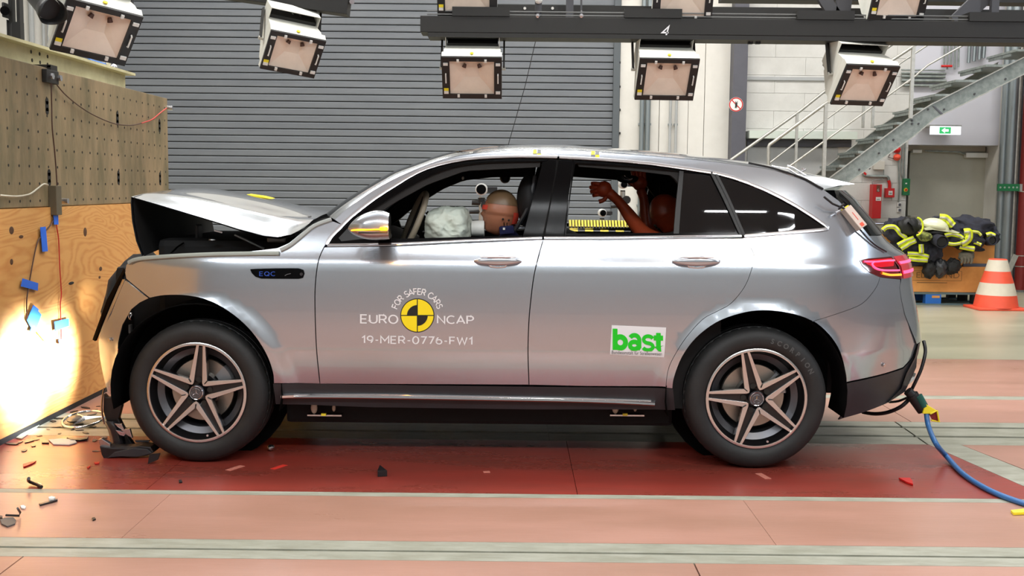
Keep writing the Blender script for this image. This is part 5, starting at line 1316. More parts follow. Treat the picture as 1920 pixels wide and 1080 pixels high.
# under-hood liner
loft('hood_liner', [n + Vector((0.01, 0.015, -0.012)) for n in hN], [c + Vector((0.0, 0, -0.03)) for c in hC], 'dark', gh, gx=lambda s: s, ns=8)
# front part folded down
fl_p = [(246, 369), (245, 383), (247.5, 415), (255, 452), (266, 480)]
fN = [U(a, b, 0.20) for a, b in fl_p]; fC = [Vector((hC[0].x + (n.x - fN[0].x), YM, hC[0].z + (n.z - fN[0].z) * 1.0)) for n in fN]
loft('hood_front_fold', fN, fC, 'paint', gh, gx=lambda s: s, ns=12)
loft('hood_front_liner', [n + Vector((0.014, 0.0, 0)) for n in fN], [n + Vector((0.014, 0.0, 0)) for n in fC], 'dark', gh, gx=lambda s: s, ns=12)
# cowl opening at the windscreen foot
MB().bb(U(584, 425, 0.5), U(618, 399, 1.3)).build('cowl_vent', 'black', car, bevel=0.02)
MB().prism([U(552, 436, 0.16), U(626, 404, 0.3), U(640, 425, 0.3), U(560, 470, 0.2)], (0, 1.4, 0)).build('cowl', 'black', car)
# ---------------- engine bay contents
eb = MB()
c0 = U(330, 440, 0.7); c1 = U(560, 500, 0.7)
MB().bb((c0.x, 0.35, 0.55), (c1.x, 1.5, 1.16)).build('engine_bay_block', 'dark', car, bevel=0.04)
MB().tube([U(440, 440, 0.3), U(495, 466, 0.3)], 0.007).build('hood_strut', 'pipe', car)
MB().tube([U(320, 476, 0.25), U(332, 464, 0.3), U(344, 456, 0.35)], 0.006).build('bright_lever', 'chrome', car)
MB().sphere(U(398, 450, 0.3), 0.018, (1.2, 0.6, 0.5), 10, 8).build('bright_clip', 'satin', car)
MB().box(U(410, 434, 0.3), (0.045, 0.02, 0.008), Matrix.Rotation(0.25, 3, 'Y')).build('bright_clip', 'satin', car)
MB().bb(U(365, 455, 0.5), U(380, 420, 0.6)).build('grey_bracket', 'cladding', car, bevel=0.01)
MB().bb(U(500, 455, 0.3), U(540, 443, 0.36)).build('fluid_reservoir', 'rigrail', car, bevel=0.01)
# crushed front: dark structure behind bumper with lit head lamp shining on the wall
fx = -2.22
MB().bb((fx, 0.5, 0.30), (-1.3, 1.38, 1.0)).build('front_structure', 'dark', car, bevel=0.05)
MB().sphere((fx + 0.02, YM, 0.66), 1, (0.16, 0.55, 0.38), 24, 14, fn=lambda d: 1 + 0.10 * noise.noise(d * 4)).build('crushed_grille', 'dark', car, smooth=50)
MB().prism([S(231.6, 503), S(235, 508), S(204, 575), S(178, 640), S(173, 637), S(200, 562)], (0, 0.03, 0)).build('headlamp_frame', 'black_gloss', car, bevel=0.002)
MB().prism([S(224, 524) + Vector((0, .01, 0)), S(234, 524), S(206, 590), S(184, 636) + Vector((0, .01, 0))], (0, 0.02, 0)).build('bumper_edge', 'satin', car)
MB().sphere(U(246, 593, 0.30), 1, (0.015, 0.02, 0.022), 12, 8).build('bright_fitting', 'chrome', car, smooth=60)
MB().bb(U(241, 625, 0.31), U(248, 608, 0.34)).build('bright_fitting', 'rigrail', car)
MB().prism([U(a, b, 0.28) for a, b in ((229, 656), (235, 660), (233, 674), (230, 690), (228, 672))], (0, 0.01, 0)).build('orange_fragment', 'cone', car)
hl = MB().sphere((-2.26, 0.62, 0.74), 0.06, nu=16, nv=10); hl.build('headlamp_reflector', 'chrome', car, smooth=60)
# head lamp beam: real lamps of the car
for (yy, en) in ((0.86, 520), (1.3, 150)):
    l = bpy.data.lights.new('head_lamp_bulb', 'SPOT'); l.energy = en; l.color = (0.86, 0.92, 1.0); l.spot_size = 1.75; l.spot_blend = 1.0; l.shadow_soft_size = 0.05
    o = bpy.data.objects.new('head_lamp_bulb', l); COL.objects.link(o); o.location = (-2.46, yy, 0.40)
    o.rotation_euler = Vector((-1, -0.2, -0.08)).to_track_quat('-Z', 'Y').to_euler()
l = bpy.data.lights.new('head_lamp_bulb', 'SPOT'); l.energy = 22; l.spot_size = 0.5; l.spot_blend = 1.0; l.shadow_soft_size = 0.05; l.color = (1, 0.97, 0.9)  # weak extra spot, added for the light streak higher up the plywood
o = bpy.data.objects.new('head_lamp_bulb', l); COL.objects.link(o); o.location = (-2.4, 1.25, 0.7)
o.rotation_euler = (UX(160, 560, XB) - Vector((-2.4, 1.25, 0.7))).to_track_quat('-Z', 'Y').to_euler()
# ---------------- wheels
def wheel(c, rot, steer, side=1):
    w_ = thing('wheel', '', ''); del w_['label'], w_['category']
    w_.parent = car; w_.location = Vector(c) - worldloc(car) if False else Vector((c[0], c[1] - YM, c[2])); w_.rotation_euler = (0, 0, steer if side > 0 else PI + steer)
    # local: outer face towards -Y
    def B(): return MB()
    prof = [(0.262, 0.010), (0.268, 0.002), (0.290, -0.012), (0.325, -0.014), (0.350, -0.002), (0.364, 0.014), (0.370, 0.034)]
    B().lathe([(r, y) for r, y in prof], (0, 0, 0), (0, 1, 0), 72).build('tyre', 'rubber', w_, smooth=60, local=True)
    # tread with grooves and lugs
    n = 90; rows = []
    ys = [0.034, 0.052, 0.054, 0.060, 0.062, 0.110, 0.112, 0.120, 0.122, 0.170, 0.172, 0.180, 0.182, 0.215, 0.235]
    rs_ = [0.370, 0.373, 0.366, 0.366, 0.373, 0.374, 0.366, 0.366, 0.374, 0.374, 0.366, 0.366, 0.373, 0.368, 0.340]
    for y, r in zip(ys, rs_):
        row = []
        for i in range(n * 2):
            a = 2 * PI * i / (n * 2); rr = r - (0.006 if (i % 4 == 0 and (y < 0.06 or y > 0.18) and r > 0.367) else 0)
            row.append(Vector((rr * math.cos(a), y, rr * math.sin(a))))
        rows.append(row)
    B().grid(rows, closed=True).build('tread', 'rubber', w_, smooth=25, local=True)
    B().lathe([(0.262, 0.008), (0.264, -0.001), (0.258, -0.004), (0.250, -0.003), (0.248, 0.006)], (0, 0, 0), (0, 1, 0), 72).build('rim_lip', 'rim_face', w_, smooth=50, local=True)
    B().lathe([(0.250, 0.0), (0.238, 0.02), (0.232, 0.05), (0.228, 0.055)], (0, 0, 0), (0, 1, 0), 72).build('rim_well', 'rim_dark', w_, smooth=50, local=True)
    B().lathe([(0.236, 0.052), (0.225, 0.058), (0.196, 0.075), (0.190, 0.19)], (0, 0, 0), (0, 1, 0), 72).build('rim_barrel', 'rim_barrel', w_, smooth=50, local=True)
    B().lathe([(0.20, 0.17), (0.0, 0.17)], (0, 0, 0), (0, 1, 0), 40).build('wheel_back', 'dark', w_, local=True)
    B().lathe([(0.165, 0.10), (0.168, 0.105), (0.168, 0.125), (0.0, 0.125)], (0, 0, 0), (0, 1, 0), 48).lathe([(0.165, 0.10), (0.10, 0.10)], (0, 0, 0), (0, 1, 0), 48).build('brake_disc', 'disc', w_, smooth=30, local=True)
    B().lathe([(0.10, 0.10), (0.095, 0.06), (0.0, 0.055)], (0, 0, 0), (0, 1, 0), 40).build('hub_bell', 'rim_dark', w_, smooth=40, local=True)
    ca = []
    for r in (0.10, 0.165):
        pass
    cal = B(); rows = []
    for y in (0.085, 0.13):
        pass
    ang = [0.1 + 0.12 * i for i in range(7)]
    rows = [[Vector((r * math.cos(a), y, r * math.sin(a))) for (r, y) in ((0.105, 0.088), (0.172, 0.084), (0.18, 0.10), (0.18, 0.14), (0.105, 0.14))] for a in ang]
    cal.grid(rows, closed=True).build('brake_caliper', 'caliper', w_, smooth=40, local=True)
    base_sp = None
    for k in range(5):
        th = rot + k * 2 * PI / 5
        def pt(r, a, y): return Vector((r * math.cos(th + a), y, r * math.sin(th + a)))
        # dark arm body with recessed web
        da = 0.098
        arm = B()
        o_ = [pt(0.246, -0.10, 0.004), pt(0.249, 0, 0.004), pt(0.246, 0.10, 0.004), pt(0.075, 0.60, 0.012), pt(0.05, 0, 0.016), pt(0.075, -0.60, 0.012)]
        arm.prism([v + Vector((0, 0.012, 0)) for v in o_], (0, 0.035, 0))
        arm.build('spoke', 'rim_dark', w_, local=True, bevel=0.003)
        # machined faces: one V between this arm and the next
        c_in = 2 * PI / 10
        v_ = [pt(0.2515, 0.038, 0.0), pt(0.2515, 0.092, 0.0), pt(0.081, c_in, 0.006), pt(0.2515, 2 * c_in - 0.092, 0.0), pt(0.2515, 2 * c_in - 0.038, 0.0), pt(0.055, c_in + 0.21, 0.008), pt(0.047, c_in, 0.008), pt(0.055, c_in - 0.21, 0.008)]
        q = B().prism(v_, (0, 0.014, 0)); q.build('spoke_face', 'rim_face', w_, local=True, bevel=0.0015)
        a = c_in; s1_ = pt(0.072, a, 0.002); s2_ = pt(0.086, a, 0.001)
        B().tube([pt(0.062, a, 0.004), pt(0.083, a, 0.003)], 0.0028, 6).build('slit', 'black_print', w_, local=True)
        b_ = pt(0.066, 0, 0.03); B().cyl(b_ + Vector((0, -0.012, 0)), b_, 0.010, n=6).build('wheel_bolt', 'rim_dark', w_, local=True)
        B().cyl(b_ + Vector((0, -0.012, 0)), b_ + Vector((0, -.0125, 0)), 0.0145, n=20).build('bolt_hole', 'black_print', w_, local=True)
    B().lathe([(0.040, 0.01), (0.040, -0.002), (0.037, -0.006), (0.0, -0.008)], (0, 0, 0), (0, 1, 0), 40).build('hub_cap', 'rim_barrel', w_, smooth=30, local=True)
    B().lathe([(0.036, -0.0068), (0.0345, -0.0085), (0.033, -0.0078)], (0, 0, 0), (0, 1, 0), 40).lathe([(0.0235, -0.0082), (0.0222, -0.0095), (0.0212, -0.0082)], (0, 0, 0), (0, 1, 0), 36).build('emblem_ring', 'chrome', w_, local=True)
    st_ = B()
    for k in range(3):
        a = PI / 2 + k * 2 * PI / 3
        tip = Vector((0.0215 * math.cos(a), -0.009, 0.0215 * math.sin(a))); pr = Vector((-math.sin(a), 0, math.cos(a))) * 0.0028
        st_.add([pr + Vector((0, -0.0085, 0)), tip, -pr + Vector((0, -0.0085, 0)), Vector((0, -0.0112, 0))], [(0, 1, 3), (1, 2, 3), (2, 0, 3)])
    st_.build('emblem_star', 'chrome', w_, local=True)
    B().cyl((0.06, 0.0, -0.222), (0.06, -0.016, -0.222), 0.004, n=8).cyl((0.06, -0.006, -0.222), (0.06, -0.018, -0.222), 0.006, n=8).build('valve', 'bright_metal', w_, local=True)
    return w_
rc = U(1418.5, 749, 0.045); fc = U(368, 736, 0.05)
rz = 0.374
wr = wheel((rc.x, 0.045, rz), math.radians(105), 0.0)
wf = wheel((fc.x, 0.055, rz), math.radians(84), math.radians(-3.0))
for (cx_, an) in ((rc.x, 0.3), (fc.x, 0.9)):
    wheel((cx_, 2 * YM - 0.045, rz), an, 0.0, -1)
wr['label'] = 'rear left wheel'; wf['label'] = 'front left wheel'
# tyre wall lettering on the rear tyre, raised
word = 'SCORPION'
for i, ch in enumerate(word):
    a = math.radians(77 - i * 6.9); r = 0.312; ex = Vector((math.sin(a), 0, -math.cos(a))); ey = Vector((math.cos(a), 0, math.sin(a)))
    vs, fs = textgeo(ch, 0.036, 0.0012, align='CENTER')
    if 'tyre_print' not in M: M['tyre_print'] = mat('raised_rubber_letter', (74, 76, 76), 0.5)
    for d, L_ in enumerate([[ey * (r - 0.012) + ex * v.x * 0.95 + ey * v.y + Vector((0, -0.0155, 0)) for v in vs]]):
        MB().add(L_, fs).build('tyre_letter', 'tyre_print', wr, local=True)
# ---------------- under body, wheel housings, inner tub
MB().bb((-1.08, 0.14, 0.30), (1.10, 1.74, 1.02)).build('body_tub', 'dark', car)
MB().bb((-1.22, 0.29, 0.17), (0.88, 1.59, 0.30)).build('battery_case', 'dark', car, bevel=0.02)
MB().bb((1.75, 0.42, 0.34), (2.0, 1.46, 0.95)).build('rear_tub', 'dark', car)
for wc in (rc, fc):
    for sgn in (0, 1):
        rows = []
        for y in (0.05, 0.33):
            rr_ = 0.472 if wc is rc else 0.445
            rows.append([Vector((wc.x + rr_ * math.cos(a), y, rz + 0.02 + rr_ * math.sin(a))) for a in [-0.25 + (PI + 0.5) * i / 24 for i in range(25)]])
        if sgn: rows = [[mirV(p) for p in r] for r in rows]
        MB().grid(rows).build('wheel_arch_liner', 'liner', car, smooth=60, solid=0.004)
        y = 0.34 if not sgn else 2 * YM - 0.34
        MB().cyl((wc.x, y, rz + 0.02), (wc.x, y + (0.01 if not sgn else -0.01), rz + 0.02), 0.45, n=32).build('wheel_house_wall', 'liner', car)
for px in (610, 1175):   # jacking brackets hanging under the sill
    for k, (dx0, dx1) in enumerate(((-28, -14), (6, 26))):
        a, b_ = U(px + dx0, 775, 0.22), U(px + dx1, 757, 0.22)
        MB().sphere(((a.x + b_.x) / 2 - 0.0, 0.22, a.z + 0.03), 1, (0.018 if k == 0 else 0.01, 0.01, 0.032 if k == 0 else 0.02), 12, 8).build('bracket_eye', mat('pale_bracket', (200, 185, 165), 0.4) if 'pb' not in M else M['pb'], car, smooth=60)
    a, b_ = U(px - 32, 776, 0.23), U(px + 32, 774, 0.23)
    MB().bb((a.x, 0.2, a.z - 0.006), (b_.x, 0.26, a.z + 0.002)).build('jacking_bracket', 'satin', car)
    MB().box(U(px - 3, 777, 0.2), (0.025, 0.02, 0.012)).build('bracket_clip', 'yellow', car)
# ---------------- interior
def inner_frame(name, outer, inner, y_off):
    pass
seatm = 'seat'
for yy, nm in ((0.52, 'driver'), (1.36, 'passenger')):
    xs0 = U(985, 400, 0.52).x if yy < 1 else U(985, 400, 0.52).x
    if yy < 1:
        MB().sphere((xs0 + 0.02, yy, 1.38), 1, (0.07, 0.14, 0.15), 20, 12).build('headrest', 'seat', car, smooth=60)
        for dy in (-0.06, 0.06): MB().cyl((xs0 + 0.05, yy + dy, 1.15), (xs0 + 0.03, yy + dy, 1.3), 0.008).build('headrest_post', 'chrome', car)
    R = Matrix.Rotation(0.30, 3, 'Y')
    if yy < 1: MB().box((xs0 + 0.17, yy, 0.92), (0.14, 0.5, 0.62), R).build('seat_back', 'seat', car, bevel=0.05, smooth=40)
    else: MB().box((xs0 + 0.17, yy, 0.86), (0.14, 0.5, 0.58), R).build('seat_back', 'seat', car, bevel=0.05, smooth=40)
MB().box((1.02, YM, 0.98), (0.16, 1.4, 0.5), Matrix.Rotation(0.3, 3, 'Y')).build('rear_seat_back', 'seat', car, bevel=0.04)
# dashboard
d0 = U(648, 455, 0.4).x
MB().prism([(d0 - 0.05, 0.16, 1.0), (d0 + 0.25, 0.16, 1.0), (d0 + 0.30, 0.16, 1.13), (d0 + 0.12, 0.16, 1.20), (d0 - 0.0, 0.16, 1.17)], (0, 1.56, 0)).build('dashboard', 'trim_fabric', car, bevel=0.02)
# interior side trims: inner door faces with thickness (far side is seen through the near windows)
def band_inner(name, outer, inner, dy, m='trim_fabric', far=None):
    V = []; n = min(len(outer), len(inner))
    rows = []
    A = [S(a, b) for a, b in outer]; B_ = [S(a, b) for a, b in inner]
    def rs(P, n):
        L = [0]; 
        for i in range(1, len(P)): L.append(L[-1] + (P[i] - P[i - 1]).length)
        out = []
        for k in range(n):
            t = L[-1] * k / (n - 1); j = 1
            while j < len(L) - 1 and L[j] < t: j += 1
            u = (t - L[j - 1]) / max(1e-6, L[j] - L[j - 1]); out.append(P[j - 1].lerp(P[j], min(1, u)))
        return out
    A, B_ = rs(A, 28), rs(B_, 28)
    r1 = [p + Vector((0, 0.02, 0)) for p in A]; r2 = [p + Vector((0, 0.025, 0)) for p in B_]; r3 = [p + Vector((0, dy, 0)) for p in B_]; r4 = [p + Vector((0, dy, 0)) for p in A]
    MB().grid([r1, r2, r3, r4]).build(name, m, car, smooth=40)
    if far:
        B_ = rs([S(a, b) for a, b in far], 28); r2 = [p + Vector((0, 0.025, 0)) for p in B_]; r3 = [p + Vector((0, dy, 0)) for p in B_]
    MB().grid([[mirV(p) for p in r] for r in (r1, r2, r3, r4)]).build(name, m, car, smooth=40)
band_inner('door_frame_trim', [(628, 440), (674, 402), (742, 352), (800, 322), (872, 303), (1015, 297)], [(650, 446), (690, 412), (742, 378), (800, 346), (872, 320), (1012, 313)], 0.10, far=[(655, 450), (690, 428), (722, 402), (797, 356), (847, 336), (916, 328), (1012, 328)])
band_inner('door_frame_trim', [(1080, 299), (1222, 308), (1333, 324), (1370, 380), (1400, 440)], [(1086, 312), (1200, 321), (1262, 329), (1300, 380), (1330, 440)], 0.08, far=[(1080, 326), (1113, 328), (1221, 336), (1270, 345), (1300, 380), (1330, 440)])
band_inner('pillar_inner_trim', [(985, 445), (1005, 370), (1020, 300)], [(1062, 445), (1066, 370), (1078, 300)], 0.12)
# far side door tops with the window sills
MB().prism([mirV(S(a, b)) + Vector((0, -0.05, 0)) for a, b in ((620, 462), (1392, 446), (1392, 520), (600, 520))], (0, -0.06, 0)).build('door_inner_panel', 'trim_fabric', car)
MB().prism([S(a, b) + Vector((0, 0.05, 0)) for a, b in ((620, 464), (1392, 449), (1392, 520), (600, 520))], (0, 0.06, 0)).build('door_inner_panel', 'trim_fabric', car)
# black liner behind quarter glass so that the boot is dark
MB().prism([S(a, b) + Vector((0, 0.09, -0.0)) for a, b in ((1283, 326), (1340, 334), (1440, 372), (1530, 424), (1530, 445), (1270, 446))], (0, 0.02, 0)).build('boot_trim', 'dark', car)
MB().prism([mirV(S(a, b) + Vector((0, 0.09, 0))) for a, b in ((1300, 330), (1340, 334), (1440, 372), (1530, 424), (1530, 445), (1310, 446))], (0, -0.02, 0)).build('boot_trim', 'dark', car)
# steering wheel, airbag
sw = U(776, 416, 0.52)
R = Matrix.Rotation(0.22, 3, 'Z') @ Matrix.Rotation(math.radians(-68), 3, 'Y')
swo = MB(); swo.tube([sw + R @ Vector((0.17 * math.cos(a), 0.17 * math.sin(a), 0)) for a in [2 * PI * i / 36 for i in range(36)]], 0.017, 10, closed=True)
so_ = swo.build('steering_wheel', 'leather', car, smooth=60)
MB().cyl(sw + R @ Vector((0, 0, -0.01)), sw + R @ Vector((0, 0, -0.06)), 0.07, 0.05, n=20).box(sw, (0.3, 0.03, 0.012), R).build('wheel_boss', 'trim_fabric', so_, smooth=40)
def bag(d):
    k = 1 + 0.10 * noise.noise(d * 1.8) - 0.08 * abs(noise.noise(d * 4 + Vector((3, 1, 0)))) - 0.045 * abs(noise.noise(d * 9)) - 0.015 * abs(noise.noise(d * 19))
    p4 = (abs(d.x) ** 3.2 + abs(d.y) ** 3.2 + abs(d.z) ** 3.2) ** (-1 / 3.2); return k * p4
ab = U(842, 428, 0.5)
MB().sphere(ab, 1, (0.13, 0.24, 0.122), 110, 70, fn=bag).build('airbag', 'airbag', car, smooth=60, label='crumpled pale airbag hanging from the steering wheel')
# rear view bits
MB().tube([U(800, 398, 1.0), U(808, 404, 1.0), U(806, 416, 1.0)], 0.012, 8).build('far_trim_edge', 'black_gloss', car)
MB().sphere(U(947, 334, 1.6), 1, (0.035, 0.03, 0.035), 14, 8).build('grab_handle', 'black', car, smooth=60)
MB().sphere(U(868, 334, 0.9), 1, (0.008, 0.008, 0.01), 8, 6).build('roof_lamp_dot', 'white_plastic', car)
b_ = smoothpts([U(1003, 330, 0.42), U(996, 370, 0.40), U(985, 400, 0.4), U(965, 432, 0.42)], 4)
MB().tube(b_, 0.012, 6).build('seat_belt', 'cladding', car, smooth=60)
# ---------------- mirror with lit indicator
mc = U(692, 425, -0.16)
mir = MB()
def mfn(d):
    return 1.0 - 0.22 * max(0, d.x) * 0 - 0.25 * max(0, -d.x) ** 2 * (1 if d.z > 0 else 0.4)
rows = []
for i in range(15):
    t = i / 14; x = -0.105 + 0.205 * t
    hu = 0.084 * math.sin(min(1, (t + 0.01) * 1.35) * PI / 2) ** 0.62 * (1 - 0.2 * (max(0, t - 0.7) / 0.3) ** 2)
    hd = 0.062 * math.sin(min(1, (t + 0.02) * 1.5) * PI / 2) ** 0.6; dy = 0.12 * math.sin(min(1, (t + 0.02) * 1.8) * PI / 2) ** 0.7
    rows.append([mc + Vector((x, -dy * 0.55 * math.cos(a) + 0.02, (hu if math.sin(a) > 0 else hd) * math.sin(a) - 0.01 + 0.01 * t)) for a in [2 * PI * j / 24 for j in range(24)]])
mo = MB().grid(rows, closed=True).build('door_mirror', 'paint', car, smooth=60)
MB().add(rows[-1], [tuple(range(24))]).build('mirror_glass', 'black_gloss', mo)
rl = [r for r in rows]
strip_pts = [(659, 432), (668, 431.5), (690, 431), (715, 430), (727, 428.5)]
pts = []
for (a, b) in strip_pts:
    pts.append(U(a, b, mc.y - 0.05 - (0.0 if a > 665 else -0.045)))
MB().tube(smoothpts(pts, 4), 0.003, 8).build('indicator_strip', 'amber_lit', mo)
MB().box(U(719, 429, mc.y - 0.052), (0.036, 0.012, 0.018)).build('indicator_lens', 'amber_lit', mo, bevel=0.004)
MB().tube([U(672, 436, mc.y - 0.06), U(695, 436.5, mc.y - 0.06), U(727, 436, mc.y - 0.05)], 0.004).build('mirror_seam', 'black', mo)
MB().bb(U(700, 450, mc.y + 0.06), U(735, 437, 0.12)).build('mirror_foot', 'black', mo, bevel=0.01)
l = bpy.data.lights.new('indicator_glow', 'POINT'); l.energy = 0.7; l.color = (1, 0.42, 0.05); l.shadow_soft_size = 0.02
o = bpy.data.objects.new('indicator_glow', l); COL.objects.link(o); o.location = U(722, 430, mc.y - 0.10)
# ---------------- prints on the body side
def sideprint(name, body, m, px0, py0, px1, height_px, parent, bold=0.0, slope=0.0, spacing=1.0, off=0.0025, label=None, shear=0.0, wt=0, gp=0.24):
    vs, fs = textgeo(body, 1.0, bold, spacing, shear=shear) if not wt else stroke_geo(body, wt, gp)
    x0 = min(v.x for v in vs); x1 = max(v.x for v in vs); y0 = min(v.y for v in vs); y1 = max(v.y for v in vs)
    P = []
    for v in vs:
        u = (v.x - x0) / (x1 - x0); t = (v.y - y0) / (y1 - y0)
        px = px0 + (px1 - px0) * u; py = py0 + slope * (px - px0) - height_px * t; P.append(S(px, py, off))
    return MB().add(P, fs).build(name, m, parent, label=label)
sideprint('door_print', 'EURO', 'white', 675, 606.5, 747, 19, dfr, 0, 0.015, wt=.155, label='white capital letters left of the yellow disc')
sideprint('door_print', 'NCAP', 'white', 819, 608.5, 889, 19, dfr, 0, 0.015, wt=.155, label='white capital letters right of the yellow disc')
sideprint('door_print', '19-MER-0776-FW1', 'white', 678, 645.5, 886, 18, dfr, 0, 0.014, wt=.155, gp=.26, label='white test number line')
cx_, cy_ = 782.5, 591.5
arc = 'FOR SAFER CARS'; tot = len(arc) - 1
wts = {' ': 0.55, 'F': .85, 'O': 1.15, 'R': 1.0, 'S': .9, 'A': 1.05, 'E': .85, 'C': 1.0}
W_ = [wts[c] for c in arc]; cum = [sum(W_[:i]) + W_[i] / 2 for i in range(len(arc))]; T = sum(W_)
b = MB()
for ch, cc in zip(arc, cum):
    if ch == ' ': continue
    a = math.radians(163 - (163 - 17) * cc / T); vs, fs = stroke_geo(ch, 0.17)
    P = []; gw = GLY[ch][0] / 2
    for v in vs:
        r = 39.5 + 10.8 * v.y; tx = (v.x - gw) * 10.5
        P.append(S(cx_ + r * math.cos(a) + tx * math.sin(a), cy_ - r * math.sin(a) + tx * math.cos(a), 0.0025))
    b.add(P, fs)
b.build('door_print', 'white', dfr, label='white arched small letters')
def disc(name, r0_, r1_, a0, a1, m, off, n=48):
    rows = [[S(cx_ + r * math.cos(a), cy_ - r * math.sin(a), off) for a in [a0 + (a1 - a0) * i / n for i in range(n + 1)]] for r in (r0_, (r0_ + r1_) / 2, r1_)]
    return MB().grid(rows).build(name, m, dfr)
disc('target_ring', 0, 32, 0, 2 * PI, 'black_print', 0.002)
for k in range(4):
    a0 = k * PI / 2 + 0.03; a1 = (k + 1) * PI / 2 - 0.03
    rows = []
    for r in (1.5, 10, 20, 30.3):
        e = min(0.6, 0.9 / r)
        rows.append([S(cx_ + r * math.cos(a), cy_ - r * math.sin(a), 0.003) for a in [k * PI / 2 + e + (PI / 2 - 2 * e) * i / 16 for i in range(17)]])
    MB().grid(rows).build('target_quadrant', 'yellow_print', dfr)
for k in (1, 3):
    disc('target_core', 0, 19.5, k * PI / 2, (k + 1) * PI / 2, 'black_print', 0.004, 16)
skin('bast_sticker', [(1147, 609.5), (1249, 614), (1245, 670), (1143.5, 664.5)], 'white', parent=drr, off=0.002, gap=0, flange=0, mirror=False, step=0.03, label='white sticker')
o = bpy.data.objects['bast_sticker']; o.name = 'white_sticker'
HV = {
    'b': [[(.13, 1.0), (.13, 0)], _arc(.40, .36, .27, .26, 0, 360, 24)],
    'a': [_arc(1.13, .48, .25, .24, 150, 0, 10) + [(1.38, .12), (1.44, .08)], _arc(1.12, .24, .22, .17, 20, 340, 16)],
    's': [_arc(1.84, .53, .24, .165, 20, 262, 12) + _arc(1.82, .20, .26, .165, 85, -160, 12)],
    't': [[(2.36, .86), (2.36, .22)] + _arc(2.47, .22, .11, .12, 180, 285, 5), [(2.12, .62), (2.60, .62)]],
}
b = MB()
GLY.update({k + '#': (0, v) for k, v in HV.items()})
for k, lines in HV.items():
    GLY['~'] = (0, lines); vs, fs = stroke_geo('~', {'b': .25, 'a': .21, 's': .175, 't': .24}[k])
    if k == 'b' and False: pass
    P = []
    for v in vs:
        px = 1148.5 + (v.x + 0.0) / 2.66 * 97; py = 657.5 + 0.03 * (px - 1148) - (v.y + 0.04) / 1.08 * 43
        P.append(S(min(px, 1246.5), min(py, 656.5 + 0.03 * (px - 1148)), 0.004 + 0.0003 * 'bast'.index(k)))
    b.add(P, fs)
b.build('sticker_print', 'green_print', drr, label='bold green letters')
sideprint('sticker_print', 'Bundesanstalt f\u00fcr Stra\u00dfenwesen', 'grey_print', 1147, 663.5, 1241, 6.5, drr, 0.0, 0.035, off=0.004, label='small grey line of lettering')
bp_ = bpy.data.objects['fender_badge_panel']
sideprint('badge_print', 'EQC', 'blue_print', 486, 518, 516, 9, bp_, 0, 0.0, off=0.007, wt=.16, gp=.3, label='blue letters')
MB().tube([S(534, 517, .006), S(538, 514.5, .006), S(545, 513, .006)], 0.0015).build('badge_mark', 'grey_print', bp_)
p = S(565, 514, .006); MB().cyl(p, p + Vector((0, -0.003, 0)), 0.008, n=14).build('badge_dot', 'cladding', bp_)
# small quartered targets on the roof rail
for (px, py) in ((1007, 288), (1116, 290)):
    for (dx, dy, m) in ((-4, -3.5, 'yellow_print'), (4, 3.5, 'yellow_print'), (4, -3.5, 'black_print'), (-4, 3.5, 'black_print')):
        vs = [S(px + dx + a * 3.6, py + dy + b_ * 3.3, 0.003) for a, b_ in ((-1, -1), (1, -1), (1, 1), (-1, 1))]
        MB().add(vs, [(0, 1, 2, 3)]).build('roof_target', 'grey_print' if m == 'black_print' else m, car)
# yellow mark on the hood
MB().prism([U(a, b, 0.93) + Vector((0, 0, 0.004)) for a, b in ((462, 366), (490, 370), (508, 374.5), (480, 370.5))], (0, 0.12, 0.004)).build('hood_marking', 'yellow_print', car)
# ---------------- measuring strip on far door sill
ms = thing('measuring_strip', 'yellow and black measuring tape along the far rear door sill', 'measuring tape', mirV(S(1100, 448)))
yF = 2 * YM - 0.10
a, b_ = U(1066, 421, yF), U(1180, 421, yF); z0, z1 = U(1120, 427, yF).z, U(1120, 413, yF).z
MB().bb((a.x, yF - 0.005, z0 - 0.03), (b_.x + 0.3, yF + 0.02, z1)).build('backing', mat('silver_backing', (200, 200, 190), 0.5), ms)
n = 20; RX = Matrix.Rotation(-0.95, 3, 'X'); cz = (z0 + z1) / 2; hz = (z1 - z0) / 2
for i in range(n):
    x = a.x + (b_.x - a.x) * i / n; wq = (b_.x - a.x) / n; big = (i % 5) < 3
    MB().box((x + wq * 0.42, yF - 0.045, cz + 0.004), (wq * 0.65, hz * 2.6, 0.004), Matrix.Rotation(0.7, 3, 'X')).build('yellow_block', 'yellow_print', ms)
    if i % 5 == 1: MB().box((x + wq * 0.5, yF - 0.08, z0 - 0.012), (wq * 2.7, 0.035, 0.004), Matrix.Rotation(0.7, 3, 'X')).build('yellow_block', 'yellow_print', ms)
MB().box(((a.x + b_.x) / 2, yF - 0.07, z0 - 0.004), (b_.x - a.x, 0.06, 0.003), Matrix.Rotation(0.7, 3, 'X')).build('dark_line', 'black_print', ms)
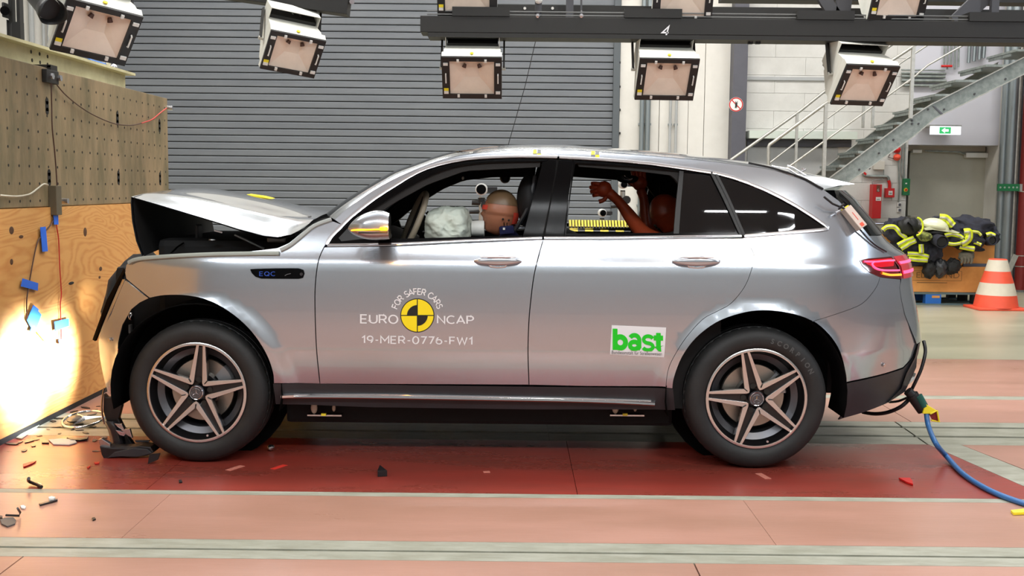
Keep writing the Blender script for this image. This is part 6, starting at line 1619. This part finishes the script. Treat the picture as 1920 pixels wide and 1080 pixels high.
# ================================================================== DUMMIES
def skinned(name, joints, edges, m, parent, sub=2):
    """continuous body grown over a skeleton: joints {i: (pos, radius)}"""
    me = bpy.data.meshes.new(name); o0 = worldloc(parent)
    me.from_pydata([tuple(Vector(p) - o0) for p, r in joints], edges, []); me.materials.append(M[m] if isinstance(m, str) else m)
    o = bpy.data.objects.new(name, me); COL.objects.link(o); o.parent = parent
    md = o.modifiers.new('skin', 'SKIN'); md.use_smooth_shade = True
    for i, (p, r) in enumerate(joints):
        sv = me.skin_vertices[0].data[i]; sv.radius = (r, r) if not isinstance(r, tuple) else r
        sv.use_root = (i == 0)
    s = o.modifiers.new('smooth', 'SUBSURF'); s.levels = sub; s.render_levels = sub
    dg = bpy.context.evaluated_depsgraph_get(); me2 = bpy.data.meshes.new_from_object(o.evaluated_get(dg))
    o.modifiers.clear(); o.data = me2; o.data.shade_smooth(); bpy.data.meshes.remove(me)
    return o
hp = U(938, 400, 0.50)
dd = thing('crash_test_dummy', 'bald tan crash test dummy slumped over the airbag in the driver seat', 'dummy', (hp.x + 0.1, 0.5, 0.8))
# body: torso, neck, upper arms as one surface
sx = hp.x
J = [((sx + 0.16, .50, .80), .15), ((sx + 0.14, .50, .95), .15), ((sx + 0.11, .50, 1.07), .14), ((sx + 0.06, .50, 1.15), .07), ((sx + 0.015, .50, 1.22), .055),
     ((sx + 0.10, .33, 1.06), .06), ((sx - 0.03, .30, .93), .048), ((sx - 0.22, .33, .86), .04),
     ((sx + 0.10, .67, 1.06), .06), ((sx - 0.03, .70, .93), .048), ((sx - 0.22, .67, .86), .04)]
skinned('body', J, [(0, 1), (1, 2), (2, 3), (3, 4), (2, 5), (5, 6), (6, 7), (2, 8), (8, 9), (9, 10)], 'blue_cloth', dd)
# head in profile, face to the left and down
tilt = Matrix.Rotation(0.10, 3, 'Y')
def head(name, c, sc, R, m, parent, ear=False):
    def fn(d):
        k = 1.0
        fwd = -d.x
        # face plane flattened, chin, back of skull round
        if d.z < 0: k *= 1 - 0.10 * abs(d.y) - 0.05 * (-d.z)
        if fwd > 0.5: k *= 1 - 0.10 * (fwd - 0.5)
        k += 0.13 * math.exp(-((d.y / 0.13) ** 2) - ((d.z + 0.10) / 0.10) ** 2) * (1 if fwd > 0 else 0)      # nose
        k += 0.03 * math.exp(-((d.z - 0.16) / 0.09) ** 2) * (1 if fwd > 0.3 else 0)                        # brow
        k -= 0.05 * math.exp(-(((abs(d.y) - 0.30) / 0.11) ** 2) - ((d.z - 0.03) / 0.09) ** 2) * (1 if fwd > 0 else 0)  # eye sockets
        k += 0.04 * math.exp(-((d.y / 0.28) ** 2) - ((d.z + 0.42) / 0.06) ** 2) * (1 if fwd > 0 else 0)     # lips
        k -= 0.03 * math.exp(-((d.y / 0.3) ** 2) - ((d.z + 0.50) / 0.05) ** 2) * (1 if fwd > 0 else 0)
        k += 0.10 * math.exp(-((d.y / 0.35) ** 2) - ((d.z + 0.75) / 0.14) ** 2) * (1 if fwd > 0 else 0)     # chin
        return k
    o = MB().sphere(c, 1, sc, 56, 44, R=R, fn=fn).build(name, m, parent, smooth=80)
    q = lambda x, y, z: Vector(c) + R @ Vector((x * sc[0], y * sc[1], z * sc[2]))
    for s in (-1, 1):
        if ear:
            e = MB(); cc = q(0.12, s * 0.98, -0.05)
            e.tube([cc + R @ Vector((0.028 * math.cos(a), s * 0.006, 0.036 * math.sin(a))) for a in [2 * PI * i / 14 for i in range(14)]], 0.007, 6, closed=True).build('ear', m, o, smooth=60)
        MB().sphere(q(-0.80, s * 0.30, 0.04), 0.012, (0.6, 1, .5), 10, 8).build('eye', 'white_plastic', o, smooth=60)
    MB().tube([q(-0.86, -0.2, -0.47), q(-0.93, 0, -0.46), q(-0.86, 0.2, -0.47)], 0.0025, 6).build('mouth', 'dkred', o)
    return o, q
hd, q = head('head', hp + Vector((0, 0, 0.0)), (0.102, 0.082, 0.128), tilt, 'dummy_skin', dd)
# brown skull cap, coloured contact paint, sensor plugs
def shell(name, c, sc, R, sel, m, parent, k=1.012, nu=48, nv=32):
    b = MB(); rows = []
    for i in range(nv + 1):
        th = PI * i / nv; rows.append([Vector((math.sin(th) * math.cos(2 * PI * j / nu), math.sin(th) * math.sin(2 * PI * j / nu), math.cos(th))) for j in range(nu)])
    n0 = 0; vs = [c + R @ Vector((d.x * sc[0], d.y * sc[1], d.z * sc[2])) * k for r in rows for d in r]; fs = []
    for i in range(nv):
        for j in range(nu):
            d = rows[i][j]
            if sel(d): fs.append((i * nu + j, i * nu + (j + 1) % nu, (i + 1) * nu + (j + 1) % nu, (i + 1) * nu + j))
    return b.add(vs, fs).build(name, m, parent, smooth=60)
shell('skull_cap', hp, (0.102, 0.082, 0.128), tilt, lambda d: d.z > 0.42 and d.x > -0.75, 'dummy_cap', hd, k=1.03)
M['contact_red'] = mat('contact_paint_red', (214, 70, 52), 0.6)
shell('contact_paint', hp, (0.102, 0.082, 0.128), tilt, lambda d: d.x > 0.62 and -0.35 < d.z < 0.12 and d.y < 0, 'contact_red', hd, k=1.03)
shell('contact_paint', hp, (0.102, 0.082, 0.128), tilt, lambda d: d.x < -0.75 and 0.12 < d.z < 0.30 and d.y < 0, 'contact_red', hd, k=1.035)
for (px, py) in ((943, 411), (954, 413)):
    c = U(px, py, hp.y - 0.078); MB().sphere(c, 0.006, nu=8, nv=6).build('sensor_hole', 'black_print', hd)
for (px, py) in ((945, 417), (950, 417.5)):
    c = U(px, py, hp.y - 0.085); MB().cyl(c, c - Vector((0, 0, 0.022)), 0.004, n=8).build('screw', 'chrome', hd)
MB().box(U(950, 431, hp.y - 0.06), (0.08, 0.08, 0.045), Matrix.Rotation(-0.1, 3, 'Y')).build('collar', 'blue_cloth', dd, bevel=0.01)
MB().box(U(945, 429, hp.y - 0.105), (0.012, 0.004, 0.012)).build('collar_tag', 'white_plastic', dd)
MB().cyl(U(884, 428, 0.5), U(908, 428, 0.5), 0.042, 0.045, n=20).build('white_sleeve', 'white_plastic', dd, smooth=60)
# rear dummy, red brown, arms thrown up
rp = U(1246, 408, 0.80)
rd = thing('crash_test_dummy', 'red brown crash test dummy with raised arms on the rear seat', 'dummy', (rp.x, 0.8, 0.8))
el = U(1205, 438, 0.72); wr_ = U(1160, 377, 0.68); hb_ = U(1137, 357, 0.66)
el2 = U(1213, 432, 1.06); wr2 = U(1207, 372, 1.06); hb2 = U(1200, 352, 1.06)
J = [((rp.x + 0.12, .86, .80), .14), ((rp.x + 0.10, .86, .98), .14), ((rp.x + 0.06, .86, 1.12), .11), ((rp.x + 0.03, .86, 1.20), .06),
     ((rp.x + 0.04, .72, 1.11), .06), (tuple(el), .048), (tuple(el.lerp(wr_, .5)), .042), (tuple(wr_), .028), (tuple(hb_), .034),
     ((rp.x + 0.04, 1.0, 1.11), .06), (tuple(el2), .046), (tuple(wr2), .028), (tuple(hb2), .034)]
skinned('body', J, [(0, 1), (1, 2), (2, 3), (2, 4), (4, 5), (5, 6), (6, 7), (7, 8), (2, 9), (9, 10), (10, 11), (11, 12)], 'dummy_brown', rd)
def fingers(base, dirn, side, m, parent, curl=0.5, L=0.075):
    """four fingers and a thumb fanned from the palm end"""
    dirn = dirn.normalized(); side = side.normalized(); nn = dirn.cross(side).normalized()
    MB().sphere(base, 1, (0.048, 0.048, 0.048), 18, 12, fn=lambda d: 1 - 0.4 * abs(d.dot(nn)) + 0.15 * d.dot(dirn)).build('palm', m, parent, smooth=70)
    for i, (o, l) in enumerate(((-0.030, 0.85), (-0.010, 1.0), (0.011, 0.96), (0.031, 0.78))):
        d0 = (dirn + side * o * 2.5).normalized(); p0 = base + side * o + dirn * 0.02
        p1 = p0 + d0 * L * 0.45 * l; p2 = p1 + (d0 * math.cos(curl) + nn * math.sin(curl)) * L * 0.35 * l; p3 = p2 + (d0 * math.cos(curl * 2) + nn * math.sin(curl * 2)) * L * 0.28 * l
        MB().tube(smoothpts([p0, p1, p2, p3], 3), 0.0118, 8, rad=None).build('finger', m, parent, smooth=60)
    t0 = base + side * 0.032 - dirn * 0.01
    MB().tube(smoothpts([t0, t0 + side * 0.03 + dirn * 0.02, t0 + side * 0.042 + dirn * 0.05], 3), 0.0125, 8).build('thumb', m, parent, smooth=60)
h1 = MB().sphere(hb_, 0.02, nu=10, nv=8).build('hand', 'dummy_brown', rd)
d_ = (hb_ - wr_).normalized()
fingers(hb_ + d_ * 0.01, Vector((-1, 0.0, 0.02)), Vector((0.1, 0.25, -1)), 'dummy_brown', h1, 0.28, 0.062)
h2 = MB().sphere(hb2, 0.02, nu=10, nv=8).build('hand', 'dummy_brown', rd)
fingers(hb2 + Vector((0, 0, 0.02)), Vector((-0.15, 0, 1)), Vector((-1, 0.1, 0)), 'dummy_brown', h2, 0.15)
h3, q = head('head', U(1250, 400, 0.86), (0.098, 0.08, 0.118), Matrix.Rotation(-0.5, 3, 'Y'), 'dummy_brown', rd)
MB().tube(smoothpts([U(1165, 330, 1.0), U(1172, 337, 1.0), U(1182, 338, 1.0), U(1192, 332, 1.0)], 4), 0.005, 6).tube(smoothpts([U(1171, 329, 1.0), U(1178, 335, 1.0), U(1186, 334, 1.0)], 4), 0.003, 6).build('overhead_grab_handle', 'chrome', car, smooth=60)
MB().sphere(U(1178, 336, 1.05), 1, (0.07, 0.03, 0.025), 16, 8).build('overhead_console', 'trim_fabric', car, smooth=60)
# ================================================================== GEAR ON THE CAR AND BEHIND IT
a, b_ = S(1578, 393, 0.03), S(1610, 432, 0.05)
n = n_side(a.x, a.z); dz_ = (b_ - a).normalized(); sd = n.cross(dz_).normalized()
tr = thing('radio_transmitter', 'small grey transmitter box with black antenna taped to rear pillar', 'transmitter', (a + b_) / 2)
R = Matrix((dz_, sd, n)).transposed()
cb = (S(1595, 413, 0.0)) + n * 0.03
MB().box(cb, (0.135, 0.052, 0.038), R).build('case', mat('grey_case', (168, 158, 148), 0.5), tr, bevel=0.003)
MB().box(cb + n * 0.0195 - sd * 0.0, (0.13, 0.048, 0.002), R).build('case_label', mat('light_label', (206, 188, 176), 0.6), tr)
MB().box(cb + n * 0.0205 + dz_ * 0.05, (0.02, 0.022, 0.002), R).build('orange_mark', 'cone', tr)
MB().box(cb + n * 0.0205 - dz_ * 0.005, (0.05, 0.004, 0.002), R).build('red_line', 'contact_red', tr)
MB().box(cb - dz_ * 0.068, (0.012, 0.03, 0.03), R).build('yellow_end', 'yellow', tr)
MB().tube([cb - dz_ * 0.06 + n * 0.01 - sd * 0.01, S(1561, 382, 0.06), S(1545, 369, 0.07)], 0.006, 8).build('antenna', 'black', tr, smooth=60)
MB().tube([S(1573, 392, 0.05), S(1578, 386, 0.09), S(1583, 382, 0.10)], 0.006, 8).build('short_antenna', 'black', tr)
MB().cyl(S(1567, 400, 0.03), S(1575, 396, 0.03), 0.008, n=8).build('connector', 'bright_metal', tr)
tag(MB().tube(smoothpts([S(1612, 430, 0.02), S(1628, 448, 0.012), S(1643, 461, 0.01), S(1662, 472, 0.01)], 4), 0.005, 6).build('cable', 'black_cable', smooth=60), 'thin black cable taped from transmitter towards the tail lamp', 'cable')
# cable, plug and socket behind the rear bumper
tag(MB().tube(smoothpts([U(1732, 640, 0.55), U(1735, 660, 0.5), U(1728, 690, 0.48), U(1717, 715, 0.48), U(1708, 733, 0.5)], 4), 0.010, 8).build('cable', 'black_cable', smooth=60), 'black cable hanging down behind the rear bumper into the plug', 'cable')
tag(MB().tube(smoothpts([U(1706, 747, 0.5), U(1690, 762, 0.5), U(1665, 773, 0.55), U(1640, 776, 0.6), U(1618, 773, 0.7)], 4), 0.011, 8).build('cable', 'black_cable', smooth=60), 'thick black cable curving from the plug to under the bumper', 'cable')
tag(MB().tube(smoothpts([U(1702, 745, 0.52), U(1685, 752, 0.55), U(1668, 754, 0.65)], 4), 0.007, 8).build('cable', 'black_cable', smooth=60), 'short thin black cable above the thick one under the bumper', 'cable')
pg = thing('power_connector', 'black and green power plug with yellow cap hanging behind the rear bumper', 'connector', U(1722, 750, 0.45))
MB().cyl(U(1702, 733, 0.45), U(1714, 745, 0.45), 0.026, n=20).build('coupling', 'black', pg, smooth=40)
MB().cyl(U(1710, 740, 0.45), U(1730, 770, 0.45), 0.034, 0.03, n=20).build('socket', 'black', pg, smooth=40)
MB().cyl(U(1722, 742, 0.43), U(1733, 762, 0.43), 0.022, n=16).build('green_sleeve', mat('dark_green_plastic', (24, 84, 74), 0.4), pg, smooth=40)
A = [U(1729, 775, 0.40), U(1735, 758, 0.40), U(1757, 770, 0.42), U(1760, 791, 0.44)]
MB().prism([U(1730, 776, 0.41), U(1735, 757, 0.41), U(1757, 770, 0.41), U(1744, 776, 0.41)], (0, 0.07, 0)).build('yellow_cap', 'yellow', pg, bevel=0.004)
MB().prism([U(1742, 776, 0.42), U(1757, 769, 0.42), U(1761, 791, 0.42), U(1749, 789, 0.42)], (0, 0.006, 0)).build('cap_inside', 'dkred', pg)
MB().tube([U(1744, 776, 0.41), U(1757, 770, 0.41), U(1761, 791, 0.41), U(1746, 788, 0.41)], 0.006, 6).build('cap_rim', 'yellow', pg)
cbp = [U(1737, 775, 0.42), U(1740, 800, 0.38)]
gp = [U(1737, 775, 0.43), U(1741, 800, 0.38), UZ(1755, 832, 0.12), UZ(1775, 856, 0.03), UZ(1805, 888, 0.014), UZ(1845, 914, 0.014), UZ(1890, 934, 0.014), UZ(1960, 955, 0.014), UZ(2100, 985, 0.014), UZ(2350, 1010, 0.014), UZ(2600, 1020, 0.014)]
tag(MB().tube(smoothpts(gp, 6), 0.014, 12).build('power_cable', 'blue_cable', smooth=60), 'blue power cable curving from plug across the floor to the right', 'cable')
tag(MB().prism([U(1694, 723, 0.5), U(1702, 714, 0.5), U(1714, 707, 0.5), U(1718, 700, 0.5), U(1715, 712, 0.5), U(1708, 718, 0.5), U(1697, 725, 0.5)], (0, 0.05, 0)).build('tow_eye_cover', 'white_plastic', bevel=0.003), 'crumpled white tape hanging under the rear bumper corner', 'tape')
# ================================================================== BROKEN PARTS AND DEBRIS
def plate(name, pix, Y, m, label, cat, thick=0.012, off=(0, 1, 0), group=None, bev=0.002, slant=0.0):
    pts = [U(a, b, Y + slant * (b - pix[0][1])) for a, b in pix]
    o = MB().prism(pts, Vector(off) * thick).build(name, m, bevel=bev); tag(o, label, cat, group); return o
tb = thing('torn_bumper', 'torn black lower bumper hanging to the floor in front of the front wheel', 'bumper piece', U(230, 800, 0.3))
MB().prism([U(a, b, 0.30) for a, b in ((194, 738), (200, 745), (226, 744), (228, 762), (222, 785), (240, 820), (252, 838), (225, 846), (212, 842), (208, 815), (200, 792), (193, 770))], (0, 0.04, 0)).build('skirt', 'shard', tb, bevel=0.006)
MB().grid([[U(a + dx, b, 0.30 - dy) for a, b in ((194, 790), (203, 806), (208, 824), (211, 843))] for dx, dy in ((0, 0.0), (6, 0.03), (16, 0.03), (26, 0.0))]).build('torn_edge', 'cladding', tb, smooth=50, solid=0.004)
MB().prism([U(a, b, 0.14) for a, b in ((186, 836), (190, 852), (197, 866), (214, 852), (245, 857), (275, 855), (289, 848), (282, 838), (262, 836), (240, 840), (212, 840), (196, 838))], (0, 0.10, 0)).build('lower_lip', 'shard', tb, bevel=0.006)
MB().prism([U(a, b, 0.13) for a, b in ((198, 862), (214, 848), (250, 840), (276, 842), (286, 850), (258, 857), (225, 856), (205, 858))], (0, 0.02, 0)).build('grey_lip', 'cladding', tb, bevel=0.004)
MB().prism([U(a, b, 0.16) for a, b in ((184, 824), (190, 822), (206, 832), (207, 838), (188, 838))], (0, 0.03, 0)).build('silver_piece', 'satin', tb, bevel=0.003)
MB().tube(smoothpts([U(195, 728, 0.28), U(192, 745, 0.28), U(191, 770, 0.28), U(196, 795, 0.28)], 4), 0.005, 6).build('bright_edge', 'satin', tb)
MB().prism([U(277, 870, 0.02), U(280, 852, 0.02), U(300, 850, 0.02), U(296, 862, 0.02)], (0, 0.01, 0)).build('black_tongue', 'shard', tb)
for i, (pix, m) in enumerate((([(214, 794), (228, 795), (234, 808), (222, 802)], 'satin'), ([(216, 806), (238, 812), (232, 818), (224, 816)], 'chrome'), ([(226, 806), (243, 804), (248, 822), (238, 816)], 'satin'), ([(252, 826), (280, 826), (279, 829), (256, 830)], 'cladding'))):
    MB().prism([U(a, b, 0.24) for a, b in pix], (0, 0.02, 0)).build('bent_metal', m, tb, bevel=0.002)
MB().prism([U(a, b, 0.27) for a, b in ((211, 722), (226, 721), (227, 741), (209, 742))], (0, 0.02, 0)).build('brown_bracket', mat('brown_plastic', (52, 34, 28), 0.5), tb, bevel=0.002)
# wheel trim like ring with star lying by the wall: the emblem torn off the grille
c = UZ(157, 786, 0.03); eg = thing('grille_emblem', 'torn off round chrome star emblem lying by the crash wall', 'emblem', c)
Re = 0.115; tl_ = Matrix.Rotation(0.12, 3, 'X')
MB().tube([c + tl_ @ Vector((Re * math.cos(a), Re * 1.35 * math.sin(a), 0.0)) for a in [2 * PI * i / 32 for i in range(32)]], 0.009, 8, closed=True).build('ring', 'chrome', eg, smooth=60)
st_ = MB()
for k in range(3):
    a = 0.3 + k * 2 * PI / 3; tip = c + tl_ @ Vector((Re * math.cos(a), Re * 1.35 * math.sin(a), 0.004)); pr = Vector((-math.sin(a), math.cos(a), 0)) * 0.022
    st_.add([c + pr, tip, c - pr, c + Vector((0, 0, 0.02))], [(0, 1, 3), (1, 2, 3), (2, 0, 3)])
st_.build('star', 'chrome', eg)
MB().sphere(c + Vector((-0.05, 0, 0)), 1, (0.05, 0.07, 0.02), 14, 8).build('sensor_back', 'cladding', eg, smooth=50)
def shard(pix, m, label, h=0.006, cat='debris', name='plastic_shard', group=None, z=0.0015):
    pts = [UZ(a, b, z) for a, b in pix]
    o = MB().prism(pts, (0, 0, h)).build(name, m, bevel=0.001); tag(o, label, cat, group); return o
shard([(91, 826), (115, 824), (140, 826), (144, 831), (130, 835), (100, 834)], 'white_plastic', 'white flat plastic splinter among the debris near the wall')
shard([(78, 829), (92, 828), (92, 832), (79, 832)], 'shard', 'black clip at left end of the white plastic splinter')
shard([(125, 823), (135, 824), (150, 824), (166, 821), (163, 826), (150, 828), (133, 827)], 'shard', 'jagged black strip just behind the white splinter', 0.01)
shard([(0, 976), (8, 973), (25, 972), (30, 977), (28, 984), (14, 989), (3, 984)], 'shard_g', 'flat grey torn plate at the left edge of the floor', 0.006)
shard([(0, 970), (5, 971), (5, 975), (0, 974)], 'shard', 'tiny dark chip above the flat grey torn plate', 0.01)
o = MB().tube([UZ(11, 966, 0.012), UZ(36, 967, 0.012), UZ(38, 961, 0.012), UZ(33, 953, 0.05)], 0.005, 6).build('bent_rod', 'shard'); tag(o, 'bent dark rod like an L near the left edge of floor', 'debris')
shard([(38, 950), (44, 949), (49, 952), (46, 955), (40, 954)], 'white_plastic', 'small white oval piece on the pink floor at left')
shard([(73, 947), (100, 940), (108, 937), (108, 940), (98, 943), (75, 949)], 'shard', 'thin dark splinter with white tip right of white oval piece', 0.008)
shard([(91, 938), (97, 936), (104, 938), (100, 941), (92, 941)], 'white_plastic', 'white tip lying on the thin dark splinter', 0.016)
o = MB().tube(smoothpts([UZ(54, 897, 0.05), UZ(54, 902, 0.02), UZ(62, 906, 0.012), UZ(70, 909, 0.01), UZ(78, 913, 0.01)], 4), 0.008, 8).build('curved_hook', 'shard'); tag(o, 'dark curved hook shaped piece beside the thin grey strip', 'debris')
shard([(70, 908), (79, 911), (78, 914), (72, 913)], 'satin', 'bright tip at the end of the dark hook piece', 0.012)
shard([(708, 892), (712, 882), (726, 893), (708, 894)], 'shard', 'black triangular shard on the dark red floor below the sill', 0.03)
shard([(1685, 899), (1706, 899), (1711, 905), (1712, 911), (1700, 907)], 'red_paint', 'red lens fragment on the dark red floor at right', 0.01)
shard([(1895, 961), (1920, 958), (1925, 965), (1900, 966)], 'yellow', 'yellow piece at the right edge of the floor', 0.012)
shard([(905, 885), (918, 884), (919, 887), (907, 887)], 'mark_pink', 'small pale flake right of the black triangular shard', 0.004)
shard([(43, 872), (55, 868), (68, 866), (60, 871), (50, 875), (44, 877)], 'red_paint', 'thin red lens splinter left on the floor near the bright glare', 0.006)
shard([(335, 902), (340, 901), (342, 905), (336, 906)], 'shard', 'small black crumb on red floor left of the front wheel bottom')
shard([(172, 973), (178, 972), (180, 975), (174, 977)], 'shard', 'small black crumb on the pink floor in the left foreground')
shard([(163, 878), (168, 874), (170, 875), (166, 879)], 'red_paint', 'left of two tiny red splinters ahead of the front tyre', 0.005)
shard([(176, 868), (187, 867), (186, 870), (178, 871)], 'red_paint', 'right of two tiny red splinters ahead of the front tyre', 0.005)
o = MB().sphere(UZ(508, 839, 0.02), 0.02, (1.0, 1, .8), 10, 8, fn=lambda d: 1 + 0.2 * noise.noise(d * 3)).build('grey_nut', 'satin'); tag(o, 'small pale grey nut on the floor behind the front tyre', 'debris')
rr = random.Random(11)
sp = [(38, 829), (55, 828), (46, 845), (112, 813), (160, 812), (75, 817), (90, 805), (105, 801), (22, 833), (178, 826), (180, 846), (149, 807), (66, 825), (136, 806), (195, 820), (63, 836), (120, 797), (150, 796), (168, 800), (100, 790), (112, 785), (190, 790), (172, 778), (140, 772), (160, 765), (185, 762), (176, 770)]
pr0 = []
for k in range(4):
    n = 5 + k % 3; rk = random.Random(k)
    b = MB().prism([(0.5 * (0.6 + 0.5 * rk.random()) * math.cos(2 * PI * i / n) * 1.6, 0.5 * (0.5 + 0.6 * rk.random()) * math.sin(2 * PI * i / n), 0) for i in range(n)], (0, 0, 0.4))
    pr0.append(b.build('plastic_crumb', 'shard' if k != 2 else 'shard_g'))
for i, (px, py) in enumerate(sp):
    o = pr0[i] if i < 4 else pr0[i % 4].copy()
    if i >= 4: COL.objects.link(o)
    p = UZ(px, py, 0.0015); o.location = p; s = rr.uniform(0.02, 0.05); o.scale = (s * 1.2, s, s * 0.22); o.rotation_euler = (0, 0, rr.uniform(0, 3))
    tag(o, 'dark plastic crumb scattered between crash wall and front wheel', 'debris', 'dark crumbs in front of the crash wall')
shard([(30, 822), (60, 800), (75, 797), (62, 808), (40, 824)], 'strip', 'grey dusty scrap along the foot of the crash wall', 0.006)
